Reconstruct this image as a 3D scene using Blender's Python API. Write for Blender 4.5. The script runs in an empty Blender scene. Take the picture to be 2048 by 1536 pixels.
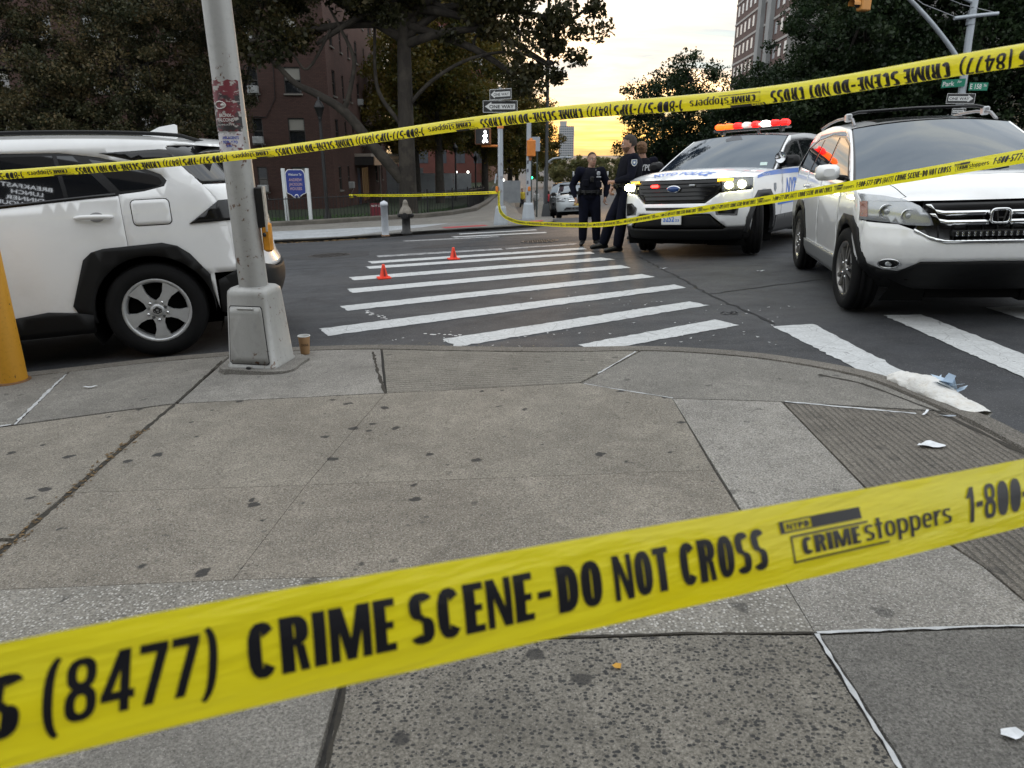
import bpy, bmesh, math, random
import numpy as np
from mathutils import Vector, Matrix
from mathutils.geometry import delaunay_2d_cdt
R = math.radians
sc = bpy.context.scene
COL = sc.collection

# ---------------------------------------------------------------- camera
cam = bpy.data.cameras.new('camera'); camo = bpy.data.objects.new('camera', cam); COL.objects.link(camo)
camo.location = (0, 0, 1.5); camo.rotation_euler = (R(90 - 18.06), 0, 0)
cam.sensor_width = 36; cam.lens = 24.96; cam.clip_start = .05; cam.clip_end = 6000
cam.dof.use_dof = True; cam.dof.focus_distance = 5.2; cam.dof.aperture_fstop = 6.5
sc.camera = camo

# ---------------------------------------------------------------- sky, sun, exposure
SUN_EL, SUN_AZ = R(3.0), R(6.5)            # low sun behind the street, a little right of straight ahead
w = bpy.data.worlds.new('World'); sc.world = w; w.use_nodes = True
def build_sky():
    nt = w.node_tree; N = nt.nodes; L = nt.links; N.clear()
    out = N.new('ShaderNodeOutputWorld'); bg = N.new('ShaderNodeBackground')
    sky = N.new('ShaderNodeTexSky'); sky.sky_type = 'NISHITA'; sky.sun_disc = False
    sky.sun_elevation = SUN_EL; sky.sun_rotation = SUN_AZ; sky.altitude = 0; sky.air_density = 1.0; sky.dust_density = 2.2; sky.ozone_density = 1.2
    bg.inputs['Strength'].default_value = .15
    tc = N.new('ShaderNodeTexCoord')
    def vm(op, a, b=None):
        n = N.new('ShaderNodeVectorMath'); n.operation = op; L.new(a, n.inputs[0])
        if b is not None: n.inputs[1].default_value = b
        return n
    def mt(op, a, b=None, c=None, clamp=False):
        n = N.new('ShaderNodeMath'); n.operation = op; n.use_clamp = clamp
        for i, v in enumerate((a, b, c)):
            if v is None: continue
            if hasattr(v, 'links'): L.new(v, n.inputs[i])
            else: n.inputs[i].default_value = v
        return n.outputs[0]
    d = vm('NORMALIZE', tc.outputs['Generated']).outputs[0]
    sep = N.new('ShaderNodeSeparateXYZ'); L.new(d, sep.inputs[0]); z = sep.outputs[2]
    zc = mt('MAXIMUM', z, 0.0)
    # cloud sheet: project the direction on a plane overhead so streaks run to the horizon
    inv = mt('DIVIDE', 1.0, mt('ADD', zc, .11))
    pl = N.new('ShaderNodeCombineXYZ'); L.new(mt('MULTIPLY', sep.outputs[0], inv), pl.inputs[0]); L.new(mt('MULTIPLY', sep.outputs[1], inv), pl.inputs[1])
    def noise(scale, stretch, det, rough, rot=0.4, dist=0.0):
        mp = N.new('ShaderNodeMapping'); mp.inputs['Scale'].default_value = stretch; mp.inputs['Rotation'].default_value = (0, 0, rot); L.new(pl.outputs[0], mp.inputs[0])
        n = N.new('ShaderNodeTexNoise'); n.inputs['Scale'].default_value = scale; n.inputs['Detail'].default_value = det; n.inputs['Roughness'].default_value = rough; n.inputs['Distortion'].default_value = dist
        L.new(mp.outputs[0], n.inputs[0]); return n.outputs[0]
    n1 = noise(.9, (1, 1.5, 1), 7, .58, .35, .5); n2 = noise(2.6, (.55, 1.9, 1), 6, .6, -.2, .3)
    cl = mt('ADD', mt('MULTIPLY', n1, .62), mt('MULTIPLY', n2, .38))
    def ramp(fac, stops, interp='EASE'):
        r = N.new('ShaderNodeValToRGB'); L.new(fac, r.inputs[0]); e = r.color_ramp; e.interpolation = interp
        while len(e.elements) < len(stops): e.elements.new(.5)
        for q, (p, c) in zip(e.elements, stops): q.position = p; q.color = tuple(c) + (1,) if len(c) == 3 else c
        return r.outputs[0]
    def mix(f, a, b, mode='MIX'):
        n = N.new('ShaderNodeMix'); n.data_type = 'RGBA'; n.blend_type = mode
        if hasattr(f, 'links'): L.new(f, n.inputs[0])
        else: n.inputs[0].default_value = f
        for i, v in ((6, a), (7, b)):
            if hasattr(v, 'links'): L.new(v, n.inputs[i])
            else: n.inputs[i].default_value = tuple(v) + (1,)
        return n.outputs[2]
    cover = ramp(cl, [(.30, (.6,) * 3), (.62, (1, 1, 1))])
    sd = (math.sin(SUN_AZ) * math.cos(SUN_EL), math.cos(SUN_AZ) * math.cos(SUN_EL), math.sin(SUN_EL))
    dt = N.new('ShaderNodeVectorMath'); dt.operation = 'DOT_PRODUCT'; L.new(d, dt.inputs[0]); dt.inputs[1].default_value = sd
    near = mt('POWER', mt('MULTIPLY_ADD', dt.outputs['Value'], .5, .5, True), 9.0)
    # thin evening cloud: golden low down, cream higher, pale blue grey overhead; values are radiance before Strength
    body = ramp(zc, [(0.0, (2.75, 1.75, .65)), (.02, (2.95, 1.95, .55)), (.038, (3.0, 2.3, .95)), (.055, (2.95, 2.6, 1.75)), (.072, (2.75, 2.7, 2.35)), (.095, (2.3, 2.5, 2.5)), (.14, (2.0, 2.3, 2.42)), (.22, (2.5, 2.75, 2.9)), (.4, (3.7, 3.9, 4.0)), (1.0, (4.6, 4.75, 4.9))], 'LINEAR')
    away = ramp(zc, [(0.0, (2.9, 2.9, 3.0)), (.12, (3.3, 3.4, 3.5)), (.4, (4.1, 4.25, 4.4)), (1.0, (4.6, 4.75, 4.9))], 'LINEAR')
    cloud = mix(near, away, body)
    bright = ramp(n2, [(.3, (.74, .77, .82)), (.5, (1, 1, 1)), (.66, (1.28, 1.22, 1.1))])
    cloud = mix(1.0, cloud, bright, 'MULTIPLY')
    thin = mix(1.0, sky.outputs[0], (4., 4., 4.), 'MULTIPLY')
    gap = mix(.8, thin, (2.6, 3.0, 3.3))
    L.new(mix(cover, gap, cloud), bg.inputs['Color'])
    L.new(bg.outputs[0], out.inputs[0])
build_sky()
sl = bpy.data.lights.new('sun', 'SUN'); slo = bpy.data.objects.new('sun', sl); COL.objects.link(slo)
sl.energy = .2; sl.angle = R(3); sl.color = (1, .62, .3)
slo.rotation_euler = (R(90) - SUN_EL, 0, math.pi - SUN_AZ); slo.location = (6, 40, 20)
vs = sc.view_settings; vs.view_transform = 'Standard'; vs.look = 'None'; vs.gamma = 1; vs.exposure = 1.2; vs.use_curve_mapping = False
sc.render.engine = 'CYCLES'; sc.cycles.use_denoising = True; sc.cycles.max_bounces = 6; sc.cycles.transparent_max_bounces = 8
sc.cycles.sample_clamp_indirect = 6.0; sc.cycles.caustics_reflective = False; sc.cycles.caustics_refractive = False

# ---------------------------------------------------------------- the lie of the land (metres, camera at the origin looking +y)
def gz(X, Y):
    Xc = 14 * math.tanh(X / 14); Yp = max(Y, 0.)
    if Yp < 21: q = .08 - .0014 * Yp ** 2
    else:
        qf = -.5374 - .035 * (min(Yp, 60.) - 21)
        qs = .08 - .0014 * Yp ** 2 if Yp < 34 else .08 - .0014 * 34 ** 2 - .0952 * 40 * (1 - math.exp(-(Yp - 34) / 40.))
        k = min(1, max(0, (X + 1.5) / 3.)); k = k * k * (3 - 2 * k); q = qf + (qs - qf) * k
    return q + .046 * Xc

# ---------------------------------------------------------------- materials
MATS = {}
class NB:
    """small helper round a node tree"""
    def __init__(s, name):
        m = bpy.data.materials.new(name); m.use_nodes = True; s.m = m; s.nt = m.node_tree; s.N = s.nt.nodes; s.L = s.nt.links
        s.p = s.N['Principled BSDF']; s.tc = None
    def val(s, sock, v):
        if hasattr(v, 'links'): s.L.new(v, sock)
        elif isinstance(v, (tuple, list)): sock.default_value = tuple(v) + (1,) if (len(v) == 3 and sock.type == 'RGBA') else v
        else: sock.default_value = v
    def coord(s, kind='Object', scale=None):
        if s.tc is None: s.tc = s.N.new('ShaderNodeTexCoord')
        o = s.tc.outputs[kind]
        if scale:
            mp = s.N.new('ShaderNodeMapping'); mp.inputs['Scale'].default_value = scale; s.L.new(o, mp.inputs[0]); o = mp.outputs[0]
        return o
    def noise(s, scale, det=4, rough=.55, co=None, dist=0):
        n = s.N.new('ShaderNodeTexNoise'); s.L.new(co or s.coord(), n.inputs[0])
        for k, v in (('Scale', scale), ('Detail', det), ('Roughness', rough), ('Distortion', dist)): n.inputs[k].default_value = v
        return n.outputs[0]
    def voro(s, scale, feat='F1', co=None, out='Distance', rnd=1):
        n = s.N.new('ShaderNodeTexVoronoi'); n.feature = feat; n.inputs['Scale'].default_value = scale; n.inputs['Randomness'].default_value = rnd; s.L.new(co or s.coord(), n.inputs[0]); return n.outputs[out]
    def math(s, op, a, b=0., clamp=False):
        n = s.N.new('ShaderNodeMath'); n.operation = op; n.use_clamp = clamp; s.val(n.inputs[0], a); s.val(n.inputs[1], b); return n.outputs[0]
    def ramp(s, f, stops, interp='LINEAR'):
        r = s.N.new('ShaderNodeValToRGB'); s.L.new(f, r.inputs[0]); e = r.color_ramp; e.interpolation = interp
        while len(e.elements) < len(stops): e.elements.new(.5)
        for q, (p, c) in zip(e.elements, stops):
            if not isinstance(c, (tuple, list)): c = (c, c, c)
            q.position = p; q.color = tuple(c) + (1,)
        return r.outputs[0]
    def mix(s, f, a, b, mode='MIX'):
        n = s.N.new('ShaderNodeMix'); n.data_type = 'RGBA'; n.blend_type = mode; s.val(n.inputs[0], f); s.val(n.inputs[6], a); s.val(n.inputs[7], b); return n.outputs[2]
    def bump(s, h, strength=.3, dist=.01):
        b = s.N.new('ShaderNodeBump'); b.inputs['Strength'].default_value = strength; b.inputs['Distance'].default_value = dist; s.L.new(h, b.inputs['Height']); s.L.new(b.outputs[0], s.p.inputs['Normal'])
    def set(s, **k):
        for a, v in k.items(): s.val(s.p.inputs[a.replace('_', ' ')], v)
        return s.m
def M(name, col, rough=.5, metal=0., spec=.5, coat=0., vary=0., vscale=6., bump=0., bscale=60., emit=None, es=1., ior=None, trans=0., alpha=None):
    if name in MATS: return MATS[name]
    b = NB(name); c = col
    if vary:
        n = b.noise(vscale, 5, .6)
        c = b.mix(b.ramp(n, [(.3, 0), (.7, 1)]), tuple(max(0, x * (1 - vary)) for x in col), tuple(min(1, x * (1 + vary)) for x in col))
        r = b.math('ADD', b.math('MULTIPLY', n, .25), max(0, rough - .12)); b.set(Roughness=r)
    else: b.set(Roughness=rough)
    b.set(Base_Color=c, Metallic=metal); b.p.inputs['Specular IOR Level'].default_value = spec
    if coat: b.p.inputs['Coat Weight'].default_value = coat; b.p.inputs['Coat Roughness'].default_value = .04
    if bump: b.bump(b.noise(bscale, 4), bump, .01)
    if emit: b.set(Emission_Color=emit); b.p.inputs['Emission Strength'].default_value = es
    if ior: b.p.inputs['IOR'].default_value = ior
    if trans: b.p.inputs['Transmission Weight'].default_value = trans
    if alpha is not None: b.p.inputs['Alpha'].default_value = alpha
    MATS[name] = b.m; return b.m

# ---------------------------------------------------------------- mesh helpers
def mesh(name, V, F, mat, smooth=False):
    me = bpy.data.meshes.new(name); me.from_pydata([tuple(v) for v in V], [], [tuple(f) for f in F])
    if mat is not None: me.materials.append(mat)
    if smooth: me.polygons.foreach_set('use_smooth', [True] * len(me.polygons))
    me.update(); return me
def link(name, data, parent=None, loc=None, rot=None, scale=None):
    o = bpy.data.objects.new(name, data); COL.objects.link(o)
    if parent is not None: o.parent = parent
    if loc is not None: o.location = loc
    if rot is not None: o.rotation_euler = rot
    if scale is not None: o.scale = scale
    return o
def tag(o, label, cat, group=None):
    o['label'] = label; o['category'] = cat
    if group: o['group'] = group
    return o
def structure(o): o['kind'] = 'structure'; return o
def stuff(o): o['kind'] = 'stuff'; return o
def thing(name, label, cat, loc=(0, 0, 0), rotz=0., group=None):
    o = link(name, None, None, loc, (0, 0, rotz)); o.empty_display_size = .2; return tag(o, label, cat, group)
class MB:
    """collects solids, then links them as ONE mesh object"""
    def __init__(s): s.V = []; s.F = []; s.sm = []
    def add(s, V, F, smooth=False):
        k = len(s.V); s.V += [tuple(v) for v in V]; s.F += [tuple(i + k for i in f) for f in F]; s.sm += [smooth] * len(F); return s
    def box(s, c, d, rz=0., bev=0., M4=None):
        hx, hy, hz = d[0] / 2, d[1] / 2, d[2] / 2; b = min(bev, hx * .9, hy * .9, hz * .9)
        if b <= 0:
            P = [(x, y, z) for z in (-hz, hz) for y in (-hy, hy) for x in (-hx, hx)]
            Fs = [(0, 2, 3, 1), (4, 5, 7, 6), (0, 1, 5, 4), (2, 6, 7, 3), (0, 4, 6, 2), (1, 3, 7, 5)]
        else:
            P = []; Fs = []
            loop = lambda x, y: [(x, -y + b), (x, y - b), (x - b, y), (-x + b, y), (-x, y - b), (-x, -y + b), (-x + b, -y), (x - b, -y)]
            for z, x, y in ((-hz, hx - b, hy - b), (-hz + b, hx, hy), (hz - b, hx, hy), (hz, hx - b, hy - b)): P += [(q[0], q[1], z) for q in loop(x, y)]
            for r in range(3):
                for i in range(8): j = (i + 1) % 8; Fs.append((r * 8 + i, r * 8 + j, r * 8 + 8 + j, r * 8 + 8 + i))
            Fs += [tuple(range(7, -1, -1)), tuple(range(24, 32))]
        m = M4 if M4 is not None else Matrix.Translation(c) @ Matrix.Rotation(rz, 4, 'Z')
        return s.add([m @ Vector(q) for q in P], Fs)
    def tube(s, pts, rads, n=10, cap=True, smooth=True, closed=False):
        pts = [Vector(q) for q in pts]
        if not hasattr(rads, '__len__'): rads = [rads] * len(pts)
        V = []; Fs = []; m = len(pts); up = Vector((0, 0, 1))
        prev = None
        for i, q in enumerate(pts):
            if closed: t = (pts[(i + 1) % m] - pts[i - 1])
            else: t = (pts[min(i + 1, m - 1)] - pts[max(i - 1, 0)])
            t = t.normalized() if t.length > 1e-9 else Vector((0, 0, 1))
            if prev is None: a = up.cross(t) if abs(t.z) < .95 else Vector((1, 0, 0)).cross(t)
            else: a = prev - t * prev.dot(t)
            a.normalize(); prev = a; bb = t.cross(a)
            for k in range(n): an = 2 * math.pi * k / n; V.append(q + (a * math.cos(an) + bb * math.sin(an)) * rads[i])
        for i in range(m if closed else m - 1):
            j = (i + 1) % m
            for k in range(n): l = (k + 1) % n; Fs.append((i * n + k, i * n + l, j * n + l, j * n + k))
        s.add(V, Fs, smooth)
        if cap and not closed: s.add(V[:n], [tuple(range(n - 1, -1, -1))]); s.add(V[-n:], [tuple(range(n))])
        return s
    def cyl(s, a, b, r, r2=None, n=16, smooth=True): return s.tube([a, b], [r, r if r2 is None else r2], n, True, smooth)
    def lathe(s, prof, n=24, M4=None, smooth=True, cap=True):
        """prof: list of (r, z) about +z"""
        m = M4 or Matrix.Identity(4); V = []; Fs = []
        for r, z in prof:
            for k in range(n): a = 2 * math.pi * k / n; V.append(m @ Vector((r * math.cos(a), r * math.sin(a), z)))
        for i in range(len(prof) - 1):
            for k in range(n): l = (k + 1) % n; Fs.append((i * n + k, i * n + l, (i + 1) * n + l, (i + 1) * n + k))
        s.add(V, Fs, smooth)
        if cap:
            if prof[0][0] > 1e-5: s.add(V[:n], [tuple(range(n - 1, -1, -1))])
            if prof[-1][0] > 1e-5: s.add(V[-n:], [tuple(range(n))])
        return s
    def prism(s, poly, h0, h1, M4=None):
        m = M4 or Matrix.Identity(4); n = len(poly)
        V = [m @ Vector((q[0], q[1], h0)) for q in poly] + [m @ Vector((q[0], q[1], h1)) for q in poly]
        Fs = [(i, (i + 1) % n, n + (i + 1) % n, n + i) for i in range(n)] + [tuple(range(n - 1, -1, -1)), tuple(range(n, 2 * n))]
        return s.add(V, Fs)
    def ball(s, c, r, nu=14, nv=9, M4=None):
        r = r if hasattr(r, '__len__') else (r, r, r); m = M4 or Matrix.Translation(c)
        prof = [(math.sin(math.pi * i / nv), -math.cos(math.pi * i / nv)) for i in range(nv + 1)]; V = []; Fs = []
        for a, z in prof:
            for k in range(nu): t = 2 * math.pi * k / nu; V.append(m @ Vector((max(a, 1e-4) * math.cos(t) * r[0], max(a, 1e-4) * math.sin(t) * r[1], z * r[2])))
        for i in range(nv):
            for k in range(nu): l = (k + 1) % nu; Fs.append((i * nu + k, i * nu + l, (i + 1) * nu + l, (i + 1) * nu + k))
        return s.add(V, Fs, True)
    def data(s, name, mat):
        me = mesh(name, s.V, s.F, mat); me.polygons.foreach_set('use_smooth', s.sm); me.update(); return me
    def build(s, name, mat, parent=None, loc=None, rot=None): return link(name, s.data(name, mat), parent, loc, rot)
def grid_faces(nu, nv): return [(i * nv + j, (i + 1) * nv + j, (i + 1) * nv + j + 1, i * nv + j + 1) for i in range(nu - 1) for j in range(nv - 1)]
def inpoly(x, y, P):
    c = False; j = len(P) - 1
    for i in range(len(P)):
        xi, yi = P[i]; xj, yj = P[j]
        if (yi > y) != (yj > y) and x < (xj - xi) * (y - yi) / (yj - yi) + xi: c = not c
        j = i
    return c
def dense(P, step, closed=True):
    out = []; n = len(P)
    for i in range(n if closed else n - 1):
        a = P[i]; b = P[(i + 1) % n]; k = max(1, int(math.ceil(math.dist(a, b) / step)))
        for t in range(k): out.append((a[0] + (b[0] - a[0]) * t / k, a[1] + (b[1] - a[1]) * t / k))
    if not closed: out.append(tuple(P[-1]))
    return out
def tri_fill(outline, step, holes=()):
    loops = [dense(outline, step)] + [dense(h, step) for h in holes]; pts = []; ed = []
    for lp in loops:
        k = len(pts); pts += lp; ed += [(k + i, k + (i + 1) % len(lp)) for i in range(len(lp))]
    xs = [q[0] for q in outline]; ys = [q[1] for q in outline]
    y = min(ys) + step * .5; row = 0
    while y < max(ys):
        x = min(xs) + step * (.25 if row % 2 else .75)
        while x < max(xs):
            if inpoly(x, y, outline) and not any(inpoly(x, y, h) for h in holes): pts.append((x, y))
            x += step
        y += step; row += 1
    v, e, f, *_ = delaunay_2d_cdt([Vector(q) for q in pts], ed, [], 1, 1e-6)
    v = [(q.x, q.y) for q in v]; F = []
    for t in f:
        cx = sum(v[i][0] for i in t) / 3; cy = sum(v[i][1] for i in t) / 3
        if inpoly(cx, cy, outline) and not any(inpoly(cx, cy, h) for h in holes): F.append(tuple(t))
    return v, F
def panel(name, outline, fn, mat, parent, step=.07, inward=None, thick=.015, holes=(), smooth=True):
    """a sheet cut to a 2D outline, laid on the surface fn(a, b), with its edge turned in"""
    v, F = tri_fill(outline, step, holes); V = [Vector(fn(a, b)) for a, b in v]
    if inward is not None:
        cnt = {}
        for t in F:
            for i in range(3):
                a, b = t[i], t[(i + 1) % 3]; k = (min(a, b), max(a, b)); cnt.setdefault(k, []).append((a, b))
        m = {}; nF = []
        for k, l in cnt.items():
            if len(l) == 1:
                a, b = l[0]
                for q in (a, b):
                    if q not in m: m[q] = len(V); V.append(V[q] + Vector(inward) * thick)
                nF.append((b, a, m[a], m[b]))
        me = mesh(name, V, F + nF, mat); me.polygons.foreach_set('use_smooth', [smooth] * len(F) + [False] * len(nF)); me.update()
    else: me = mesh(name, V, F, mat, smooth)
    return link(name, me, parent)
def curve2(P, n=6, closed=False):
    """Catmull-Rom through points (any dimension)"""
    P = [tuple(q) for q in P]; m = len(P); out = []
    for i in range(m if closed else m - 1):
        a, b, c, d = (P[(i - 1) % m], P[i], P[(i + 1) % m], P[(i + 2) % m]) if closed else (P[max(i - 1, 0)], P[i], P[i + 1], P[min(i + 2, m - 1)])
        for k in range(n):
            t = k / n; out.append(tuple(.5 * (2 * q1 + (q2 - q0) * t + (2 * q0 - 5 * q1 + 4 * q2 - q3) * t * t + (3 * q1 - q0 - 3 * q2 + q3) * t ** 3) for q0, q1, q2, q3 in zip(a, b, c, d)))
    if not closed: out.append(P[-1])
    return out
def interp(tab, x):
    if x <= tab[0][0]: return tab[0][1]
    for (a, b), (c, d) in zip(tab, tab[1:]):
        if x <= c: return b + (d - b) * (x - a) / (c - a)
    return tab[-1][1]
def sinterp(tab, x):
    """smooth table lookup"""
    if x <= tab[0][0]: return tab[0][1]
    if x >= tab[-1][0]: return tab[-1][1]
    for i in range(len(tab) - 1):
        x0, y0 = tab[i]; x1, y1 = tab[i + 1]
        if x <= x1:
            h = x1 - x0; t = (x - x0) / h
            m0 = (y1 - tab[i - 1][1]) / (x1 - tab[i - 1][0]) if i else (y1 - y0) / h
            m1 = (tab[i + 2][1] - y0) / (tab[i + 2][0] - x0) if i + 2 < len(tab) else (y1 - y0) / h
            return (2 * t ** 3 - 3 * t * t + 1) * y0 + (t ** 3 - 2 * t * t + t) * h * m0 + (-2 * t ** 3 + 3 * t * t) * y1 + (t ** 3 - t * t) * h * m1
TXT = {}
def text2d(s, bold=0., shear=0., spacing=1.):
    """flat outline of a word: (verts, faces, width, cap height=1)"""
    k = (s, bold, shear, spacing)
    if k not in TXT:
        cu = bpy.data.curves.new('lettering', 'FONT'); cu.body = s; cu.size = 1.; cu.offset = bold; cu.shear = shear; cu.space_character = spacing; cu.fill_mode = 'FRONT'; cu.resolution_u = 3
        o = bpy.data.objects.new('lettering', cu); COL.objects.link(o)
        dg = bpy.context.evaluated_depsgraph_get(); me = bpy.data.meshes.new_from_object(o.evaluated_get(dg))
        V = [(v.co.x, v.co.y) for v in me.vertices]; F = [tuple(p.vertices) for p in me.polygons]
        bpy.data.objects.remove(o); bpy.data.curves.remove(cu); bpy.data.meshes.remove(me)
        x0 = min(v[0] for v in V); x1 = max(v[0] for v in V); h = .729
        V = [((a - x0) / h, b / h) for a, b in V]; TXT[k] = (V, F, (x1 - x0) / h)
    return TXT[k]
def lettering(s, fn, mat, parent, u0, v0, width, height, name='lettering', bold=.0, shear=0., spacing=1., flip=False, mb=None):
    """lay a word on the surface fn(u, v): left foot at (u0, v0), given width and cap height"""
    V, F, wd = text2d(s, bold, shear, spacing); sx = width / wd
    P = [fn(u0 + (a * sx), v0 + b * height) for a, b in V]
    F = [f[::-1] for f in F] if flip else F
    if mb is not None: mb.add(P, F); return None
    return link(name, mesh(name, P, F, mat), parent)
def ground_matrix(x, y, heading, dz=0., span=1.0):
    """stand something on the slope, its +x axis pointing along heading"""
    c, s = math.cos(heading), math.sin(heading); f = Vector((c, s, (gz(x + c * span, y + s * span) - gz(x - c * span, y - s * span)) / (2 * span))).normalized()
    l = Vector((-s, c, (gz(x - s * span, y + c * span) - gz(x + s * span, y - c * span)) / (2 * span))); l = (l - f * l.dot(f)).normalized(); u = f.cross(l)
    m = Matrix((f, l, u)).transposed().to_4x4(); m.translation = Vector((x, y, gz(x, y) + dz)); return m
# ================================================================= ground
def concrete(name, base, speck=.35, sscale=170., light=.5, dark=.0, dscale=60., stain=.6, groove=None, seed=0.):
    b = NB(name); co = b.coord('Object')
    if seed:
        mp = b.N.new('ShaderNodeMapping'); mp.inputs['Location'].default_value = (seed, seed * 1.7, 0); b.L.new(co, mp.inputs[0]); co = mp.outputs[0]
    big = b.noise(1.3, 6, .65, co); mid = b.noise(9, 6, .7, co); fine = b.noise(120, 3, .7, co)
    c = b.mix(b.ramp(big, [(.3, 0), (.72, 1)]), tuple(x * .74 for x in base), tuple(x * 1.2 for x in base))
    c = b.mix(b.math('MULTIPLY', b.ramp(mid, [(.35, 0), (.65, 1)]), .5), c, tuple(x * .55 for x in base))
    c = b.mix(.9, c, b.ramp(fine, [(.3, .17), (.5, .5), (.7, .83)]), 'OVERLAY'); c = b.mix(b.math('MULTIPLY', b.ramp(b.noise(3.1, 7, .72, co, .6), [(.5, 0), (.68, 1)]), .5), c, tuple(x * .5 for x in base))
    # sand and pebbles showing through the worn skin
    v = b.voro(sscale, co=co); vc = b.voro(sscale, co=co, out='Color'); sp = b.N.new('ShaderNodeSeparateColor'); b.L.new(vc, sp.inputs[0])
    peb = b.math('MULTIPLY', b.math('GREATER_THAN', sp.outputs[0], 1 - speck), b.ramp(v, [(.22, 1), (.42, 0)]))
    c = b.mix(b.math('MULTIPLY', peb, .85), c, tuple(min(.8, x + light * .42) for x in base))
    drk = b.math('MULTIPLY', b.math('LESS_THAN', sp.outputs[1], .22), b.ramp(v, [(.22, 1), (.42, 0)]))
    c = b.mix(b.math('MULTIPLY', drk, .6), c, tuple(x * .3 for x in base))
    if dark:
        ds = b.N.new('ShaderNodeMapping'); b.L.new(co, ds.inputs[0]); ds.inputs['Scale'].default_value = (1, 1.25, 1)
        dn = b.noise(dscale * 1.5, 2, .5, co); dco = b.N.new('ShaderNodeVectorMath'); dco.operation = 'MULTIPLY_ADD'; b.L.new(b.N.new('ShaderNodeTexNoise').outputs[1], dco.inputs[0])
        b.L.remove(dco.inputs[0].links[0]); wn = b.N.new('ShaderNodeTexNoise'); wn.inputs['Scale'].default_value = dscale * .9; b.L.new(co, wn.inputs[0]); b.L.new(wn.outputs[1], dco.inputs[0]); dco.inputs[1].default_value = (.006, .006, .006); b.L.new(ds.outputs[0], dco.inputs[2])
        v2 = b.voro(dscale, co=dco.outputs[0]); vc2 = b.voro(dscale, co=dco.outputs[0], out='Color'); s2 = b.N.new('ShaderNodeSeparateColor'); b.L.new(vc2, s2.inputs[0])
        rad = b.math('ADD', b.math('MULTIPLY', s2.outputs[1], .42), .12); st = b.math('LESS_THAN', v2, rad); st = b.math('MULTIPLY', st, b.math('GREATER_THAN', s2.outputs[0], 1 - dark))
        c = b.mix(b.math('MULTIPLY', st, .92), c, b.mix(s2.outputs[2], (.022, .024, .027), (.06, .058, .055)))
    if stain:
        wn = b.N.new('ShaderNodeTexNoise'); wn.inputs['Scale'].default_value = 22; wn.inputs['Detail'].default_value = 3; b.L.new(co, wn.inputs[0])
        wv = b.N.new('ShaderNodeVectorMath'); wv.operation = 'MULTIPLY_ADD'; b.L.new(wn.outputs[1], wv.inputs[0]); wv.inputs[1].default_value = (.075, .05, 0); b.L.new(co, wv.inputs[2])
        g = b.voro(8.5, co=wv.outputs[0]); gc = b.voro(8.5, co=wv.outputs[0], out='Color'); s3 = b.N.new('ShaderNodeSeparateColor'); b.L.new(gc, s3.inputs[0])
        rad = b.math('MULTIPLY', b.math('POWER', s3.outputs[0], 1.9), .3)
        gum = b.math('MULTIPLY', b.math('SUBTRACT', rad, g), 14, True); gum = b.math('MULTIPLY', gum, b.math('GREATER_THAN', s3.outputs[1], .18))
        c = b.mix(b.math('MULTIPLY', gum, stain), c, (.035, .034, .034))
        g2 = b.voro(19, co=wv.outputs[0]); gc2 = b.voro(19, co=wv.outputs[0], out='Color'); s4 = b.N.new('ShaderNodeSeparateColor'); b.L.new(gc2, s4.inputs[0])
        sm = b.math('MULTIPLY', b.math('LESS_THAN', g2, b.math('MULTIPLY', s4.outputs[0], .16)), b.math('GREATER_THAN', s4.outputs[1], .45))
        c = b.mix(b.math('MULTIPLY', sm, stain * .7), c, (.06, .058, .056))
    h = b.math('ADD', b.math('MULTIPLY', fine, .5), b.math('MULTIPLY', v, -.6))
    if groove:
        ang, per, wd = groove
        mp = b.N.new('ShaderNodeMapping'); mp.inputs['Rotation'].default_value = (0, 0, ang); b.L.new(b.coord('Object'), mp.inputs[0]); sx = b.N.new('ShaderNodeSeparateXYZ'); b.L.new(mp.outputs[0], sx.inputs[0])
        yy = b.math('ADD', sx.outputs[1], b.math('MULTIPLY', b.noise(3, 2), .012)); fr = b.math('FRACT', b.math('DIVIDE', yy, per)); tri = b.math('ABSOLUTE', b.math('SUBTRACT', fr, .5))
        gr = b.ramp(tri, [(wd * .5, 1), (wd, 0)]); gr = b.math('MULTIPLY', gr, b.ramp(b.noise(5, 5, .7), [(.3, .25), (.6, 1)]))
        c = b.mix(b.math('MULTIPLY', gr, .55), c, (.04, .038, .036)); h = b.math('SUBTRACT', h, b.math('MULTIPLY', gr, 1.6))
    b.set(Base_Color=c, Roughness=.88); b.p.inputs['Specular IOR Level'].default_value = .3; b.bump(h, .8, .006); MATS[name] = b.m; return b.m

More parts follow.
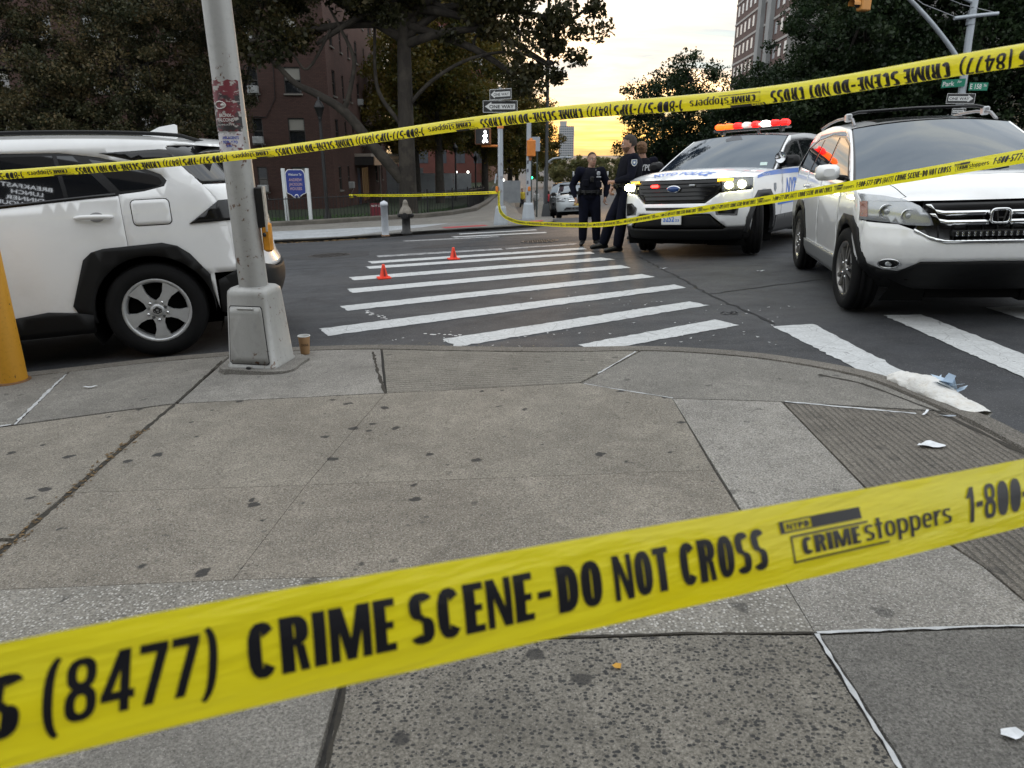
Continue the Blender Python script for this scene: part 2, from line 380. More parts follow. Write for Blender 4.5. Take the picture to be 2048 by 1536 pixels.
def asphalt_mat():
    b = NB('asphalt'); co = b.coord('Object')
    big = b.noise(.35, 5, .6, co); mid = b.noise(3.2, 6, .7, co); fine = b.noise(140, 3, .75, co)
    c = b.mix(b.ramp(big, [(.3, 0), (.7, 1)]), (.030, .032, .037), (.052, .055, .062)); c = b.mix(b.math('MULTIPLY', b.ramp(mid, [(.4, 0), (.66, 1)]), .65), c, (.02, .02, .022))
    c = b.mix(.9, c, b.ramp(fine, [(.2, .2), (.5, .5), (.8, .85)]), 'OVERLAY')
    v = b.voro(120, co=co); vc = b.voro(120, co=co, out='Color'); s = b.N.new('ShaderNodeSeparateColor'); b.L.new(vc, s.inputs[0])
    c = b.mix(b.math('MULTIPLY', b.math('MULTIPLY', b.math('GREATER_THAN', s.outputs[0], .8), b.ramp(v, [(.2, 1), (.4, 0)])), .8), c, (.19, .19, .19))
    # long scuffs and old tyre polish along the street
    tr = b.noise(1.0, 4, .6, b.coord('Object', (.25, 2.2, 1))); c = b.mix(b.math('MULTIPLY', b.ramp(tr, [(.45, 0), (.7, 1)]), .5), c, (.085, .085, .088))
    b.set(Base_Color=c, Roughness=b.math('ADD', b.math('MULTIPLY', mid, .25), .58)); b.p.inputs['Specular IOR Level'].default_value = .4; b.bump(b.math('ADD', fine, b.math('MULTIPLY', v, -.7)), .6, .006); return b.m
def paint_mat(name, col, worn):
    b = NB(name); co = b.coord('Object'); n = b.noise(7, 7, .75, co); n2 = b.noise(55, 5, .75, co); ck = b.voro(4.5, 'DISTANCE_TO_EDGE', b.coord('Object', (1, 1, 1)))
    c = b.mix(b.ramp(n, [(.3, 0), (.7, 1)]), tuple(x * .72 for x in col), col); c = b.mix(b.math('MULTIPLY', b.ramp(n2, [(.45, 0), (.7, 1)]), .5), c, (.25, .25, .25))
    wear = b.math('ADD', b.math('MULTIPLY', n, .55), b.math('MULTIPLY', n2, .55)); wr = b.ramp(wear, [(worn, 0), (worn + .05, 1)]); c = b.mix(wr, c, (.05, .05, .053))
    crk = b.ramp(b.math('ADD', ck, b.math('MULTIPLY', n2, .02)), [(.012, 1), (.022, 0)]); c = b.mix(b.math('MULTIPLY', crk, .6), c, (.1, .1, .1))
    b.set(Base_Color=c, Roughness=.7); b.bump(n2, .25, .004); return b.m
ASPH = asphalt_mat()
def road_sheet():
    xs = sorted(set([-900, -500, -250, -120, -80] + list(range(-60, 61, 2)) + [80, 120, 250, 500, 900])); ys = sorted(set([-500, -200, -80, -40] + list(range(-20, 100, 1)) + [110, 130, 160, 200, 300, 500, 900, 1600]))
    V = [(x, y, gz(x, y)) for x in xs for y in ys]; o = link('road', mesh('road', V, grid_faces(len(xs), len(ys)), ASPH, True)); return structure(o)
road = road_sheet()
def decal(name, poly, mat, parent, h=.004, step=.35, holes=()):
    v, F = tri_fill(poly, step, holes); return link(name, mesh(name, [(a, b, gz(a, b) + h) for a, b in v], F, mat), parent)
PW = paint_mat('crosswalk paint', (.6, .615, .62), .635); PW2 = paint_mat('worn crosswalk paint', (.42, .43, .44), .55)
def stripe(q, mat, k):
    rnd = random.Random(k); e = []
    for a, b in zip(q, q[1:] + q[:1]):
        n = max(2, int(math.dist(a, b) / .05)); nx, ny = (b[1] - a[1]) / math.dist(a, b), -(b[0] - a[0]) / math.dist(a, b)
        for t in range(n): j = rnd.uniform(-.009, .009) - (.02 * rnd.random() if rnd.random() < .06 else 0); e.append((a[0] + (b[0] - a[0]) * t / n + nx * j, a[1] + (b[1] - a[1]) * t / n + ny * j))
    return decal('crosswalk_stripe', e, mat, road, .004, .3)
STR = [[(.522, 5.394), (.625, 5.159), (1.905, 5.817), (1.777, 6.066)], [(-.588, 5.788), (-.452, 5.49), (1.896, 6.714), (1.762, 6.95)], [(-1.789, 6.433), (-1.629, 6.108), (.1, 6.9), (1.919, 7.749), (1.844, 8.0), (0, 7.22)],
       [(-1.868, 7.571), (-1.712, 7.28), (1.745, 8.62), (1.632, 8.92)], [(-2.059, 8.789), (-1.918, 8.45), (1.604, 9.56), (1.495, 9.877)], [(-2.277, 9.9), (-2.131, 9.55), (1.524, 10.53), (1.359, 10.87)],
       [(-2.288, 11.12), (-2.162, 10.78), (1.326, 11.45), (1.29, 11.77)], [(-2.4, 11.86), (-2.263, 11.5), (1.277, 12.22), (1.233, 12.54)], [(-2.44, 12.82), (-2.333, 12.5), (-.152, 12.82), (-.201, 13.12)],
       [(-.1, 12.86), (-.12, 13.14), (1.2, 13.44), (1.25, 13.2)], [(-2.478, 16.3), (-2.366, 15.98), (-.264, 16.1), (-.386, 16.4)], [(-1.441, 17.0), (-1.33, 16.65), (.814, 16.75), (.784, 17.1)], [(-1.368, 18.1), (-1.266, 17.75), (.633, 18.05), (.592, 18.4)]]
for k, q in enumerate(STR): stripe(q, PW2 if k in (8, 9, 10) else PW, k)
for k, q in enumerate([[(2.153, 5.72), (2.498, 5.74), (2.5, 4.3), (2.36, 4.08), (2.28, 4.1)], [(3.175, 5.95), (3.483, 5.93), (3.44, 4.2), (3.42, 2.9), (3.1, 2.9), (3.11, 4.1)], [(4.126, 6.08), (4.453, 6.1), (4.4, 3.0), (4.08, 3.0)], [(5.1, 6.2), (5.43, 6.2), (5.38, 3.1), (5.06, 3.1)], [(6.1, 6.3), (6.43, 6.3), (6.38, 3.2), (6.06, 3.2)]]): stripe(q, PW, 50 + k)
# patches, covers, cracks, bits of litter ground into the road
PATCH = M('fresh asphalt patch', (.03, .03, .033), .8, vary=.3, vscale=8, bump=.4, bscale=150)
IRON = M('cast iron cover', (.06, .055, .052), .55, .6, vary=.3, vscale=20, bump=.5, bscale=90)
def blob(cx, cy, rx, ry, rot, k, n=26, jag=.16):
    rn = random.Random(k); ph = [rn.uniform(0, 6.28) for _ in range(4)]; P = []
    for i in range(n):
        t = 2 * math.pi * i / n; r = 1 + jag * (math.sin(2 * t + ph[0]) * .5 + math.sin(3 * t + ph[1]) * .4 + math.sin(5 * t + ph[2]) * .25)
        x, y = rx * r * math.cos(t), ry * r * math.sin(t); P.append((cx + x * math.cos(rot) - y * math.sin(rot), cy + x * math.sin(rot) + y * math.cos(rot)))
    return P
decal('asphalt_patch', blob(.1, 14.4, 1.9, .62, .1, 3), PATCH, road, .003); decal('asphalt_patch', blob(-1.9, 17.4, 1.0, .55, .1, 4), PATCH, road, .0035); decal('asphalt_patch', blob(-3.4, 13.3, .85, .75, .1, 5), PATCH, road, .003)
def manhole(x, y, r, nm='manhole_cover'):
    o = structure(link(nm, None, None, (x, y, gz(x, y)))) if False else None
    m = MB(); m.lathe([(r, 0), (r, .008), (r * .93, .010), (r * .9, .006), (r * .1, .007), (0.0001, .007)], 30)
    a = math.atan2(gz(x, y + .5) - gz(x, y - .5), 1); e = m.build(nm, IRON, road, (x, y, gz(x, y) + .002), (a, -math.atan(.046), 0))
    k = MB()
    for i in range(-3, 4):
        for j in range(-3, 4):
            if math.hypot(i, j) * r * .24 < r * .8: k.box((i * r * .24, j * r * .24, .0095), (r * .13, r * .13, .006), .6)
    k.build('tread_stud', IRON, e); return e
manhole(-3.4, 13.3, .38); manhole(.55, 14.3, .38)
CRK = M('crack in asphalt', (.014, .014, .015), .9)
CAULK_ = None
def crack(P, wd, k, mat=CRK, name='crack', parent=None, h=.003, base=0.):
    rn = random.Random(k); D = dense(P, .12 if wd > .027 or base == 0 else .035, False); V = []; F = []
    for i, (x, y) in enumerate(D):
        a = D[max(0, i - 1)]; b = D[min(len(D) - 1, i + 1)]; l = math.dist(a, b) or 1; nx, ny = -(b[1] - a[1]) / l, (b[0] - a[0]) / l; j = rn.uniform(-.02, .02) * min(1, wd / .03) * (.25 if base else 1); ww = wd * rn.uniform(.4, 1.3) / 2
        for s in (-1, 1): V.append((x + nx * (j + s * ww), y + ny * (j + s * ww), gz(x + nx * j, y + ny * j) + h + base))
    for i in range(len(D) - 1): F.append((2 * i, 2 * i + 1, 2 * i + 3, 2 * i + 2))
    return link(name, mesh(name, V, F, mat), parent or road)
crack([(1.9, 10.9), (2.0, 8.6), (2.05, 7.2), (2.2, 5.8)], .035, 1); crack([(2.05, 7.3), (3.4, 7.9), (5.2, 8.3)], .03, 2); crack([(-6, 12.6), (-4.3, 13.0), (-2.8, 13.4)], .03, 3); crack([(.3, 15.2), (2.6, 15.0), (4, 14.6)], .03, 4); crack([(-5.2, 10.9), (-3.4, 11.2), (-1.2, 11.3)], .02, 5)
CHALK = M('white paint drips', (.6, .6, .6), .8, vary=.2, vscale=40)
rn = random.Random(8); dr = MB()
for P in ([(-1.52, 7.25), (-1.4, 7.02), (-1.18, 6.72), (-1.05, 6.6)], [(-.75, 6.02), (-.45, 5.9), (-.2, 5.82)]):
    for x, y in dense(P, .03, False):
        if rn.random() < .75: x += rn.uniform(-.03, .03); y += rn.uniform(-.03, .03); r = rn.uniform(.006, .022); dr.add([(x + r * math.cos(t), y + r * .8 * math.sin(t), gz(x, y) + .0045) for t in (0, 1, 2, 3, 4.2, 5.3)], [tuple(range(6))])
dr.build('paint_drips', CHALK, road)

# ----------------------------------------------------------------- near sidewalk: slabs and kerb
KERB = [(-9.5, 3.35), (-6, 4.4), (-3.84, 5.07), (-3.36, 5.22), (-2.86, 5.39), (-2.35, 5.49), (-1.89, 5.565), (-1.15, 5.53), (-.49, 5.37), (.29, 5.19), (.96, 5.11), (1.37, 4.97), (1.73, 4.77), (1.99, 4.54), (2.16, 4.34), (2.31, 4.06), (2.42, 3.5), (2.455, 3.15), (2.47, 2.0), (2.45, .5), (2.4, -3)]
def offset_line(P, d):
    out = []
    for i, q in enumerate(P):
        a = P[max(0, i - 1)]; b = P[min(len(P) - 1, i + 1)]; l = math.dist(a, b); out.append((q[0] + (b[1] - a[1]) / l * d, q[1] - (b[0] - a[0]) / l * d))
    return out
KD = curve2(KERB, 4); KIN = offset_line(KD, .16)
S_H = .05
def near_i(p, L): return min(range(len(L)), key=lambda i: math.dist(p, L[i]))
def kin(a, b):
    i, j = near_i(a, KIN), near_i(b, KIN); return KIN[i:j + 1] if i <= j else KIN[j:i + 1][::-1]
sidewalk = structure(link('sidewalk', mesh('sidewalk', *(lambda v, F: ([(a, b, gz(a, b) + S_H - .018) for a, b in v], F))(*tri_fill(KIN + [(-9.5, -3)], .8)), M('joint dirt', (.045, .042, .038), .95, vary=.4, vscale=30))))
T = (.25, .226, .19)
CM = {'std': concrete('sidewalk concrete', T, .3, 190, .5, stain=.92), 'std2': concrete('sidewalk concrete older', (.242, .217, .182), .34, 170, .52, stain=.92, seed=7.3), 'lite': concrete('pale patched concrete', (.27, .256, .234), .12, 220, .3, stain=.55, seed=3.1),
      'mid': concrete('smooth grey concrete', (.235, .222, .2), .16, 210, .35, stain=.5, seed=11.), 'ramp': concrete('grooved ramp concrete', (.235, .218, .188), .25, 190, .4, stain=.4, groove=(-.02, .045, .12), seed=5.), 'ramp2': concrete('dirty grooved ramp concrete', (.185, .166, .142), .2, 190, .4, stain=.4, groove=(R(92), .033, .2), seed=2.),
      'shell': concrete('exposed pale aggregate concrete', (.265, .248, .218), .7, 85, .62, stain=.6, seed=9.), 'gran': concrete('exposed fine aggregate concrete', (.27, .254, .23), .5, 150, .55, stain=.5, seed=4.), 'stone': concrete('dark stone aggregate concrete', (.215, .198, .17), .15, 210, .3, dark=.88, dscale=72, stain=.8, seed=6.), 'dull': concrete('dull grey concrete', (.185, .176, .162), .14, 240, .3, stain=.35, seed=13.)}
def shrink(P, d):
    n = len(P); A = sum(P[i][0] * P[(i + 1) % n][1] - P[(i + 1) % n][0] * P[i][1] for i in range(n)); s = 1 if A > 0 else -1; out = []
    for i in range(n):
        a, b, c = P[i - 1], P[i], P[(i + 1) % n]; l1 = math.dist(a, b) or 1; l2 = math.dist(b, c) or 1
        n1 = (-(b[1] - a[1]) / l1 * s, (b[0] - a[0]) / l1 * s); n2 = (-(c[1] - b[1]) / l2 * s, (c[0] - b[0]) / l2 * s); k = 1 + n1[0] * n2[0] + n1[1] * n2[1]; k = max(k, .35)
        out.append((b[0] + (n1[0] + n2[0]) / k * d, b[1] + (n1[1] + n2[1]) / k * d))
    return out
def slab(P, mat, gap=.005, h=S_H, parent=None, step=.45, name='sidewalk_slab', k=0, drop=.018):
    P = [q for i, q in enumerate(P) if math.dist(q, P[i - 1]) > .012]; rn_ = random.Random(k); top = dense(shrink(P, gap + (.004 if gap > .002 else .0006)), .16)
    top = [(a + rn_.uniform(-.0025, .0025) * (gap > .002), b + rn_.uniform(-.0025, .0025) * (gap > .002)) for a, b in top]
    v, F = tri_fill(top, step); n = len(v); V = [Vector((a, b, gz(a, b) + h)) for a, b in v]; cnt = {}
    for t in F:
        for i in range(3): a, b = t[i], t[(i + 1) % 3]; cnt.setdefault((min(a, b), max(a, b)), []).append((a, b))
    c = Vector((sum(q[0] for q in v) / n, sum(q[1] for q in v) / n)); low = {}; nF = []
    for l in cnt.values():
        if len(l) == 1:
            a, b = l[0]
            for q in (a, b):
                if q not in low: d = (Vector(v[q]) - c).normalized() * (.004 if gap > .002 else 0.); low[q] = len(V); V.append(Vector((v[q][0] + d.x, v[q][1] + d.y, gz(*v[q]) + h - drop)))
            nF.append((b, a, low[a], low[b]))
    return link(name, mesh(name, V, F + nF, mat), parent or sidewalk)
x2 = lambda x: (x, KIN[near_i((x, 5.2 if x < 1 else 4.6), KIN)][1])
SL = [([(-9.4, 0.2), (-9.4, 3.1)] + kin((-9.3, 3.2), (-3.27, 5.0)) + [(-2.93, 3.895), (-5.0, 3.3)], 'mid', .008), (kin((-3.27, 5.03), (-2.21, 5.3)) + [(-2.1, 4.18), (-2.93, 3.895)], 'mid', .008), (kin((-2.21, 5.3), (-1.06, 5.3)) + [(-.79, 4.2), (-2.095, 4.17)], 'lite', .006),
      (kin((-1.06, 5.3), (.9, 4.98)) + [(.427, 4.239), (-.787, 4.197)], 'ramp', .005), (kin((.92, 4.98), (2.12, 3.5)) + [(1.5, 3.73), (.925, 3.866), (.43, 4.239)], 'mid', .006), (kin((2.19, 3.45), (2.31, .2)) + [(1.57, .5), (1.56, 2.044), (1.45, 2.6), (1.5, 3.72)], 'ramp2', .006),
      ([(.925, 3.866), (1.5, 3.73), (1.45, 2.6), (1.56, 2.044), (1.565, 1.745), (.885, 1.748), (.899, 2.272)], 'gran', .0004), ([(-2.095, 4.17), (-.79, 4.2), (-.928, 2.9), (-2.0, 2.92)], 'std', .001), ([(-.79, 4.2), (.427, 4.239), (.925, 3.866), (.897, 2.88), (-.928, 2.9)], 'std', .001),
      ([(-2.0, 2.92), (-.928, 2.9), (-.977, 2.148), (-1.96, 2.144)], 'std2', .0008), ([(-.928, 2.9), (.897, 2.88), (.891, 2.12), (-.977, 2.148)], 'std2', .0008), ([(-2.93, 3.895), (-2.1, 4.18), (-1.985, 2.5), (-3.4, 2.6), (-5.0, 2.6), (-5.0, 3.3)], 'std', .012), ([(-3.4, 2.6), (-1.985, 2.5), (-1.96, 2.15), (-1.98, 1.0), (-3.4, 1.0)], 'std2', .01),
      ([(-1.96, 2.144), (-.977, 2.148), (.891, 2.12), (.885, 1.748), (.526, 1.767), (-.476, 1.772), (-1.97, 1.757)], 'shell', .0006), ([(-1.97, 1.757), (-.476, 1.772), (-.43, .6), (-1.97, .6)], 'mid', .006), ([(-.476, 1.772), (.526, 1.767), (.885, 1.745), (.885, .6), (-.43, .6)], 'stone', .006), ([(.885, 1.745), (1.565, 1.745), (1.57, .5), (.885, .5)], 'dull', .008),
      ([(-9.4, .2), (-5, 3.3), (-5, 2.6), (-3.4, 2.6), (-3.4, 1.0), (-3.4, -.5), (-9.4, -.5)], 'std', .006), ([(-3.4, 1.0), (-1.98, 1.0), (-1.97, .6), (-.43, .6), (-.43, -1), (-3.4, -1)], 'std2', .006), ([(-.43, .6), (.885, .6), (.885, .5), (1.57, .5), (2.28, .2), (2.25, -1), (-.43, -1)], 'std', .006), ([(-9.4, -.5), (-3.4, -.5), (-3.4, -1), (2.25, -1), (2.2, -2.9), (-9.4, -2.9)], 'std2', .006)]
for k, (P, m, g) in enumerate(SL): slab(P, CM[m], g, k=k)
KM = concrete('kerb concrete', (.17, .155, .135), .3, 150, .4, stain=.3, seed=17.)
def kerbs(line, wd, h, seg, parent, mat, flip=1, gap=.006):
    D = dense(line, .12, False); n = max(1, int(round(len(D) / (seg / .12)))); ks = [int(round(i * (len(D) - 1) / n)) for i in range(n + 1)]
    for a, b in zip(ks, ks[1:]):
        out = D[a:b + 1]; inn = offset_line(out, wd); V = []; F = []
        for (x, y), (u, v) in zip(out, inn):
            hx = h(x, y) if callable(h) else h; rx, ry = (u - x) / wd, (v - y) / wd
            for s, t in ((0., -.05), (0.004, hx - .018), (.02, hx), (wd - .006, hx + .001), (wd, hx - .02)): V.append((x + rx * s, y + ry * s, gz(x, y) + t))
        m = len(out); F = grid_faces(m, 5); F = [f[::-1] for f in F] + [tuple(range(5)), tuple(range(5 * m - 1, 5 * m - 6, -1))]
        link('kerb_stone', mesh('kerb_stone', V, F, mat), parent)
kerbs(KD, .15, S_H, 1.5, sidewalk, KM)
CAULK_ = CAULK = M('white joint sealant', (.45, .46, .47), .6, vary=.2, vscale=25)
for k, (P, wd) in enumerate([([(-3.28, 4.98), (-3.1, 4.42), (-2.93, 3.9)], .022), ([(-2.95, 3.9), (-3.15, 3.83), (-3.6, 3.68)], .016), ([(.89, 4.93), (.72, 4.67), (.56, 4.42)], .014), ([(.45, 4.22), (.66, 4.06), (.93, 3.87)], .012), ([(1.52, 3.73), (1.8, 3.6), (2.1, 3.46)], .02), ([(.89, 1.746), (1.2, 1.746), (1.75, 1.74)], .011), ([(.888, 1.74), (.885, 1.6), (.884, 1.28), (.884, 1.1)], .013)]):
    crack(P, wd, 70 + k, CAULK, 'joint_sealant', sidewalk, .002, S_H)
DIRT = M('dirt and dead leaves in joint', (.03, .026, .02), .95, vary=.5, vscale=60)
for k, (P, wd) in enumerate([([(-2.21, 5.2), (-2.1, 4.2)], .02), ([(-2.1, 4.18), (-2.05, 3.4), (-1.98, 2.5), (-1.96, 2.1)], .026), ([(.1, 1.77), (.5, 1.766), (.88, 1.745)], .009), ([(-.47, 1.77), (-.44, 1.3), (-.43, 1.0)], .014), ([(-1.07, 5.27), (-.93, 4.7), (-.79, 4.2)], .022), ([(2.06, 4.0), (2.22, 3.5), (2.29, 2.9), (2.3, 2.2)], .03), ([(1.9, 4.2), (2.06, 4.0)], .03)]):
    crack(P, wd, 90 + k, DIRT, 'joint_dirt', sidewalk, .0012, S_H)
leaf = M('dead leaf', (.12, .075, .03), .8, vary=.5, vscale=30); GR = M('roadside grit', (.16, .14, .11), .9, vary=.5, vscale=80)
def scatter(name, P, spread, n, size, mat, k, base=0., parent=None):
    rn_ = random.Random(k); V = []; F = []; D = dense(P, .05, False)
    for _ in range(n):
        x, y = rn_.choice(D); x += rn_.gauss(0, spread); y += rn_.gauss(0, spread); s = size * rn_.uniform(.4, 1.5); a = rn_.uniform(0, 6.28); z = gz(x, y) + base + .003; tl = rn_.uniform(-.5, .5) * s
        q = len(V); V += [(x + s * math.cos(a), y + s * math.sin(a), z + abs(tl)), (x - s * .5 * math.sin(a), y + s * .5 * math.cos(a), z), (x - s * math.cos(a), y - s * math.sin(a), z + rn_.uniform(0, .4) * s), (x + s * .5 * math.sin(a), y - s * .5 * math.cos(a), z + .001)]; F.append((q, q + 1, q + 2, q + 3))
    o = link(name, mesh(name, V, F, mat), parent); 
    return stuff(o) if parent is None else o
tag(scatter('leaf_litter', [(-5.6, 17.36), (-4.5, 17.45), (-3.6, 17.75)], .1, 170, .05, leaf, 5), 'brown dead leaves along the far gutter', 'leaves')
tag(scatter('gutter_grit', [(-1.5, 5.62), (-.7, 5.52), (.3, 5.28)], .05, 420, .012, GR, 6), 'pale grit and dry grass bits in the near gutter', 'grit')
tag(scatter('road_litter', [(-1.2, 5.9), (.4, 5.7), (1.9, 5.4), (2.2, 6.4), (.5, 7.6)], .28, 110, .013, M('pale litter bits', (.5, .5, .5), .7), 12), 'tiny pale litter bits scattered on the near crosswalk', 'litter')
scatter('joint_litter', [(-2.07, 3.7), (-2.0, 2.8), (-1.97, 2.3)], .022, 160, .011, leaf, 7, S_H, sidewalk)
# ================================================================= vehicles
def paint(name, col, dirt=.06):
    b = NB(name); n = b.noise(2.2, 6, .65); n2 = b.noise(18, 5, .7)
    sp = b.N.new('ShaderNodeSeparateXYZ'); b.L.new(b.coord(), sp.inputs[0])
    low = b.ramp(sp.outputs[2], [(.25, .55), (.75, .0)])                       # road film on the sills
    f = b.math('ADD', b.math('MULTIPLY', b.ramp(n, [(.45, 0), (.75, 1)]), dirt * 2), b.math('MULTIPLY', low, b.ramp(n2, [(.35, 0), (.7, dirt * 4)])))
    b.set(Base_Color=b.mix(f, col, (.2, .18, .15)), Roughness=b.math('ADD', b.math('MULTIPLY', n2, .12), .26)); b.p.inputs['Coat Weight'].default_value = 1; b.p.inputs['Coat Roughness'].default_value = .03; return b.m
WHITE = paint('white car paint', (.83, .835, .84)); WHITE2 = paint('white fleet paint', (.83, .84, .85), .04); SILVER = paint('silver car paint', (.42, .46, .48)); DKGREY = paint('dark grey car paint', (.05, .055, .06))
GLASS = M('dark car glass', (.008, .009, .011), .02, ior=1.8); WSG = M('windscreen glass', (.01, .016, .026), .03, ior=1.95); WSG.node_tree.nodes['Principled BSDF'].inputs['Specular Tint'].default_value = (.72, .87, 1, 1)
CLAD = M('black plastic cladding', (.0045, .0045, .005), .6, spec=.35, vary=.25, vscale=12, bump=.15, bscale=300); BLK = M('gloss black trim', (.006, .006, .007), .18); DARK = M('wheel well and underside black', (.006, .006, .006), .95, spec=.1)
TYRE = M('tyre rubber', (.0065, .0065, .007), .85, spec=.25, vary=.3, vscale=15, bump=.2, bscale=120); ALLOY = M('alloy wheel', (.5, .51, .52), .32, .45, vary=.12, vscale=10); STEEL = M('dark steel wheel', (.05, .05, .052), .5, .5); CHROME = M('chrome', (.75, .76, .77), .09, 1.)
LENS = M('clear lamp lens', (.42, .44, .46), .06, .35, coat=1.); LAMPIN = M('lamp reflector', (.62, .63, .65), .15, 1.); REDL = M('red lamp lens', (.28, .012, .01), .12, coat=1.); AMBL = M('amber lamp lens', (.75, .25, .03), .15, coat=1.)
NAVYB = M('blue police vinyl', (.02, .15, .62), .35, coat=.5); PLATE = M('plate white', (.72, .73, .72), .5); GREYD = M('grey decal', (.25, .27, .3), .5)
def emis(n, c, s): return M(n, c, .4, emit=c, es=s)
HEADON = emis('headlamp lit', (1, .94, .5), 16.); AMBON = emis('amber marker lit', (1, .55, .02), 4.); REDON = emis('red strobe lit', (1, .02, .015), 7.); REDDIM = emis('red beacon', (1, .012, .01), 1.1); ORON = emis('orange beacon lit', (1, .09, .008), 1.5); WHON = emis('white beacon lit', (1, .95, .85), 4.)

class Body:
    """body surface of a car: half width W(x, z), nose and tail as plan curves; x forward from the rear axle, y left, z up"""
    pf, qf = 2.0, 2.7
    def __init__(s, **k): s.__dict__.update(k)
    def flat(s, x, z):
        b = sinterp(s.belt, x); w = s.hw
        if z < s.zb: w -= s.tuck * ((s.zb - z) / s.zb) ** 2
        elif z <= b: w -= s.barrel * ((z - s.zb) / (b - s.zb)) ** 2
        else: w -= s.barrel + s.tum * (z - b)
        return w
    def XF(s, z): return s.xf + sinterp(s.fp, z)
    def XR(s, z): return s.xr + sinterp(s.rp, z)
    def W(s, x, z):
        w = s.flat(x, z); t = (x - (s.XF(z) - s.af)) / s.af
        if t > 0: w *= max(0, 1 - min(t, 1) ** s.pf) ** (1 / s.qf)
        t = ((s.XR(z) + s.ar) - x) / s.ar
        if t > 0: w *= max(0, 1 - min(t, 1) ** s.pf) ** (1 / s.qf)
        return w
    def front(s, y, z, off=0.):
        w = s.flat(s.xf - s.af, z); t = min(abs(y) / w, 1); return Vector((s.XF(z) + off - s.af * (1 - (1 - t ** s.qf) ** (1 / s.pf)), y, z))
    def rear(s, y, z, off=0.):
        w = s.flat(s.xr + s.ar, z); t = min(abs(y) / w, 1); return Vector((s.XR(z) - off + s.ar * (1 - (1 - t ** s.qf) ** (1 / s.pf)), y, z))
    def fe(s, z, fr=.985): return s.front(fr * s.flat(s.xf - s.af, z), z).x
    def re(s, z, fr=.985): return s.rear(fr * s.flat(s.xr + s.ar, z), z).x
    # hood: q 0 at the cowl, 1 at the nose; v -1..1 across
    def hood(s, q, v):
        xn = s.front(v * .985 * s.flat(s.xf - s.af, s.zft), s.zft).x; xc = s.xc + s.cbow * (1 - v * v); x = xc + (xn - xc) * q
        z = s.zc + (s.zft - s.zc) * q ** s.hk + s.hcrown * (1 - abs(v) ** 3) * (1 - q ** 6)
        return Vector((x, v * s.W(x, min(z, s.zc)) if q < .999 else v * .985 * s.flat(s.xf - s.af, s.zft), z))
    def zsh(s, x):
        q = min(1, max(0, (x - s.xc) / (s.fe(s.zft) - s.xc))); return s.zc + (s.zft - s.zc) * q ** s.hk
    def wsedge(s, t):
        x = s.xc + (s.xt - s.xc) * t; z = s.zc + (s.zt - s.zc) * t + .02 * math.sin(math.pi * t); return x, z
    def ws(s, t, v, off=0.):
        x, z = s.wsedge(t); y = s.W(x, z); return Vector((x + (s.cbow + (s.rbow - s.cbow) * t) * (1 - v * v) + off * .6, v * y, z + s.rcrown * t * (1 - v * v) + off * .8))
    def rooft(s, t, v, off=0.):
        x0 = s.xt + s.rbow * (1 - v * v); x1 = s.xe; x = x0 + (x1 - x0) * t; xs = s.xt + (s.xe - s.xt) * t; z = sinterp(s.roof, xs); return Vector((x, v * s.W(xs, z), z + s.rcrown * (1 - abs(v) ** 2.4) + off))
    def low(s, x): return s.rock
    def bottom(s, x):
        z = s.rock
        for xa in (0., s.wb):
            d = abs(x - xa)
            if d < s.ra: z = max(z, s.tr + math.sqrt(s.ra ** 2 - d * d))
        return z
def frange(a, b, st):
    n = max(1, int(math.ceil(abs(b - a) / st))); return [a + (b - a) * i / n for i in range(n + 1)]
def gridpart(name, f, us, vs, mat, parent, smooth=True):
    V = [f(u, v) for u in us for v in vs]; return link(name, mesh(name, V, grid_faces(len(us), len(vs)), mat, smooth), parent)
def wheel_data(r, wdt, rim, spokes, style, matrim):
    """tyre plus rim parts about the y axis, outer face toward +y; returns dict of mesh data"""
    D = {}; My = Matrix.Rotation(-math.pi / 2, 4, 'X'); h = wdt / 2
    D['tyre'] = MB().lathe([(rim, -h * .8), (rim + .02, -h * .96), (r - .06, -h * 1.02), (r - .018, -h * .86), (r - .003, -h * .55), (r - .012, -h * .5), (r - .012, -h * .46), (r, -h * .42), (r, -.02), (r - .012, -.016), (r - .012, .016), (r, .02), (r, h * .42), (r - .012, h * .46), (r - .012, h * .5), (r - .003, h * .55), (r - .018, h * .86), (r - .06, h * 1.02), (rim + .02, h * .96), (rim, h * .8)], 44, My, cap=False).data('tyre', TYRE)
    D['rim'] = MB().lathe([(rim - .012, -h * .7), (rim - .03, 0), (rim - .028, h * .6), (rim - .014, h * .82), (rim + .004, h * .86), (rim + .006, h * .8)], 40, My, cap=False).data('rim', matrim)
    D['brake_disc'] = MB().lathe([(.0001, h * .05), (rim - .05, h * .05), (rim - .03, -h * .2)], 28, My, cap=False).data('brake_disc', DARK)
    m = MB(); a0 = .042; a1 = .03
    if style == 'five':
        P = [(-.05, .04), (-.032, .1), (-.036, rim * .62), (-.066, rim - .022), (.066, rim - .022), (.036, rim * .62), (.032, .1), (.05, .04)]
        m.prism(P, h * .45, h * .78, My); m.add([My @ Vector((x, y, z)) for x, y, z in ((-.012, .08, h * .80), (.012, .08, h * .80), (.03, rim - .04, h * .8), (-.03, rim - .04, h * .8))], [(0, 1, 2, 3)])
    else:
        for s in (-1, 1): m.prism([(s * .016 - .012, .05), (s * .045 - .016, rim - .02), (s * .045 + .016, rim - .02), (s * .016 + .012, .05)], h * .5, h * .8, My)
    D['spoke'] = m.data('spoke', matrim)
    D['hub_cap'] = MB().lathe([(.052, h * .45), (.05, h * .78), (.034, h * .83), (.0001, h * .84)], 20, My).data('hub_cap', matrim)
    D['lug_nut'] = MB().lathe([(.012, h * .6), (.012, h * .84), (.0001, h * .86)], 6, My).data('lug_nut', CHROME); return D, spokes, rim
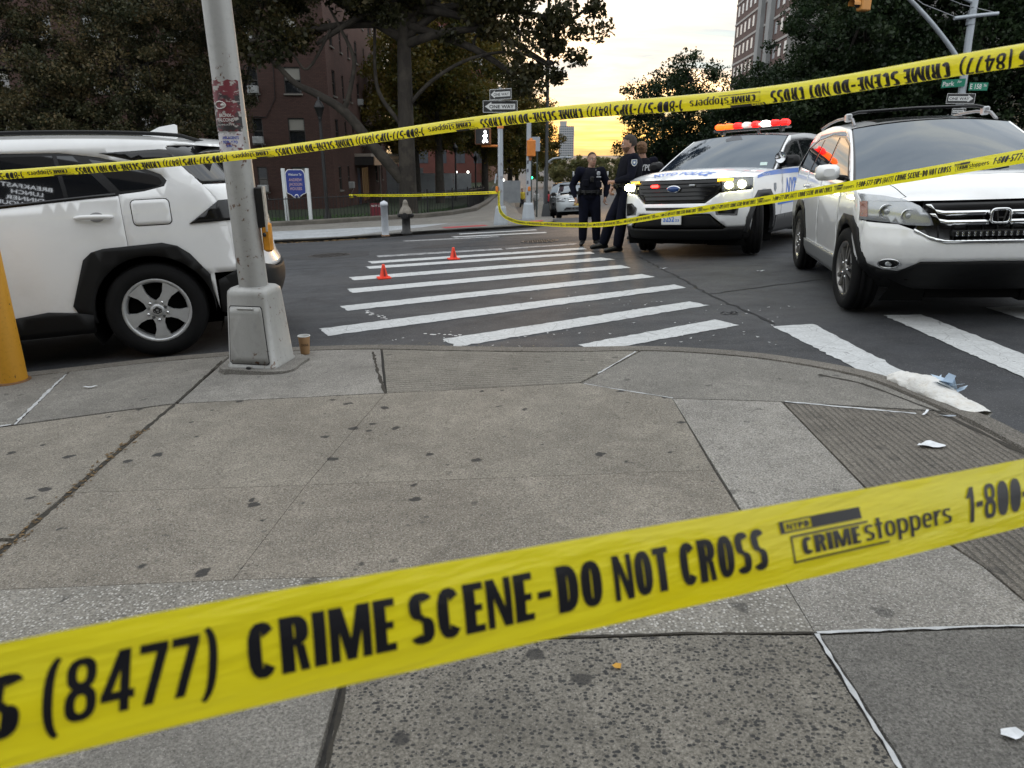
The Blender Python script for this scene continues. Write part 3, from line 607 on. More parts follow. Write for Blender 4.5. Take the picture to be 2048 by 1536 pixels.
def put_wheel(D, parent, x, y, z, steer=0., roll=0., simple=False):
    d, n, rim = D; o = link('wheel', d['tyre'], parent, (x, y, z), (0, 0, (0 if y > 0 else math.pi) + steer)); link('rim', d['rim'], o); link('brake_disc', d['brake_disc'], o); link('hub_cap', d['hub_cap'], o)
    for k in range(n):
        a = 2 * math.pi * k / n + roll; link('spoke', d['spoke'], o, None, (0, a, 0))
        if not simple: a += math.pi / n; link('lug_nut', d['lug_nut'], o, (.072 * math.sin(a), 0, .072 * math.cos(a)))
    return o
def build_car(root, b, paintm, far=False):
    """the panels every one of these cars has"""
    st = .12 if far else .075; up = (0, 0, -1)
    dl = b.dlo; xd0, xd1, xd2 = b.doors
    for s in (1, -1):
        S = lambda off=0., s=s: (lambda x, z: (x, s * (b.W(x, z) + off), z)); inn = (0, -s, 0)
        def lowpan(xa, xb, top, name, fe=False):
            P = [] if fe else [(x, b.bottom(x)) for x in frange(xa, xb, .04)]
            if fe: P = [(x, b.bottom(x)) for x in frange(xa, b.fe(b.rock), .04)] + [(b.fe(z), z) for z in frange(b.rock, b.zft, .06)] + [(x, b.zsh(x)) for x in frange(b.fe(b.zft), xa, .06)]
            else: P += [(x, top(x)) for x in frange(xb, xa, .08)]
            return panel(name, P, S(), paintm, root, st, inn, .02)
        bt = lambda x: sinterp(b.belt, x)
        lowpan(xd0 + .004, None, None, 'fender', True); fd = lowpan(xd1 + .003, xd0 - .003, bt, 'door'); rd = lowpan(xd2 + .003, xd1 - .003, bt, 'door')
        for d_, hx in ((fd, xd1 + .16), (rd, xd2 + b.hoff)):
            if far: continue
            hz = b.hz; y = s * (b.W(hx, hz)); m = MB()
            m.tube([(hx - .10, y - s * .004, hz - .002), (hx - .085, y + s * .028, hz), (hx, y + s * .036, hz + .004), (hx + .1, y + s * .03, hz + .006), (hx + .14, y + s * .004, hz + .004)], [.012, .017, .018, .017, .011], 8); m.build('handle', paintm if not b.blackhandle else CLAD, d_)
            panel('handle_recess', [(hx + .05 * math.cos(t), hz + .035 * math.sin(t)) for t in frange(0, 6.0, .4)], S(.0012), M('handle recess', (.3, .3, .31), .4), d_, .05, None)
        # quarter panel with the pillars: one sheet that frames the window opening
        P = [b.wsedge(t) for t in frange(0, 1, .12)] + [(x, sinterp(b.roof, x)) for x in frange(b.xt, b.xe, .1)][1:]
        P += [(b.re(z), z) for z in frange(sinterp(b.roof, b.xe), b.zbump, .07)] + [(x, max(b.zbump, b.bottom(x))) for x in frange(b.re(b.zbump), -b.ra, .05)][1:] + [(x, b.bottom(x)) for x in frange(-b.ra, xd2, .04)]
        P += dl[::-1]; P = [q for i, q in enumerate(P) if math.dist(q, P[i - 1]) > .006]
        panel('quarter_panel', P, S(), paintm, root, st, inn, .02)
        panel('window_surround', dl + [(x, bt(x)) for x in frange(dl[-1][0], dl[0][0], .15)][1:-1], S(-.006), BLK, root, .12, None)
        for wq in b.windows: panel('side_window', wq, S(-.0025), GLASS, root, .12, None)
        panel('window_trim', [(x, bt(x) + .004) for x in frange(dl[0][0], xd2 + .02, .15)] + [(x, bt(x) + .024) for x in frange(xd2 + .02, dl[0][0], .15)], S(.004), b.beltmat, root, .15, inn, .008)
        # liners behind the wheel openings, floor
        for xa in (0., b.wb):
            m = MB(); P = [(xa + (b.ra + .03) * math.cos(t), b.tr + (b.ra + .03) * math.sin(t)) for t in frange(-.5, math.pi + .5, .2)]; V = []
            for x, z in P: V += [(x, s * (b.W(x, max(z, b.rock)) - .012), z), (x, s * .35, z)]
            m.add(V, grid_faces(len(P), 2)); k = len(P); m.add([(x, s * .35, z) for x, z in P], [tuple(range(k))]); m.build('wheel_liner', DARK, root)
    vs = [math.sin(math.pi / 2 * t) for t in frange(-1, 1, .1 if not far else .2)]
    gridpart('hood', lambda q, v: b.hood(q, v * b.hoodw), frange(0, 1, .06), vs, paintm, root)
    for s in (-1, 1): gridpart('fender_top', lambda q, v, s=s: b.hood(q, s * v), frange(0, 1, .06), frange(b.hoodw + .006, 1, .04), paintm, root)
    gridpart('cowl', lambda q, v: b.ws(-.03 + q * .07, v, -.012), [0, 1], vs, CLAD, root)
    gridpart('windshield', lambda t, v: b.ws(.02 + t * .96, v * .955), frange(0, 1, .1), frange(-1, 1, .1), WSG, root)
    gridpart('windshield_frame', lambda t, v: b.ws(-.01 + t * 1.02, v, -.01), frange(0, 1, .1), frange(-1, 1, .1), BLK, root)
    gridpart('roof', lambda t, v: b.rooft(t, v), frange(0, 1, .06), vs, paintm, root)
    m = MB(); m.box(((b.xf + b.xr) / 2, 0, b.rock + .04), (b.xf - b.xr - .5, b.hw * 1.2, .08)); m.box(((b.xf + b.xr) / 2, 0, .62), (b.xf - b.xr - .7, .68, .9)); m.box((b.xc * .45, 0, .9), (b.xc + .7, b.hw * 1.55, .3)); m.build('underbody', DARK, root)
def mirror_pair(root, b, x, z, mat, size=(.09, .2, .15), arm=.05):
    for s in (1, -1):
        y = s * (b.W(x, z) + arm + size[1] / 2); m = MB(); V = []
        n = 12
        for i, (q, k) in enumerate(((-.5, .62), (-.42, .86), (-.1, 1.), (.25, .9), (.5, .45))):
            for j in range(n): t = 2 * math.pi * j / n; c, d = math.cos(t), math.sin(t); V.append((x + q * size[0] * 1.6, y + k * .5 * size[1] * math.copysign(abs(c) ** .6, c), z + k * .5 * size[2] * math.copysign(abs(d) ** .7, d) + .02))
        m.add(V, [(i * n + j, i * n + (j + 1) % n, (i + 1) * n + (j + 1) % n, (i + 1) * n + j) for i in range(4) for j in range(n)], True); m.add(V[-n:], [tuple(range(n))]); o = m.build('mirror', mat, root)
        MB().add([(q[0] - .002, q[1], q[2]) for q in V[:n]], [tuple(range(n))]).build('mirror_glass', GLASS, o); MB().tube([(x, s * (b.W(x, z) - .02), z - .04), (x, y - s * size[1] * .3, z - .02)], [.028, .022], 8).build('mirror_arm', CLAD, o)
def clad_arch(root, b, xa, outer, mat=None, off=.016, th=.05):
    for s in (1, -1):
        r = b.ra - .03; inner = [(xa + r * math.cos(t), b.tr + r * math.sin(t)) for t in frange(math.pi * 1.04, -.04 * math.pi, .12)]
        panel('wheel_arch', [(xa + x, z) for x, z in outer] + inner, lambda x, z, s=s: (x, s * (b.W(x, z) + off), z), mat or CLAD, root, .08, (0, -s, 0), th)
def sill(root, b, top, mat=None, z0=None):
    P = [(x, b.rock - .09) for x in frange(b.ra, b.wb - b.ra, .2)] + top
    for s in (1, -1): panel('sill_cladding', P, lambda x, z, s=s: (x, s * (b.W(x, max(z, .2)) + .022 - max(0, b.rock - z) * .25), z), mat or CLAD, root, .1, (0, -s, 0), .05)
def mir(P): return [(-y, z) for y, z in P][::-1]
def sym(P): return P + mir(P)
def fpan(root, b, name, P, mat, off=0., inw=.02, step=.06, both=False, rear=False, parent=None):
    f = b.rear if rear else b.front; os_ = []
    for Q in ([P, mir(P)] if both else [P]): os_.append(panel(name, Q, lambda y, z: f(y, z, off), mat, parent or root, step, ((1 if rear else -1), 0, 0), inw))
    return os_ if both else os_[0]
# ----------------------------------------------------------------- white crossover parked on the left, seen from its rear quarter
def rav4():
    root = thing('parked_suv', 'white SUV with black wheel arches parked at left behind the grey metal pole', 'SUV')
    b = Body(hw=.93, wb=2.69, tr=.366, ra=.45, xf=3.62, xr=-.985, af=.55, ar=.42, fp=[(.2, -.1), (.5, 0), (.8, -.02), (1.0, -.1)], rp=[(.2, .12), (.45, .0), (.62, .0), (.72, .04), (.95, .05), (1.15, .10), (1.3, .2), (1.5, .36), (1.64, .42)],
             belt=[(-.9, 1.27), (-.3, 1.25), (.3, 1.215), (1.0, 1.17), (1.8, 1.12), (2.6, 1.07)], zb=.82, tuck=.07, barrel=.03, tum=.29, zft=.95, xc=2.5, zc=1.07, hk=2.2, hcrown=.07, cbow=.2, rbow=.12, rcrown=.06, hoodw=.84, xt=1.72, zt=1.575,
             roof=[(-.62, 1.56), (-.3, 1.6), (.2, 1.63), (.8, 1.64), (1.3, 1.62), (1.72, 1.575)], xe=-.55, rock=.33, zbump=.62, doors=(2.2, 1.05, .11), hoff=.17, hz=1.085, blackhandle=False, beltmat=BLK,
             dlo=[(2.32, 1.09), (1.8, 1.44), (1.5, 1.515), (.9, 1.548), (.45, 1.54), (.2, 1.5), (-.04, 1.43), (-.19, 1.365), (-.225, 1.32), (-.2, 1.28), (-.06, 1.25), (.11, 1.235)],
             windows=[[(2.24, 1.11), (1.78, 1.42), (1.5, 1.49), (1.13, 1.515), (1.09, 1.17)], [(1.0, 1.18), (1.03, 1.515), (.9, 1.525), (.5, 1.522), (.465, 1.215)], [(.435, 1.22), (.47, 1.52), (.37, 1.515), (.16, 1.245)], [(.1, 1.262), (.27, 1.49), (.13, 1.46), (-.02, 1.41), (-.17, 1.345), (-.19, 1.31), (-.16, 1.285), (-.06, 1.267)]])
    build_car(root, b, WHITE)
    W = lambda o: (lambda x, z: (x, (b.W(x, z) + o), z)); inn = (0, -1, 0)
    for s in (1, -1):
        S = lambda o, s=s: (lambda x, z: (x, s * (b.W(x, z) + o), z))
        panel('pillar_trim', [(.2, 1.53), (.0, 1.475), (-.16, 1.45), (-.52, 1.46), (-.55, 1.52), (-.2, 1.545)], S(.004), BLK, root, .08, (0, -s, 0), .01)
        if False: panel('side_crease', [(1.9, .985), (.9, 1.03), (.0, 1.02), (-.5, .96), (-.5, .952), (0, 1.008), (.9, 1.018), (1.9, .975)], S(.003), WHITE, root, .1, (0, -s, 0), .006)
        panel('tail_lamp', [(-.56, 1.16), (-.33, 1.0), (-.72, 1.01), (-.86, 1.03), (-.82, 1.17)], S(.012), BLK, root, .06, (0, -s, 0), .02); panel('tail_lens', [(-.76, 1.1), (-.7, 1.05), (-.82, 1.045), (-.84, 1.1)], S(.016), REDL, root, .06, (0, -s, 0), .01)
        rx = frange(-.5, 1.75, .15); MB().tube([(x, s * (b.W(x, sinterp(b.roof, x)) - .09), sinterp(b.roof, x) + (.05 if .0 < (x + .5) < 2.2 else .025)) for x in rx], .014, 8).build('roof_rail', CLAD, root)
    # fuel flap on the near side
    cx, cz = -.085, 1.1; rr = lambda w, h, r: [(cx + sx * (w - r) + r * math.cos(a + q), cz + sz * (h - r) + r * math.sin(a + q)) for sx, sz, a in ((1, 1, 0), (-1, 1, 1.57), (-1, -1, 3.14), (1, -1, 4.71)) for q in (0, .5, 1.05, 1.57)]
    fl = panel('fuel_flap', rr(.128, .09, .03), W(.003), WHITE, root, .06, inn, .004); panel('fuel_flap_gap', rr(.134, .096, .034), W(.0012), BLK, root, .06, None)
    clad_arch(root, b, 0, [(.48, .36), (.53, .41), (.55, .46), (.42, .79), (.36, .84), (.28, .86), (-.12, .875), (-.22, .845), (-.3, .78), (-.42, .61), (-.42, .55), (-.43, .36)]); clad_arch(root, b, b.wb, [(.5, .34), (.52, .55), (.48, .72), (.36, .86), (.2, .93), (-.2, .935), (-.38, .85), (-.52, .6), (-.55, .34)])
    sill(root, b, [(2.26, .38), (2.1, .4), (1.5, .41), (1.0, .40), (.72, .43), (.5, .40), (.43, .38)])
    # tail: bumper, tailgate, glass, spoiler
    e_ = lambda z, k=.985: k * b.flat(b.xr + b.ar, z)
    fpan(root, b, 'rear_bumper_cladding', [(-e_(.25), .25), (e_(.25), .25), (e_(.45), .45), (e_(.68), .68), (.6, .6), (-.6, .6), (-e_(.68), .68), (-e_(.45), .45)], CLAD, .012, .05, rear=True)
    fpan(root, b, 'tailgate', [(-e_(.61), .61), (e_(.61), .61), (e_(.8), .8), (e_(1.0), 1.0), (e_(1.28), 1.28), (-e_(1.28), 1.28), (-e_(1.0), 1.0), (-e_(.8), .8)], WHITE, 0, .02, rear=True); fpan(root, b, 'rear_window', [(-e_(1.29), 1.29), (e_(1.29), 1.29), (e_(1.45), 1.45), (e_(1.56), 1.56), (-e_(1.56), 1.56), (-e_(1.45), 1.45)], GLASS, -.002, .01, rear=True)
    panel('bumper_corner', [(-.46, .31), (b.re(.27), .27), (b.re(.45), .45), (b.re(.68), .68), (-.62, .63), (-.47, .56)], W(.012), CLAD, root, .07, inn, .03)
    sp = MB(); pr = [(-.48, .002), (-.70, -.02), (-.71, -.04), (-.5, -.06)]
    V = []
    for t in frange(-1, 1, .125):
        y = t * .69
        for x, z in pr: V.append((x + .05 * t * t, y, 1.645 + z - .075 * abs(t) ** 2.4))
    sp.add(V, [(i * 4 + j, i * 4 + (j + 1) % 4, (i + 1) * 4 + (j + 1) % 4, (i + 1) * 4 + j) for i in range(len(V) // 4 - 1) for j in range(4)], False); sp.build('spoiler', WHITE, root)
    fin = MB(); P = [(-.02, 0), (-.03, .055), (-.10, .07), (-.14, .06), (.2, 0)]; fin.prism([(x, z) for x, z in [(.2, 0), (.04, .075), (-.08, .095), (-.1, .085), (-.09, -.02), (.2, -.02)]], -.016, .016, Matrix.Translation((-.2, 0, 1.675)) @ Matrix.Rotation(math.pi / 2, 4, 'X')); fin.build('antenna_fin', WHITE, root)
    fpan(root, b, 'front_bumper', [(-.9, .3), (.9, .3), (.9, .95), (-.9, .95)], WHITE, 0)
    fpan(root, b, 'grille', [(-.55, .45), (.55, .45), (.45, .88), (-.45, .88)], CLAD, .006); fpan(root, b, 'headlight', [(.5, .78), (.88, .82), (.88, .94), (.5, .86)], LENS, .006, both=True)
    mirror_pair(root, b, 2.2, 1.14, WHITE)
    D = wheel_data(.366, .225, .24, 5, 'five', ALLOY); rw = None
    for x in (0., b.wb):
        for s in (1, -1): o = put_wheel(D, root, x, s * .815, .366, 0, .0 if x else .02); rw = rw or o
    e = MB()
    for a, c, rx, rz in ((0, 0, .03, .02), (0, .006, .014, .026), (0, .011, .022, .01)): e.tube([(a + rx * math.cos(t), .098, c * .5 + rz * math.sin(t)) for t in frange(0, 5.9, .4)], .003, 6, closed=True)
    e.build('wheel_emblem', BLK, rw)
    root.matrix_world = ground_matrix(-2.83 - .34 * .97, 5.59 + .94 * .97, math.pi + R(20)) @ Matrix.Scale(1.045, 4); return root
RAV = rav4()

# ----------------------------------------------------------------- white SUV with the light bar in its grille, right foreground
def crv():
    root = thing('stopped_suv', 'white SUV with roof cross bar and chrome grille standing on the right crosswalk', 'SUV')
    b = Body(hw=.885, wb=2.62, tr=.36, ra=.42, xf=3.38, xr=-1.05, af=.5, ar=.4, fp=[(.2, -.34), (.36, -.16), (.45, -.04), (.52, 0), (.66, .0), (.72, -.03), (.9, -.07), (1.0, -.12), (1.06, -.2)], rp=[(.2, .12), (.5, 0), (.9, .04), (1.2, .12), (1.6, .35)],
             belt=[(-.9, 1.2), (.3, 1.15), (1.4, 1.12), (2.5, 1.09)], zb=.78, tuck=.07, barrel=.035, tum=.34, zft=.955, xc=2.42, zc=1.085, hk=1.9, hcrown=.065, cbow=.2, rbow=.14, rcrown=.05, hoodw=.8, xt=1.42, zt=1.56,
             roof=[(-.75, 1.52), (0, 1.6), (.7, 1.62), (1.42, 1.56)], xe=-.7, rock=.33, zbump=.6, doors=(2.15, 1.13, .22), hoff=.14, hz=1.0, blackhandle=False, beltmat=CLAD,
             dlo=[(2.28, 1.115), (1.75, 1.42), (1.4, 1.5), (.7, 1.535), (.0, 1.5), (-.4, 1.42), (-.62, 1.3), (-.6, 1.22), (-.3, 1.185), (.22, 1.16)],
             windows=[[(2.2, 1.13), (1.72, 1.4), (1.4, 1.475), (1.2, 1.49), (1.16, 1.135)], [(1.08, 1.14), (1.1, 1.495), (.7, 1.51), (.4, 1.5), (.3, 1.165)], [(.22, 1.18), (.33, 1.5), (0, 1.475), (-.38, 1.4), (-.58, 1.29), (-.56, 1.24)]])
    build_car(root, b, WHITE)
    base_front = b.front; dz = lambda z: -.05 * min(1, max(0, (z - .55) / .15)); b.front = lambda y, z, off=0.: base_front(y * .975, z + dz(z), off)
    # nose: white bumper with its dipped lower edge, black apron, dark grille, chrome bars, lamps
    up = [(.0, .70), (.36, .7), (.46, .73), (.56, .79), (.66, .83), (.893, .845)]
    lowe = [(.893, .505), (.86, .475), (.72, .42), (.62, .415), (.5, .50), (.0, .51)]
    half = up + lowe[:-1]; fpan(root, b, 'front_bumper', [(y, z) for y, z in lowe[::-1]] + [(y, z) for y, z in up[::-1]] + [(-y, z) for y, z in up[1:]] + [(-y, z) for y, z in lowe[:-1]], WHITE, 0, .03, .05)
    for s in (1, -1):   # corner of the bumper running back to the wheel
        panel('bumper_corner', [(b.fe(.8), .8), (b.wb + .36, .8), (b.wb + .42, .6), (b.wb + .43, .5), (b.fe(.5), .5)], lambda x, z, s=s: (x, s * (b.W(x, z) + .004), z), WHITE, root, .05, (0, -s, 0), .02)
        panel('apron_corner', [(b.fe(.5), .5), (b.wb + .43, .51), (b.wb + .42, .3), (b.fe(.28), .26)], lambda x, z, s=s: (x, s * (b.W(x, z) + .004), z), CLAD, root, .05, (0, -s, 0), .02)
    fpan(root, b, 'apron', [(y, z - .004) for y, z in lowe[::-1]] + [(.893, .25), (-.893, .25)] + [(-y, z - .004) for y, z in lowe[:-1]], CLAD, .004, .06, .05)
    fpan(root, b, 'grille_backing', [(y, z) for y, z in [(-.56, .79), (-.46, .73), (-.36, .7), (.36, .7), (.46, .73), (.56, .79), (.52, .9), (.5, 1.0), (-.5, 1.0), (-.52, .9)]], BLK, -.015, .0)
    for za, zb_, w0 in ((.93, .895, .5), (.862, .825, .47)):
        for s in (1, -1):
            P = [(.07, zb_), (w0 * .72, zb_), (w0 * .84, zb_ + .02), (w0 * .92, za + .05), (w0 * 1.0, za + .05), (w0 * .95, za + .03), (w0 * .86, za + .01), (w0 * .74, za), (.07, za)]; P = P if s > 0 else mir(P)
            fpan(root, b, 'grille_bar', P, CHROME, .03, .05, .04)
    fpan(root, b, 'grille_lip', [(y, z - .008) for y, z in [(-.56, .79), (-.46, .735), (-.36, .705), (.36, .705), (.46, .735), (.56, .79)]] + [(y, z + .012) for y, z in [(.56, .79), (.46, .735), (.36, .705), (-.36, .705), (-.46, .735), (-.56, .79)]], CHROME, .012, .02, .05)
    for k in range(-4, 5): fpan(root, b, 'grille_slat', [(k * .1 - .004, .72), (k * .1 + .004, .72), (k * .1 + .004, .82), (k * .1 - .004, .82)], CLAD, .0, .01, .1)
    lb = MB(); f = b.front(0, .765); lb.box((f.x + .0, 0, .715), (.06, .62, .045), 0, .006); bar = lb.build('light_bar', CLAD, root)
    for k in range(15):
        for zz in (-.009, .009): MB().lathe([(.0001, .004), (.0085, .012), (.0095, .014)], 8, Matrix.Translation((f.x + .026, (k - 7) * .04, .715 + zz)) @ Matrix.Rotation(math.pi / 2, 4, 'Y'), cap=False).build('light_bar_lens', LAMPIN, bar)
    # badge: rounded frame and the letter
    bx = b.front(0, .89).x + .045; fr = MB(); fr.tube([(bx, .062 * math.copysign(abs(math.cos(t)) ** .45, math.cos(t)), .838 + .05 * math.copysign(abs(math.sin(t)) ** .5, math.sin(t))) for t in frange(0, 6.1, .22)], .011, 8, closed=True); bd = fr.build('badge', CHROME, root)
    MB().box((bx - .01, 0, .838), (.012, .11, .09)).build('badge_backing', BLK, bd); hm = MB()
    for s in (1, -1): hm.prism([(s * .022, -.036), (s * .04, .04), (s * .026, .04), (s * .012, -.036)][::s], 0, .012, Matrix.Translation((bx, 0, .838)) @ Matrix(((0, 0, 1, 0), (1, 0, 0, 0), (0, 1, 0, 0), (0, 0, 0, 1))))
    hm.prism([(-.024, -.016), (.024, -.016), (.022, -.004), (-.022, -.004)], 0, .0115, Matrix.Translation((bx, 0, .838)) @ Matrix(((0, 0, 1, 0), (1, 0, 0, 0), (0, 1, 0, 0), (0, 0, 0, 1)))); hm.build('badge_letter', CHROME, bd)
    HL = [(.893, .86), (.72, .845), (.6, .825), (.47, .82), (.43, .825), (.46, .9), (.53, .97), (.62, 1.015), (.75, 1.045), (.885, 1.06)]
    for s in (1, -1):
        P = HL if s > 0 else mir(HL); fpan(root, b, 'headlight_bowl', P, M('bright lamp housing', (.5, .52, .54), .2, .5), -.004, .02, .05)
        h = fpan(root, b, 'headlight', [(y * .997, z) for y, z in P], M('headlamp cover', (.55, .58, .6), .04, .15, coat=1., alpha=.14), .008, .012, .05)
        for (y, z, r, mm) in ((.735, .925, .052, LAMPIN), (.6, .895, .045, LAMPIN)):
            p = b.front(s * y, z); m = MB(); m.lathe([(r + .008, 0), (r + .006, .012), (r, .01), (r * .7, -.015), (.0001, -.03)], 18, Matrix.Translation((p.x - .012, p.y, p.z)) @ Matrix.Rotation(math.pi / 2, 4, 'Y'), cap=False); m.build('lamp_reflector', CHROME, h); MB().ball((p.x - .008, p.y, p.z), r * .5).build('lamp_bulb', LENS, h)
        fpan(root, b, 'turn_lens', [(y, z) for y, z in ([(.89, .88), (.85, .88), (.85, 1.0), (.888, 1.0)] if s > 0 else mir([(.89, .88), (.85, .88), (.85, 1.0), (.888, 1.0)]))], M('dull orange lens', (.25, .08, .04), .2), .002, .0, parent=h)
        fg = [(.7 + .068 * math.cos(t), .475 + .038 * math.sin(t)) for t in frange(0, 6.0, .35)]; fg = fg if s > 0 else mir(fg)
        o = fpan(root, b, 'fog_lamp', fg, BLK, .006, .01, .04); p0 = [b.front(y, z, .010) for y, z in fg]; MB().tube(p0, .006, 6, closed=True).build('fog_lamp_ring', CHROME, o); pc = b.front(s * .7, .475, .006); MB().ball(pc, (.012, .028, .022)).build('fog_lamp_bulb', LENS, o)
    clad_arch(root, b, 0, [(.46, .34), (.455, .5), (.34, .74), (.18, .83), (-.18, .83), (-.34, .74), (-.455, .5), (-.46, .34)], off=.008); clad_arch(root, b, b.wb, [(.455, .36), (.45, .5), (.335, .735), (.18, .825), (-.18, .825), (-.34, .74), (-.455, .5), (-.46, .34)], off=.008)
    sill(root, b, [(2.19, .42), (1.3, .42), (.43, .42)], M('grey sill', (.16, .165, .17), .45))
    fpan(root, b, 'tailgate', [(-.86, .3), (.86, .3), (.86, 1.2), (.72, 1.55), (-.72, 1.55), (-.86, 1.2)], WHITE, 0, .02, rear=True); mirror_pair(root, b, 2.12, 1.15, WHITE, (.1, .22, .15))
    # roof: dark glass panel, rails, cross bar
    gridpart('sunroof', lambda t, v: b.rooft(.08 + t * .32, v * .62, .004), frange(0, 1, .12), frange(-1, 1, .2), BLK, root)
    for s in (1, -1):
        MB().tube([(x, s * (b.W(x, sinterp(b.roof, x)) - .07), sinterp(b.roof, x) + (.02 if x in (1.3, -.55) else .075)) for x in (1.3, 1.15, .8, .4, 0, -.4, -.55)], .015, 8).build('roof_rail', M('grey rail', (.25, .25, .26), .35, .7), root)
    for x in (.98,):
        y = b.W(x, 1.6) - .05; cb = MB().tube([(x, -y, 1.71), (x, -y + .1, 1.735), (x, 0, 1.745), (x, y - .1, 1.735), (x, y, 1.71)], .016, 10).build('cross_bar', BLK, root)
        for s in (1, -1): MB().box((x, s * (y - .01), 1.685), (.1, .06, .08), 0, .012).build('bar_foot', ALLOY, cb)
    for s in (1, -1):
        w_ = MB(); p = [b.ws(.06 + .02 * k, -.55 * s * 0 + (.1 * k - .05) if s > 0 else (-.75 + .1 * k), .012) for k in range(6)]; w_.tube(p, .008, 6).build('wiper', CLAD, root)
    D = wheel_data(.362, .225, .235, 5, 'twin', M('grey alloy', (.32, .31, .3), .35, .85))
    for x in (0., b.wb):
        for s in (1, -1): put_wheel(D, root, x, s * .79, .36, R(4) if x else 0, .3)
    f = Vector((-.222, -.975)); h = math.atan2(f.y, f.x); lf = Vector((-f.y, f.x)); c = Vector((2.95, 6.27)) - f * 2.62 + lf * .88
    root.matrix_world = ground_matrix(c.x, c.y, h); return root
CRV = crv()
# ----------------------------------------------------------------- police SUV across the far crosswalk, and two parked cars down the avenue
EXP = dict(hw=.99, wb=3.025, tr=.39, ra=.46, xf=3.89, xr=-1.15, af=.55, ar=.4, fp=[(.2, -.16), (.35, -.05), (.5, 0), (.7, .0), (.85, -.03), (1.05, -.06), (1.1, -.09)], rp=[(.2, .12), (.5, 0), (.9, .04), (1.2, .12), (1.7, .38)],
           belt=[(-.9, 1.24), (.3, 1.22), (1.6, 1.2), (2.8, 1.17)], zb=.8, tuck=.07, barrel=.035, tum=.33, zft=1.08, xc=2.52, zc=1.17, hk=2.4, hcrown=.06, cbow=.2, rbow=.14, rcrown=.05, hoodw=.82, xt=1.5, zt=1.67,
           roof=[(-.85, 1.6), (0, 1.7), (.7, 1.72), (1.5, 1.67)], xe=-.8, rock=.36, zbump=.62, doors=(2.25, 1.15, .2), hoff=.14, hz=1.08, blackhandle=True, beltmat=BLK,
           dlo=[(2.36, 1.2), (1.82, 1.52), (1.48, 1.6), (.7, 1.64), (-.1, 1.61), (-.5, 1.52), (-.7, 1.4), (-.72, 1.3), (-.3, 1.25), (.2, 1.23)],
           windows=[[(2.26, 1.22), (1.79, 1.5), (1.45, 1.575), (1.23, 1.59), (1.19, 1.22)], [(1.1, 1.225), (1.13, 1.6), (.7, 1.615), (.38, 1.61), (.3, 1.24)], [(.2, 1.255), (.3, 1.6), (-.1, 1.575), (-.47, 1.5), (-.66, 1.385), (-.67, 1.32)]])
def nose(root, b, paintm, police):
    e = lambda z, k=.985: k * b.flat(b.xf - b.af, z)
    gr = [(-.46, .77), (.46, .77), (.62, .9), (.66, 1.0), (.6, 1.075), (-.6, 1.075), (-.66, 1.0), (-.62, .9)]
    low = [(-.7, .42), (.7, .42), (.52, .6), (-.52, .6)]
    bump = [(-e(.42), .43), (-.74, .43), (-.54, .615), (.54, .615), (.74, .43), (e(.42), .43), (e(.7), .7), (e(.92), .92), (.64, .885), (.47, .755), (-.47, .755), (-.64, .885), (-e(.92), .92), (-e(.7), .7)]
    fpan(root, b, 'front_bumper', bump, paintm, 0, .04, .06); fpan(root, b, 'grille', gr, BLK, -.012, .01, .08); fpan(root, b, 'lower_intake', low, CLAD, -.02, .01, .1); fpan(root, b, 'apron', [(-e(.42), .43), (-e(.3), .25), (e(.3), .25), (e(.42), .43), (.74, .43), (.7, .40), (-.7, .40), (-.74, .43)], CLAD, .008, .05, .08)
    for k in range(5): fpan(root, b, 'grille_bar', [(-.44 - .045 * k, .8 + .055 * k), (.44 + .045 * k, .8 + .055 * k), (.44 + .045 * k, .81 + .055 * k), (-.44 - .045 * k, .81 + .055 * k)], CLAD, .004, .02, .2)
    fpan(root, b, 'bumper_slot', [(-.42, .665), (.42, .665), (.44, .705), (-.44, .705)], CLAD, .004, .0, .15)
    fpan(root, b, 'side_vent', [(.62, .6), (.86, .58), (.88, .76), (.72, .77), (.6, .7)], BLK, .004, .0, .08, both=True)
    HLp = [(.665, .905), (.66, 1.0), (.62, 1.075), (e(1.07), 1.075), (e(.95), .935)]
    for s in (1, -1):
        P = HLp if s > 0 else mir(HLp); h = fpan(root, b, 'headlight', P, M('lamp housing', (.2, .21, .22), .25, .6), -.004, .01, .06)
        if police:
            for y, z, r in ((.74, .985, .04), (.87, .99, .045)): p = b.front(s * y, z, .004); MB().ball(p, (.035, r * 1.5, r * 1.15)).build('lit_lamp', HEADON, h)
            fpan(root, b, 'marker_strip', (lambda Q: Q if s > 0 else mir(Q))([(.6, 1.045), (.78, 1.05), (.78, 1.07), (.6, 1.07)]), AMBON, .008, .006, .1, parent=h)
        else:
            for y in (.74, .87): MB().ball(b.front(s * y, .99, .004), (.03, .05, .045)).build('lamp_bulb', LENS, h)
    return e
def fill_tail(root, b, paintm):
    e = lambda z: .985 * b.flat(b.xr + b.ar, z); zz = [.3, .6, .9, 1.2]
    fpan(root, b, 'tailgate', [(-e(z), z) for z in zz[::-1]] + [(e(z), z) for z in zz], paintm, 0, .02, .2, rear=True); fpan(root, b, 'rear_window', [(-e(1.55), 1.55), (-e(1.21), 1.21), (e(1.21), 1.21), (e(1.55), 1.55)], GLASS, -.004, .01, .2, rear=True)
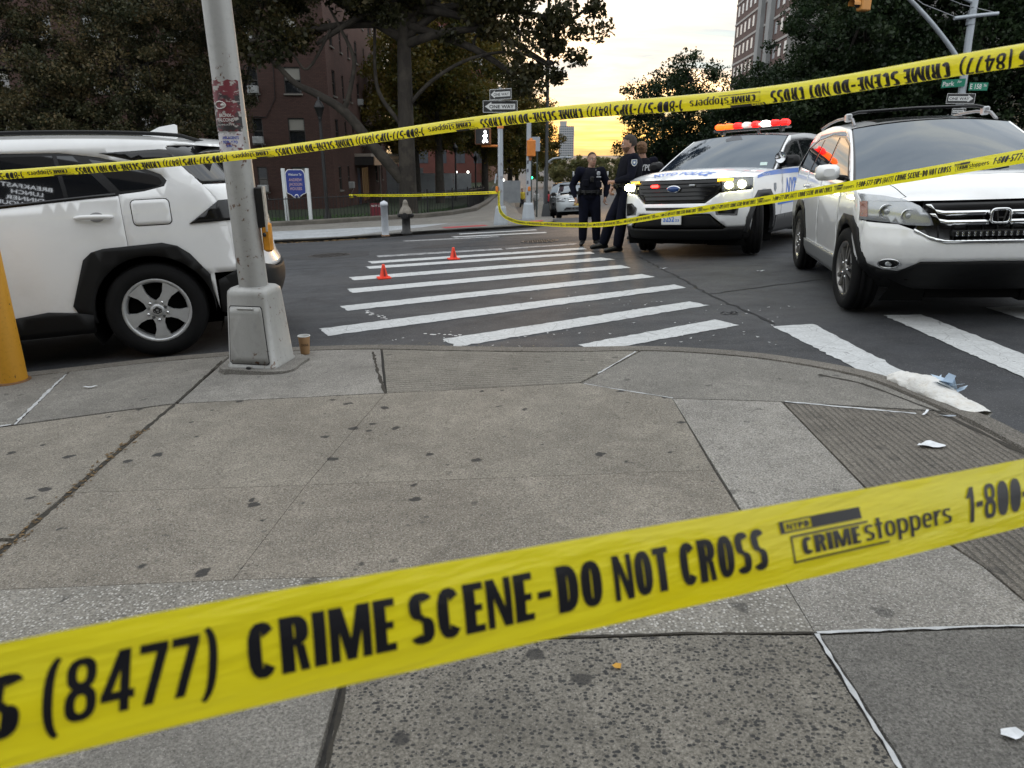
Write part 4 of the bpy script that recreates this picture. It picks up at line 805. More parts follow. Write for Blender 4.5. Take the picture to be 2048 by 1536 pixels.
def explorer():
    root = thing('police_car', 'white police SUV with blue stripes, lit headlamps and red light bar', 'police car')
    b = Body(**EXP); build_car(root, b, WHITE2); nose(root, b, WHITE2, True); fill_tail(root, b, WHITE2)
    DG = M('grey lower cladding', (.028, .029, .031), .5)
    for xa in (0., b.wb): clad_arch(root, b, xa, [(.5, .36), (.5, .55), (.4, .78), (.24, .9), (-.24, .9), (-.4, .78), (-.5, .55), (-.5, .36)], DG, .012)
    sill(root, b, [(2.5, .52), (1.5, .53), (.6, .55), (.48, .5)], DG)
    mirror_pair(root, b, 2.26, 1.26, CLAD, (.1, .24, .17))
    for s in (1, -1):
        S = lambda o, s=s: (lambda x, z: (x, s * (b.W(x, z) + o), z)); q = (lambda u: 2.36 - u) if s > 0 else (lambda u: 1.36 + u)
        panel('blue_band', [(3.28, 1.06), (3.0, 1.085), (2.4, 1.1), (-.6, 1.14), (-.6, 1.215), (2.4, 1.165), (3.0, 1.135), (3.25, 1.1)], S(.0035), NAVYB, root, .1, None); panel('blue_stripe', [(2.44, .66), (.62, .70), (.58, .80), (2.44, .75)], S(.0035), NAVYB, root, .12, None)
        T_ = lambda u, v, o=.005, s=s: Vector((2.16 - u if s > 0 else 1.2 + u, s * (b.W(2.16 - u if s > 0 else 1.2 + u, v) + o), v))
        lettering('NYPD', T_, NAVYB, root, .05, .79, .64, .26, 'door_lettering', .025, .18)
        F_ = lambda u, v, s=s: Vector((3.12 - u if s > 0 else 2.7 + u, s * (b.W(3.12 - u if s > 0 else 2.7 + u, v) + .006), v)); lettering('POLICE', F_, M('white vinyl', (.7, .72, .74), .4), root, .05, 1.09, .3, .035, 'fender_lettering')
        for i, wd in enumerate(('COURTESY', 'PROFESSIONALISM', 'RESPECT')):
            R_ = lambda u, v, s=s: Vector((1.2 - u if s > 0 else .35 + u, s * (b.W(1.2 - u if s > 0 else .35 + u, v) + .005), v)); lettering(wd, R_, GREYD, root, .12, 1.0 - .075 * i, .045 * len(wd) * .8, .045, 'door_motto')
        panel('shield_decal', [(2.62, .98), (2.54, .98), (2.53, .9), (2.58, .85), (2.63, .9)], S(.005), GREYD, root, .1, None)
    def Hf(u, v):
        xx = 3.66 - v; yy = (-.57 + u) / .93; lo_, hi_ = 0., 1.
        for _ in range(24):
            md = (lo_ + hi_) / 2
            if b.hood(md, yy).x < xx: lo_ = md
            else: hi_ = md
        return b.hood(lo_, yy) + Vector((.002, 0, .006))
    lettering('NYPD POLICE', Hf, NAVYB, root, .05, .0, 1.04, .15, 'hood_lettering', .025)
    ov = MB(); p = b.front(0, .955, .01); ov.lathe([(1, -.006), (1, .004), (.9, .008), (.0001, .009)], 24, Matrix.Translation(p) @ Matrix.Rotation(math.pi / 2, 4, 'Y') @ Matrix.Diagonal((.05, .105, 1, 1))); bd = ov.build('badge', CHROME, root); MB().lathe([(1, .0), (1, .011), (.0001, .0115)], 24, Matrix.Translation(p) @ Matrix.Rotation(math.pi / 2, 4, 'Y') @ Matrix.Diagonal((.04, .092, 1, 1))).build('badge_field', M('badge blue', (.02, .06, .2), .3), bd)
    pf_ = lambda u, v: Vector((b.front(0, .55).x + .028, -.2 + u, .47 + v)) if False else Vector((b.front(0, .55).x + .026, -.15 + u, .47 + v))
    pl = MB().box((b.front(0, .55).x + .012, 0, .545), (.02, .305, .155), 0, .006).build('number_plate', PLATE, root); lettering('5252', pf_, NAVYB, pl, .03, .045, .17, .075, 'plate_lettering', .02); lettering('23', pf_, NAVYB, pl, .215, .045, .06, .035, 'plate_lettering', .01)
    p = b.front(-.3, 1.0, .012); MB().box(p, (.03, .11, .035), 0, .008).build('grille_strobe', REDON, root); p = b.front(.27, 1.0, .01); MB().box(p, (.02, .09, .025), 0, .006).build('grille_strobe', LENS, root)
    # spot lamp at the near pillar
    for s in (1,):
        x, z = 2.33, 1.33; y = s * (b.W(x, z) + .06); m = MB(); m.lathe([(.0001, -.09), (.05, -.08), (.08, -.02), (.085, .03), (.075, .035)], 20, Matrix.Translation((x, y, z)) @ Matrix.Rotation(math.pi / 2, 4, 'Y'), cap=False); m.tube([(x - .05, y, z - .05), (x - .08, y - s * .03, z - .14), (x - .1, y - s * .09, z - .2)], .018, 8); o = m.build('spot_lamp', BLK, root); MB().lathe([(.0001, .0), (.05, .008), (.076, .03)], 20, Matrix.Translation((x, y, z)) @ Matrix.Rotation(math.pi / 2, 4, 'Y'), cap=False).build('spot_lamp_reflector', LAMPIN, o)
    # roof light bar
    zr = 1.785; lbm = MB(); lbm.box((1.0, 0, zr + .045), (.26, 1.24, .035), 0, .012); lbm.box((1.0, .5, zr + .01), (.12, .05, .06)); lbm.box((1.0, -.5, zr + .01), (.12, .05, .06)); lb = lbm.build('light_bar', BLK, root)
    cols = [REDDIM, REDDIM, WHON, REDDIM, M('clear beacon', (.8, .78, .72), .2, emit=(1, .9, .8), es=.2), REDDIM, ORON, ORON]
    for k, mm in enumerate(cols):
        y = .545 - k * .156; m = MB(); m.box((1.0, y, zr + .112), (.24, .124, .1), 0, .03); m.build('beacon_lens', mm, lb)
    MB().tube([(1.5, .3, zr - .04), (1.5, .3, zr + .02), (1.47, .3, zr + .05)], [.03, .02, .008], 8).build('roof_antenna', BLK, root)
    st_ = MB(); f0 = b.ws(.12, .78, .004); st_.add([b.ws(.1, .76, .004), b.ws(.1, .86, .004), b.ws(.18, .85, .004), b.ws(.18, .75, .004)], [(0, 1, 2, 3)]); st_.build('windscreen_sticker', M('pale sticker', (.5, .62, .58), .5), root)
    pp = MB(); pp.add([b.ws(.04, -.25, .003), b.ws(.04, .1, .003), b.ws(.09, .08, .003), b.ws(.09, -.22, .003)], [(0, 1, 2, 3)]); pp.build('dash_papers', M('papers behind glass', (.3, .33, .36), .6), root)
    mm = MB(); mm.add([b.ws(.97, -.06, .003), b.ws(.97, .1, .003), b.ws(.84, .2, .003), b.ws(.8, -.1, .003), b.ws(.88, -.16, .003)], [(0, 1, 2, 3, 4)]); mm.build('sensor_cover', M('sensor cover', (.06, .065, .075), .5), root)
    D = wheel_data(.39, .25, .24, 5, 'five', STEEL)
    for x in (0., b.wb):
        for s in (1, -1): put_wheel(D, root, x, s * .84, .39, R(24) if x else 0, .3)
    f = Vector((-.62, -.78)).normalized(); h = math.atan2(f.y, f.x); c = Vector((2.83, 10.97)) - f * 3.025
    root.matrix_world = ground_matrix(c.x, c.y, h); return root
POL = explorer()
def far_car(name, label, cfg, paintm, x, y, h):
    root = thing(name, label, 'car'); b = Body(**cfg); build_car(root, b, paintm, True); nose(root, b, paintm, False); fill_tail(root, b, paintm); mirror_pair(root, b, b.doors[0], b.zc + .08, CLAD); D = wheel_data(b.tr, .22, .23, 5, 'five', ALLOY)
    for xx in (0., b.wb):
        for s in (1, -1): put_wheel(D, root, xx, s * (b.hw - .13), b.tr, 0, 0, True)
    pl = MB().box((b.front(0, .6).x + .012, 0, .55), (.02, .305, .15), 0, .006).build('number_plate', M('amber plate', (.6, .42, .1), .5), root); root.matrix_world = ground_matrix(x, y, h); return root
dk = dict(EXP); far_car('parked_car', 'dark grey SUV parked far down the avenue, roof above the silver car', dk, DKGREY, 2.95, 37.6, R(-93))
sd = dict(EXP, hw=.9, wb=2.7, tr=.32, ra=.37, xf=3.55, xr=-1.05, belt=[(-.9, .98), (.3, .97), (1.4, .95), (2.5, .93)], zb=.62, zft=.82, zc=.94, xc=2.3, xt=1.25, zt=1.35, roof=[(-.8, 1.2), (-.2, 1.34), (.5, 1.39), (1.25, 1.35)], xe=-.7, rock=.28, zbump=.55, doors=(1.95, 1.0, .15), hz=.86, dlo=[(2.1, .96), (1.55, 1.24), (1.2, 1.3), (.5, 1.33), (0, 1.29), (-.4, 1.18), (-.5, 1.05), (.15, .985)], windows=[[(2.0, .98), (1.5, 1.22), (1.2, 1.28), (1.05, 1.29), (1.02, .98)], [(.95, .98), (.97, 1.29), (.5, 1.31), (.2, 1.28), (.2, 1.0)]], fp=[(.2, -.1), (.45, 0), (.65, -.02), (.85, -.1)])
def nose_scale():
    global nose
    base = nose
    def low_nose(root, b, paintm, police):
        e = lambda z, k=.985: k * b.flat(b.xf - b.af, z)
        fpan(root, b, 'front_bumper', [(-e(.25), .25), (e(.25), .25), (e(.6), .6), (e(.8), .66), (.55, .66), (.5, .81), (-.5, .81), (-.55, .66), (-e(.8), .66), (-e(.6), .6)], paintm, 0, .03, .1); fpan(root, b, 'grille', [(-.36, .64), (.36, .64), (.42, .78), (-.42, .78)], CHROME, .006, .02, .1); fpan(root, b, 'lower_intake', [(-.6, .3), (.6, .3), (.5, .42), (-.5, .42)], BLK, .006, .0, .15)
        for o in fpan(root, b, 'headlight', [(.52, .67), (e(.7), .68), (e(.8), .80), (.56, .80)], LENS, .004, .02, .1, both=True): pass
    nose = low_nose
nose_scale()
far_car('parked_car', 'silver sedan parked on the avenue behind the bald officer', sd, SILVER, 2.95, 33.9, R(-93))
# ================================================================= people
NAVY = M('navy uniform cloth', (.004, .0046, .011), .9, spec=.15, vary=.35, vscale=9, bump=.35, bscale=25); NAVYT = M('navy trousers cloth', (.0045, .0054, .013), .9, spec=.15, vary=.35, vscale=7, bump=.4, bscale=18); VEST = M('navy vest', (.005, .0055, .010), .85, spec=.15, vary=.3, vscale=12, bump=.3, bscale=40)
LEATH = M('black leather', (.004, .004, .0045), .4, vary=.3, vscale=20); SKIN = M('skin', (.36, .2, .14), .5, vary=.12, vscale=14); SKINW = M('skin tan', (.33, .19, .13), .5, vary=.12, vscale=14)
HAIRD = M('dark brown hair', (.022, .015, .011), .7, vary=.4, vscale=60, bump=.6, bscale=120); HAIRC = M('curly brown hair', (.16, .085, .04), .75, vary=.5, vscale=40, bump=.9, bscale=60); EYEW = M('eye white', (.6, .58, .55), .3); EYED = M('dark eye', (.02, .012, .01), .2); LIP = M('lips', (.3, .11, .09), .5)
SILV = M('silver badge', (.55, .57, .6), .3, .6); PATCHB = M('patch blue', (.05, .09, .2), .7); PATCHW = M('patch pale', (.55, .56, .55), .7)
def capsules(chains, balls=()):
    m = MB()
    for ch in chains:
        P = [Vector(q[0]) for q in ch]; rr = [q[1] for q in ch]; m.tube(P, rr, 12, True)
        for q, r in zip(P, rr): m.ball(q, r * .985, 12, 8)
    for c, r, *rot in balls: m.ball(c, r, 16, 12, Matrix.Translation(c) @ (rot[0] if rot else Matrix.Identity(4)) if rot else None)
    return m
def skinned(name, m, voxel, mat, parent, smooth=4, tris=None):
    """fuse overlapping solids into one continuous surface"""
    me = m.data(name + '_raw', None); o = link(name, me); md = o.modifiers.new('r', 'REMESH'); md.mode = 'VOXEL'; md.voxel_size = voxel
    sm = o.modifiers.new('s', 'SMOOTH'); sm.factor = .5; sm.iterations = smooth
    dg = bpy.context.evaluated_depsgraph_get(); n = bpy.data.meshes.new_from_object(o.evaluated_get(dg)); bpy.data.objects.remove(o); bpy.data.meshes.remove(me)
    n.name = name; n.materials.clear(); n.materials.append(mat); n.polygons.foreach_set('use_smooth', [True] * len(n.polygons)); return link(name, n, parent)
def lerp(a, b, t): return Vector(a) + (Vector(b) - Vector(a)) * t
def head_frame(hc, yaw, tilt=0.): return Matrix.Translation(hc) @ Matrix.Rotation(yaw, 4, 'Z') @ Matrix.Rotation(tilt, 4, 'X')
def hand(chains, wr, dirv, side, k=1.):
    """palm and five curled fingers continuing from the wrist"""
    d = Vector(dirv).normalized(); s = Vector(side).normalized(); n = d.cross(s).normalized(); pc = wr + d * .05 * k
    chains.append([(wr, .024 * k), (wr + d * .05 * k, .03 * k), (wr + d * .085 * k, .026 * k)])
    for i, (o, l) in enumerate(((-.027, .07), (-.009, .082), (.009, .076), (.026, .058))):
        b = wr + d * .085 * k + s * o * k; chains.append([(b, .0095 * k), (b + (d * .8 + n * .35) * l * .45 * k, .009 * k), (b + (d * .75 + n * .9) * l * .75 * k, .008 * k), (b + (d * .4 + n * 1.25) * l * .9 * k, .0075 * k)])
    b = wr + d * .025 * k - s * .026 * k; chains.append([(b, .011 * k), (b + (d * .6 - s * .6 + n * .3) * .04 * k, .0105 * k), (b + (d * .9 - s * .45 + n * .6) * .07 * k, .009 * k)])
def person(label, J, yaw, H, skin, group=None, hair='short', beard=False, female=False, top=NAVY, leg=NAVYT, officer=True, cat='person', tilt=0., fine=True):
    o = thing('person', label, cat, J['base'], 0, group); V = lambda k: Vector(J[k]); k = H / 1.8; vx = .011 if fine else .03
    hc = V('head'); hf = head_frame(hc, yaw, tilt); hp = lambda x, y, z: hf @ Vector((x * k, y * k, z * k))
    # ---- body: one surface (head, neck, trunk, arms with hands, legs)
    ch = [[(V('pelvis'), .125 * k), (V('chest'), .13 * k)], [(V('chest'), .12 * k), (V('neck'), .068 * k), (hp(0, .012, -.05), .062 * k)]]
    for s in 'LR':
        ch += [[(V('sh' + s), .055 * k), (V('el' + s), .043 * k), (V('wr' + s), .028 * k)], [(V('hip' + s), .085 * k), (V('kn' + s), .058 * k), (V('an' + s), .038 * k)], [(V('an' + s), .03 * k), (lerp(J['an' + s], J['toe' + s], .7) - Vector((0, 0, .02)), .018 * k)]]
        if fine: hand(ch, V('wr' + s), J['hd' + s], J['hs' + s], k)
        else: ch.append([(V('wr' + s), .03 * k), (V('wr' + s) + Vector(J['hd' + s]).normalized() * .13 * k, .03 * k)])
    k0 = k; k = k * 1.07
    bl = [(hp(0, .018, .03), (.076 * k, .098 * k, .098 * k)), (hp(0, -.02, -.035), (.062 * k, .075 * k, .085 * k)), (hp(0, -.055, -.085), (.04 * k, .035 * k, .03 * k))]
    if fine: bl += [(hp(0, -.098, -.012), (.014 * k, .02 * k, .026 * k)), (hp(0, -.085, .028), (.045 * k, .016 * k, .014 * k)), (hp(.075, .02, -.01), (.012 * k, .022 * k, .033 * k)), (hp(-.075, .02, -.01), (.012 * k, .022 * k, .033 * k)), (hp(0, -.086, -.058), (.026 * k, .014 * k, .012 * k))]
    rot = hf.to_3x3().to_4x4(); body = skinned('body', capsules(ch, [(c, r, rot) for c, r in bl]), vx, skin, o, 2)
    if fine:
        for s in (1, -1):
            e = MB().ball(hp(s * .033, -.078, .008), .0125 * k).build('eye', EYEW, o); MB().ball(hp(s * .033, -.0885, .008), .0062 * k).build('pupil', EYED, e)
            MB().tube([hp(s * .014, -.094, .03), hp(s * .033, -.094, .034), hp(s * .053, -.08, .028)], .005 * k, 6).build('eyebrow', HAIRD, o)
        MB().tube([hp(-.024, -.09, -.056), hp(0, -.098, -.055), hp(.024, -.09, -.056)], .0055 * k, 6).build('mouth', LIP, o)
    # ---- hair
    def shell(name, grow, keep, mat, c=(0, .018, .03), r=(.076, .098, .098), jit=0.):
        rr = random.Random(4); m = MB(); nu, nv = 28, 20; Vv = []; F = []
        for i in range(nv + 1):
            for j in range(nu):
                a = math.pi * i / nv; t = 2 * math.pi * j / nu; q = (math.sin(a) * math.sin(t), -math.sin(a) * math.cos(t), math.cos(a)); g = grow * (1 + jit * rr.uniform(-1, 1)); Vv.append((c[0] + q[0] * (r[0] + g), c[1] + q[1] * (r[1] + g), c[2] + q[2] * (r[2] + g)))
        for i in range(nv):
            for j in range(nu):
                f = (i * nu + j, i * nu + (j + 1) % nu, (i + 1) * nu + (j + 1) % nu, (i + 1) * nu + j); cen = Vector([sum(Vv[x][d] for x in f) / 4 for d in range(3)])
                if keep(cen): F.append(f)
        m.add([hp(*v) for v in Vv], F, True); return m.build(name, mat, o)
    if hair == 'short': shell('hair', .011, lambda c: (c.z > .062 - c.y * .45) or (c.y > .03 and c.z > -.02 - c.y * .2), HAIRD, jit=.2)
    elif hair == 'back': shell('hair', .007, lambda c: c.z > .065 - c.y * .9 or (c.y > .03 and c.z > -.04), HAIRD, jit=.1); MB().ball(hp(0, .125, .03), (.035 * k, .035 * k, .04 * k)).build('hair_bun', HAIRD, o)
    elif hair == 'bun':
        shell('hair', .012, lambda c: c.z > .055 - c.y * .8 or (c.y > .0 and c.z > -.06), HAIRC, jit=.5); m = MB(); rr = random.Random(2)
        for _ in range(46):
            d = Vector((rr.gauss(0, 1), rr.gauss(0, 1), rr.gauss(0, 1))).normalized(); m.ball(hp(*(Vector((.02, .12, .07)) + d * .05)), .026 * k, 7, 5)
        m.build('hair_bun', HAIRC, o)
    elif hair == 'cap': shell('hair', .012, lambda c: c.z > .05 - c.y * .6, HAIRD)
    if beard: shell('beard', .0035, lambda c: c.y < .03 and (c.z < -.085 or (c.z < -.035 and abs(c.x) > .03) or -.052 < c.z < -.042) and c.z < -.03, M('brown stubble beard', (.09, .045, .028), .85, vary=.4, vscale=60), (0, -.02, -.035), (.062, .075, .085))
    k = k0
    # ---- clothes over the body
    tor = [[(V('pelvis') + Vector((0, 0, .03)), .178 * k), (lerp(J['pelvis'], J['chest'], .5), .19 * k), (V('chest'), .183 * k)]]
    for s in 'LR': tor += [[(V('chest') * .4 + V('sh' + s) * .6, .09 * k), (V('sh' + s), .085 * k), (lerp(J['sh' + s], J['el' + s], .5), .08 * k), (V('el' + s), .07 * k), (lerp(J['el' + s], J['wr' + s], .6), .06 * k), (lerp(J['el' + s], J['wr' + s], .93), .04 * k)], [(V('chest'), .13 * k), (lerp(J['chest'], J['sh' + s], .8), .1 * k)]]
    tor.append([(V('chest'), .14 * k), (lerp(J['chest'], J['neck'], .72), .082 * k)])
    skinned('jacket', capsules(tor), .016 if fine else .035, top, o, 3)
    if officer: skinned('vest', capsules([[(lerp(J['pelvis'], J['chest'], .28), .2 * k), (lerp(J['pelvis'], J['chest'], .65), .205 * k), (V('chest'), .197 * k), (lerp(J['chest'], J['neck'], .35), .13 * k)], [(V('chest') * .45 + V('shL') * .55, .105 * k), (V('chest') * .45 + V('shR') * .55, .105 * k)]]), .016, VEST, o, 3)
    tr = [[(V('pelvis') + Vector((0, 0, .02)), .145 * k), (V('pelvis') - Vector((0, 0, .04)), .14 * k)]]
    for s in 'LR': tr += [[(V('hip' + s), .122 * k), (lerp(J['hip' + s], J['kn' + s], .5), .11 * k), (V('kn' + s), .094 * k), (lerp(J['kn' + s], J['an' + s], .5), .09 * k), (lerp(J['kn' + s], J['an' + s], .92), .082 * k)]]
    skinned('trousers', capsules(tr), .016 if fine else .035, leg, o, 3)
    for s in 'LR':
        a, t = V('an' + s), V('toe' + s); d = (t - a); d.z = 0; d.normalize(); skinned('boot', capsules([[(a + Vector((0, 0, .1)), .056 * k), (a, .055 * k)], [(a - d * .05 - Vector((0, 0, .045 * k)), .045 * k), (a + d * .05 - Vector((0, 0, .035 * k)), .05 * k), (t + d * .02 - Vector((0, 0, .012 * k)), .04 * k)]]), .012 if fine else .03, LEATH, o, 2)
    if officer:
        pel = V('pelvis') + Vector((0, 0, .075 * k)); ax = (V('chest') - V('pelvis')).normalized(); rt = (V('hipL') - V('hipR')).normalized(); fw = rt.cross(Vector((0, 0, 1))); P = [pel + (rt * math.cos(t) * .206 + fw * math.sin(t) * .196) * k for t in frange(0, 6.1, .22)]
        bm = MB(); bm.tube(P, .016 * k, 6, closed=True); bm.tube([q + Vector((0, 0, .022)) for q in P], .016 * k, 6, closed=True); be = bm.build('duty_belt', LEATH, o)
        for t, sz in ((.35, (.05, .04, .1)), (.95, (.05, .035, .08)), (1.5, (.06, .02, .05)), (2.1, (.05, .035, .08)), (2.75, (.06, .04, .1)), (-.05, (.06, .05, .12))):
            c = pel + (rt * math.cos(t) * .212 + fw * math.sin(t) * .205) * k; MB().box(c, sz, math.atan2((c - pel).y, (c - pel).x), .008).build('belt_pouch', LEATH, be)
        c = pel + rt * -.205 * k - Vector((0, 0, .1)); m = MB(); m.box(c, (.05, .07, .2), yaw, .012); m.box(c + Vector((0, 0, .13)), (.03, .05, .09), yaw, .01); m.build('holster', LEATH, be)
    return o
def dressings(o, J, yaw, nameplate=True, front=True, k=1.):
    ch = Vector(J['chest']); f = Vector((math.sin(yaw), -math.cos(yaw), 0)); r = Vector((math.cos(yaw), math.sin(yaw), 0))
    if front:
        m = MB(); c = ch + f * .2 + r * .10 + Vector((0, 0, .06)); m.box(c, (.055, .018, .065), yaw, .012); m.build('badge', SILV, o); MB().box(ch + f * .204 + r * .105 + Vector((0, 0, -.0)), (.08, .014, .022), yaw, .004).build('name_plate', SILV, o)
        MB().box(ch + f * .2 - r * .01 + Vector((0, 0, -.04)), (.065, .03, .095), yaw, .01).build('body_camera', LEATH, o); m = MB(); m.box(ch + f * .192 - r * .12 + Vector((0, 0, -.10)), (.1, .05, .12), yaw, .012); m.box(ch + f * .204 + r * .11 + Vector((0, 0, -.13)), (.1, .05, .11), yaw, .012); m.build('vest_pouch', VEST, o)
        for s in (1, -1): MB().box(Vector(J['neck']) + f * .09 + r * s * .055 + Vector((0, 0, -.055)), (.035, .012, .014), yaw, .004).build('collar_pin', SILV, o)
    for s, kx in (('L', 1), ('R', -1)):
        a = Vector(J['sh' + s]); d = (Vector(J['el' + s]) - a); q = a + d * .22; ou = (a - ch); ou.z = 0; ou.normalize(); c = q + ou * .088 * k; az = math.atan2(ou.y, ou.x)
        M4 = Matrix.Translation(c) @ Matrix.Rotation(az, 4, 'Z') @ Matrix.Rotation(math.pi / 2, 4, 'Y') @ Matrix.Rotation(math.pi / 2, 4, 'Z')
        P = [(-.04, .045), (.04, .045), (.045, -.01), (.03, -.04), (0, -.058), (-.03, -.04), (-.045, -.01)]; e = MB().prism(P, -.02, .004, M4).build('shoulder_patch', PATCHW, o); MB().prism([(x * .8, y * .8) for x, y in P], 0, .0055, M4).build('patch_field', PATCHB, e); MB().prism([(x * .35, y * .35) for x, y in P], 0, .007, M4).build('patch_emblem', PATCHW, e)
# bearded officer leaning on the police car; joints in metres round his near foot, x right, y away
g1 = (1.67, 11.62); b1 = (g1[0], g1[1], gz(*g1))
J1 = dict(base=b1, pelvis=(.17, .2, .95), chest=(.22, .2, 1.34), neck=(.21, .2, 1.53), head=(.17, .2, 1.655), shL=(.23, -.01, 1.45), shR=(.23, .41, 1.45), elL=(.18, -.07, 1.16), elR=(.11, .41, 1.17), wrL=(-.04, .03, 1.09), wrR=(-.05, .2, 1.0),
          hdL=(-1, .35, -.05), hsL=(0, .2, 1), hdR=(-.5, -.5, -.6), hsR=(-.2, .5, -.6), hipL=(.17, .1, .92), hipR=(.17, .3, .92), knL=(.09, .03, .5), knR=(-.04, .24, .54), anL=(.04, .0, .09), anR=(-.16, .28, .1), toeL=(-.14, -.05, .04), toeR=(-.33, .23, .06))
P1 = person('bearded officer in navy uniform leaning on the front corner of the police car', J1, R(-100), 1.8, SKIN, 'officers talking by the police car', 'short', True, tilt=.16); dressings(P1, J1, R(-90), front=False)
g2 = (1.38, 13.05); b2 = (g2[0], g2[1], gz(*g2))
J2 = dict(base=b2, pelvis=(.0, .0, .86), chest=(.01, .0, 1.19), neck=(.015, -.01, 1.36), head=(.025, -.02, 1.475), shL=(.2, .0, 1.29), shR=(-.19, .0, 1.29), elL=(.31, .02, 1.04), elR=(-.31, .02, 1.03), wrL=(.27, -.1, .84), wrR=(-.26, -.12, .83), hdL=(-.25, -.2, -.9), hsL=(0, 1, -.2), hdR=(.25, -.2, -.9), hsR=(0, -1, .2),
          hipL=(.09, 0, .83), hipR=(-.09, 0, .83), knL=(.13, -.02, .46), knR=(-.1, -.03, .46), anL=(.15, .02, .09), anR=(-.1, .0, .09), toeL=(.2, -.15, .04), toeR=(-.14, -.17, .04))
P2 = person('shorter officer with pulled-back hair facing the camera, hands at her pockets', J2, R(14), 1.62, SKINW, 'officers talking by the police car', 'back', False, True); dressings(P2, J2, R(4))
g3 = (2.36, 13.45); b3 = (g3[0], g3[1], gz(*g3))
J3 = dict(base=b3, pelvis=(.0, .0, .93), chest=(.02, .0, 1.3), neck=(.0, .0, 1.48), head=(-.02, .0, 1.61), shL=(-.2, .03, 1.42), shR=(.2, -.02, 1.42), elL=(-.27, .1, 1.15), elR=(.29, .06, 1.14), wrL=(-.12, .24, 1.08), wrR=(.14, .24, 1.06), hdL=(.8, .5, 0), hsL=(0, 0, 1), hdR=(-.8, .5, 0), hsR=(0, 0, 1),
          hipL=(-.09, 0, .9), hipR=(.09, 0, .9), knL=(-.11, .03, .5), knR=(.1, .0, .5), anL=(-.12, .0, .09), anR=(.11, .0, .09), toeL=(-.15, .17, .04), toeR=(.15, .17, .04))
P3 = person('officer with curly brown hair turned away behind the bearded officer', J3, R(165), 1.76, SKIN, 'officers talking by the police car', 'bun'); dressings(P3, J3, R(180), front=False)
Bk = lambda u, v: Vector((-.15 + u, -.206 + .35 * (u - .15) ** 2 * 3, 1.26 + v)); lettering('NYPD', Bk, PATCHW, P3, .0, .0, .3, .105, 'back_lettering', .03)
# pedestrians a long way down the far sidewalk
def walker(label, x, y, top, leg, H, yaw, stride=.2):
    k = H / 1.8; q = lambda a, b, c: (a * k, b * k, c * k); f = Matrix.Rotation(yaw, 3, 'Z'); rotq = lambda *v: tuple(f @ Vector(q(*v)))
    J = dict(base=(x, y, gz(x, y) + .1), pelvis=rotq(0, 0, .95), chest=rotq(0, 0, 1.33), neck=rotq(0, 0, 1.52), head=rotq(0, -.02, 1.66), shL=rotq(.19, 0, 1.44), shR=rotq(-.19, 0, 1.44), elL=rotq(.25, .06, 1.15), elR=rotq(-.25, -.04, 1.15), wrL=rotq(.24, -.05, .92), wrR=rotq(-.24, -.16, .94), hdL=rotq(0, -.2, -1), hsL=rotq(0, 1, 0), hdR=rotq(0, -.2, -1), hsR=rotq(0, 1, 0), hipL=rotq(.09, 0, .92), hipR=rotq(-.09, 0, .92), knL=rotq(.1, -stride * .6, .5), knR=rotq(-.1, .0, .5), anL=rotq(.1, -stride, .1), anR=rotq(-.1, stride, .12), toeL=rotq(.12, -stride - .18, .06), toeR=rotq(-.12, stride - .16, .06))
    return person(label, J, yaw, H, SKIN, 'pedestrians far down the sidewalk', 'cap', officer=False, top=top, leg=leg, fine=False)
walker('distant pedestrian in yellow safety vest beside the second grey signal pole', .85, 62., M('hi-vis yellow', (.55, .42, .03), .7), M('dark cloth', (.02, .02, .025), .8), 1.75, R(20)); walker('distant pedestrian in white top walking past the thin sign posts', 2.1, 64., M('white cloth', (.55, .55, .55), .8), M('grey cloth', (.2, .2, .22), .8), 1.72, R(180)); walker('distant pedestrian in red top by the street lamp base', 3.0, 60., M('red cloth', (.5, .04, .06), .7), M('dark cloth', (.02, .02, .025), .8), 1.65, R(10))
# ================================================================= street furniture near the camera
def worn_metal(name, col, rust=.15, rough=.45, metal=.3, chip=(.12, .06, .03), sc_=3.):
    b = NB(name); n = b.noise(sc_, 6, .7); n2 = b.noise(sc_ * 9, 5, .7); n3 = b.noise(1.2, 4, .6, b.coord('Object', (6, 6, .6)))
    c = b.mix(b.ramp(n3, [(.35, 0), (.7, .55)]), col, tuple(x * .72 for x in col)); c = b.mix(b.math('MULTIPLY', b.ramp(n2, [(.5, 0), (.7, 1)]), .22), c, tuple(x * .5 for x in col))
    sp = b.math('ADD', b.math('MULTIPLY', n, .5), b.math('MULTIPLY', n2, .5)); c = b.mix(b.ramp(sp, [(.66 - rust * .3, 0), (.7 - rust * .3, 1)]), c, chip)
    b.set(Base_Color=c, Roughness=b.math('ADD', b.math('MULTIPLY', n2, .3), rough - .12), Metallic=metal); b.bump(n2, .12, .004); MATS[name] = b.m; return b.m
GALV = worn_metal('painted grey pole', (.41, .41, .40), .3); GALV2 = worn_metal('pale grey pole paint', (.42, .46, .5), .05); YEL = worn_metal('yellow bollard paint', (.62, .30, .02), .22, .5, 0., (.05, .03, .02), 5.); BLKM = M('black painted iron', (.006, .006, .007), .5, vary=.3, vscale=10); ORG = M('signal orange', (.62, .2, .03), .5, vary=.12, vscale=8); GRN = M('sign green', (.0, .19, .11), .45); SIGNB = M('sign black', (.015, .015, .016), .45); SIGNW = M('sign white', (.62, .63, .62), .45)
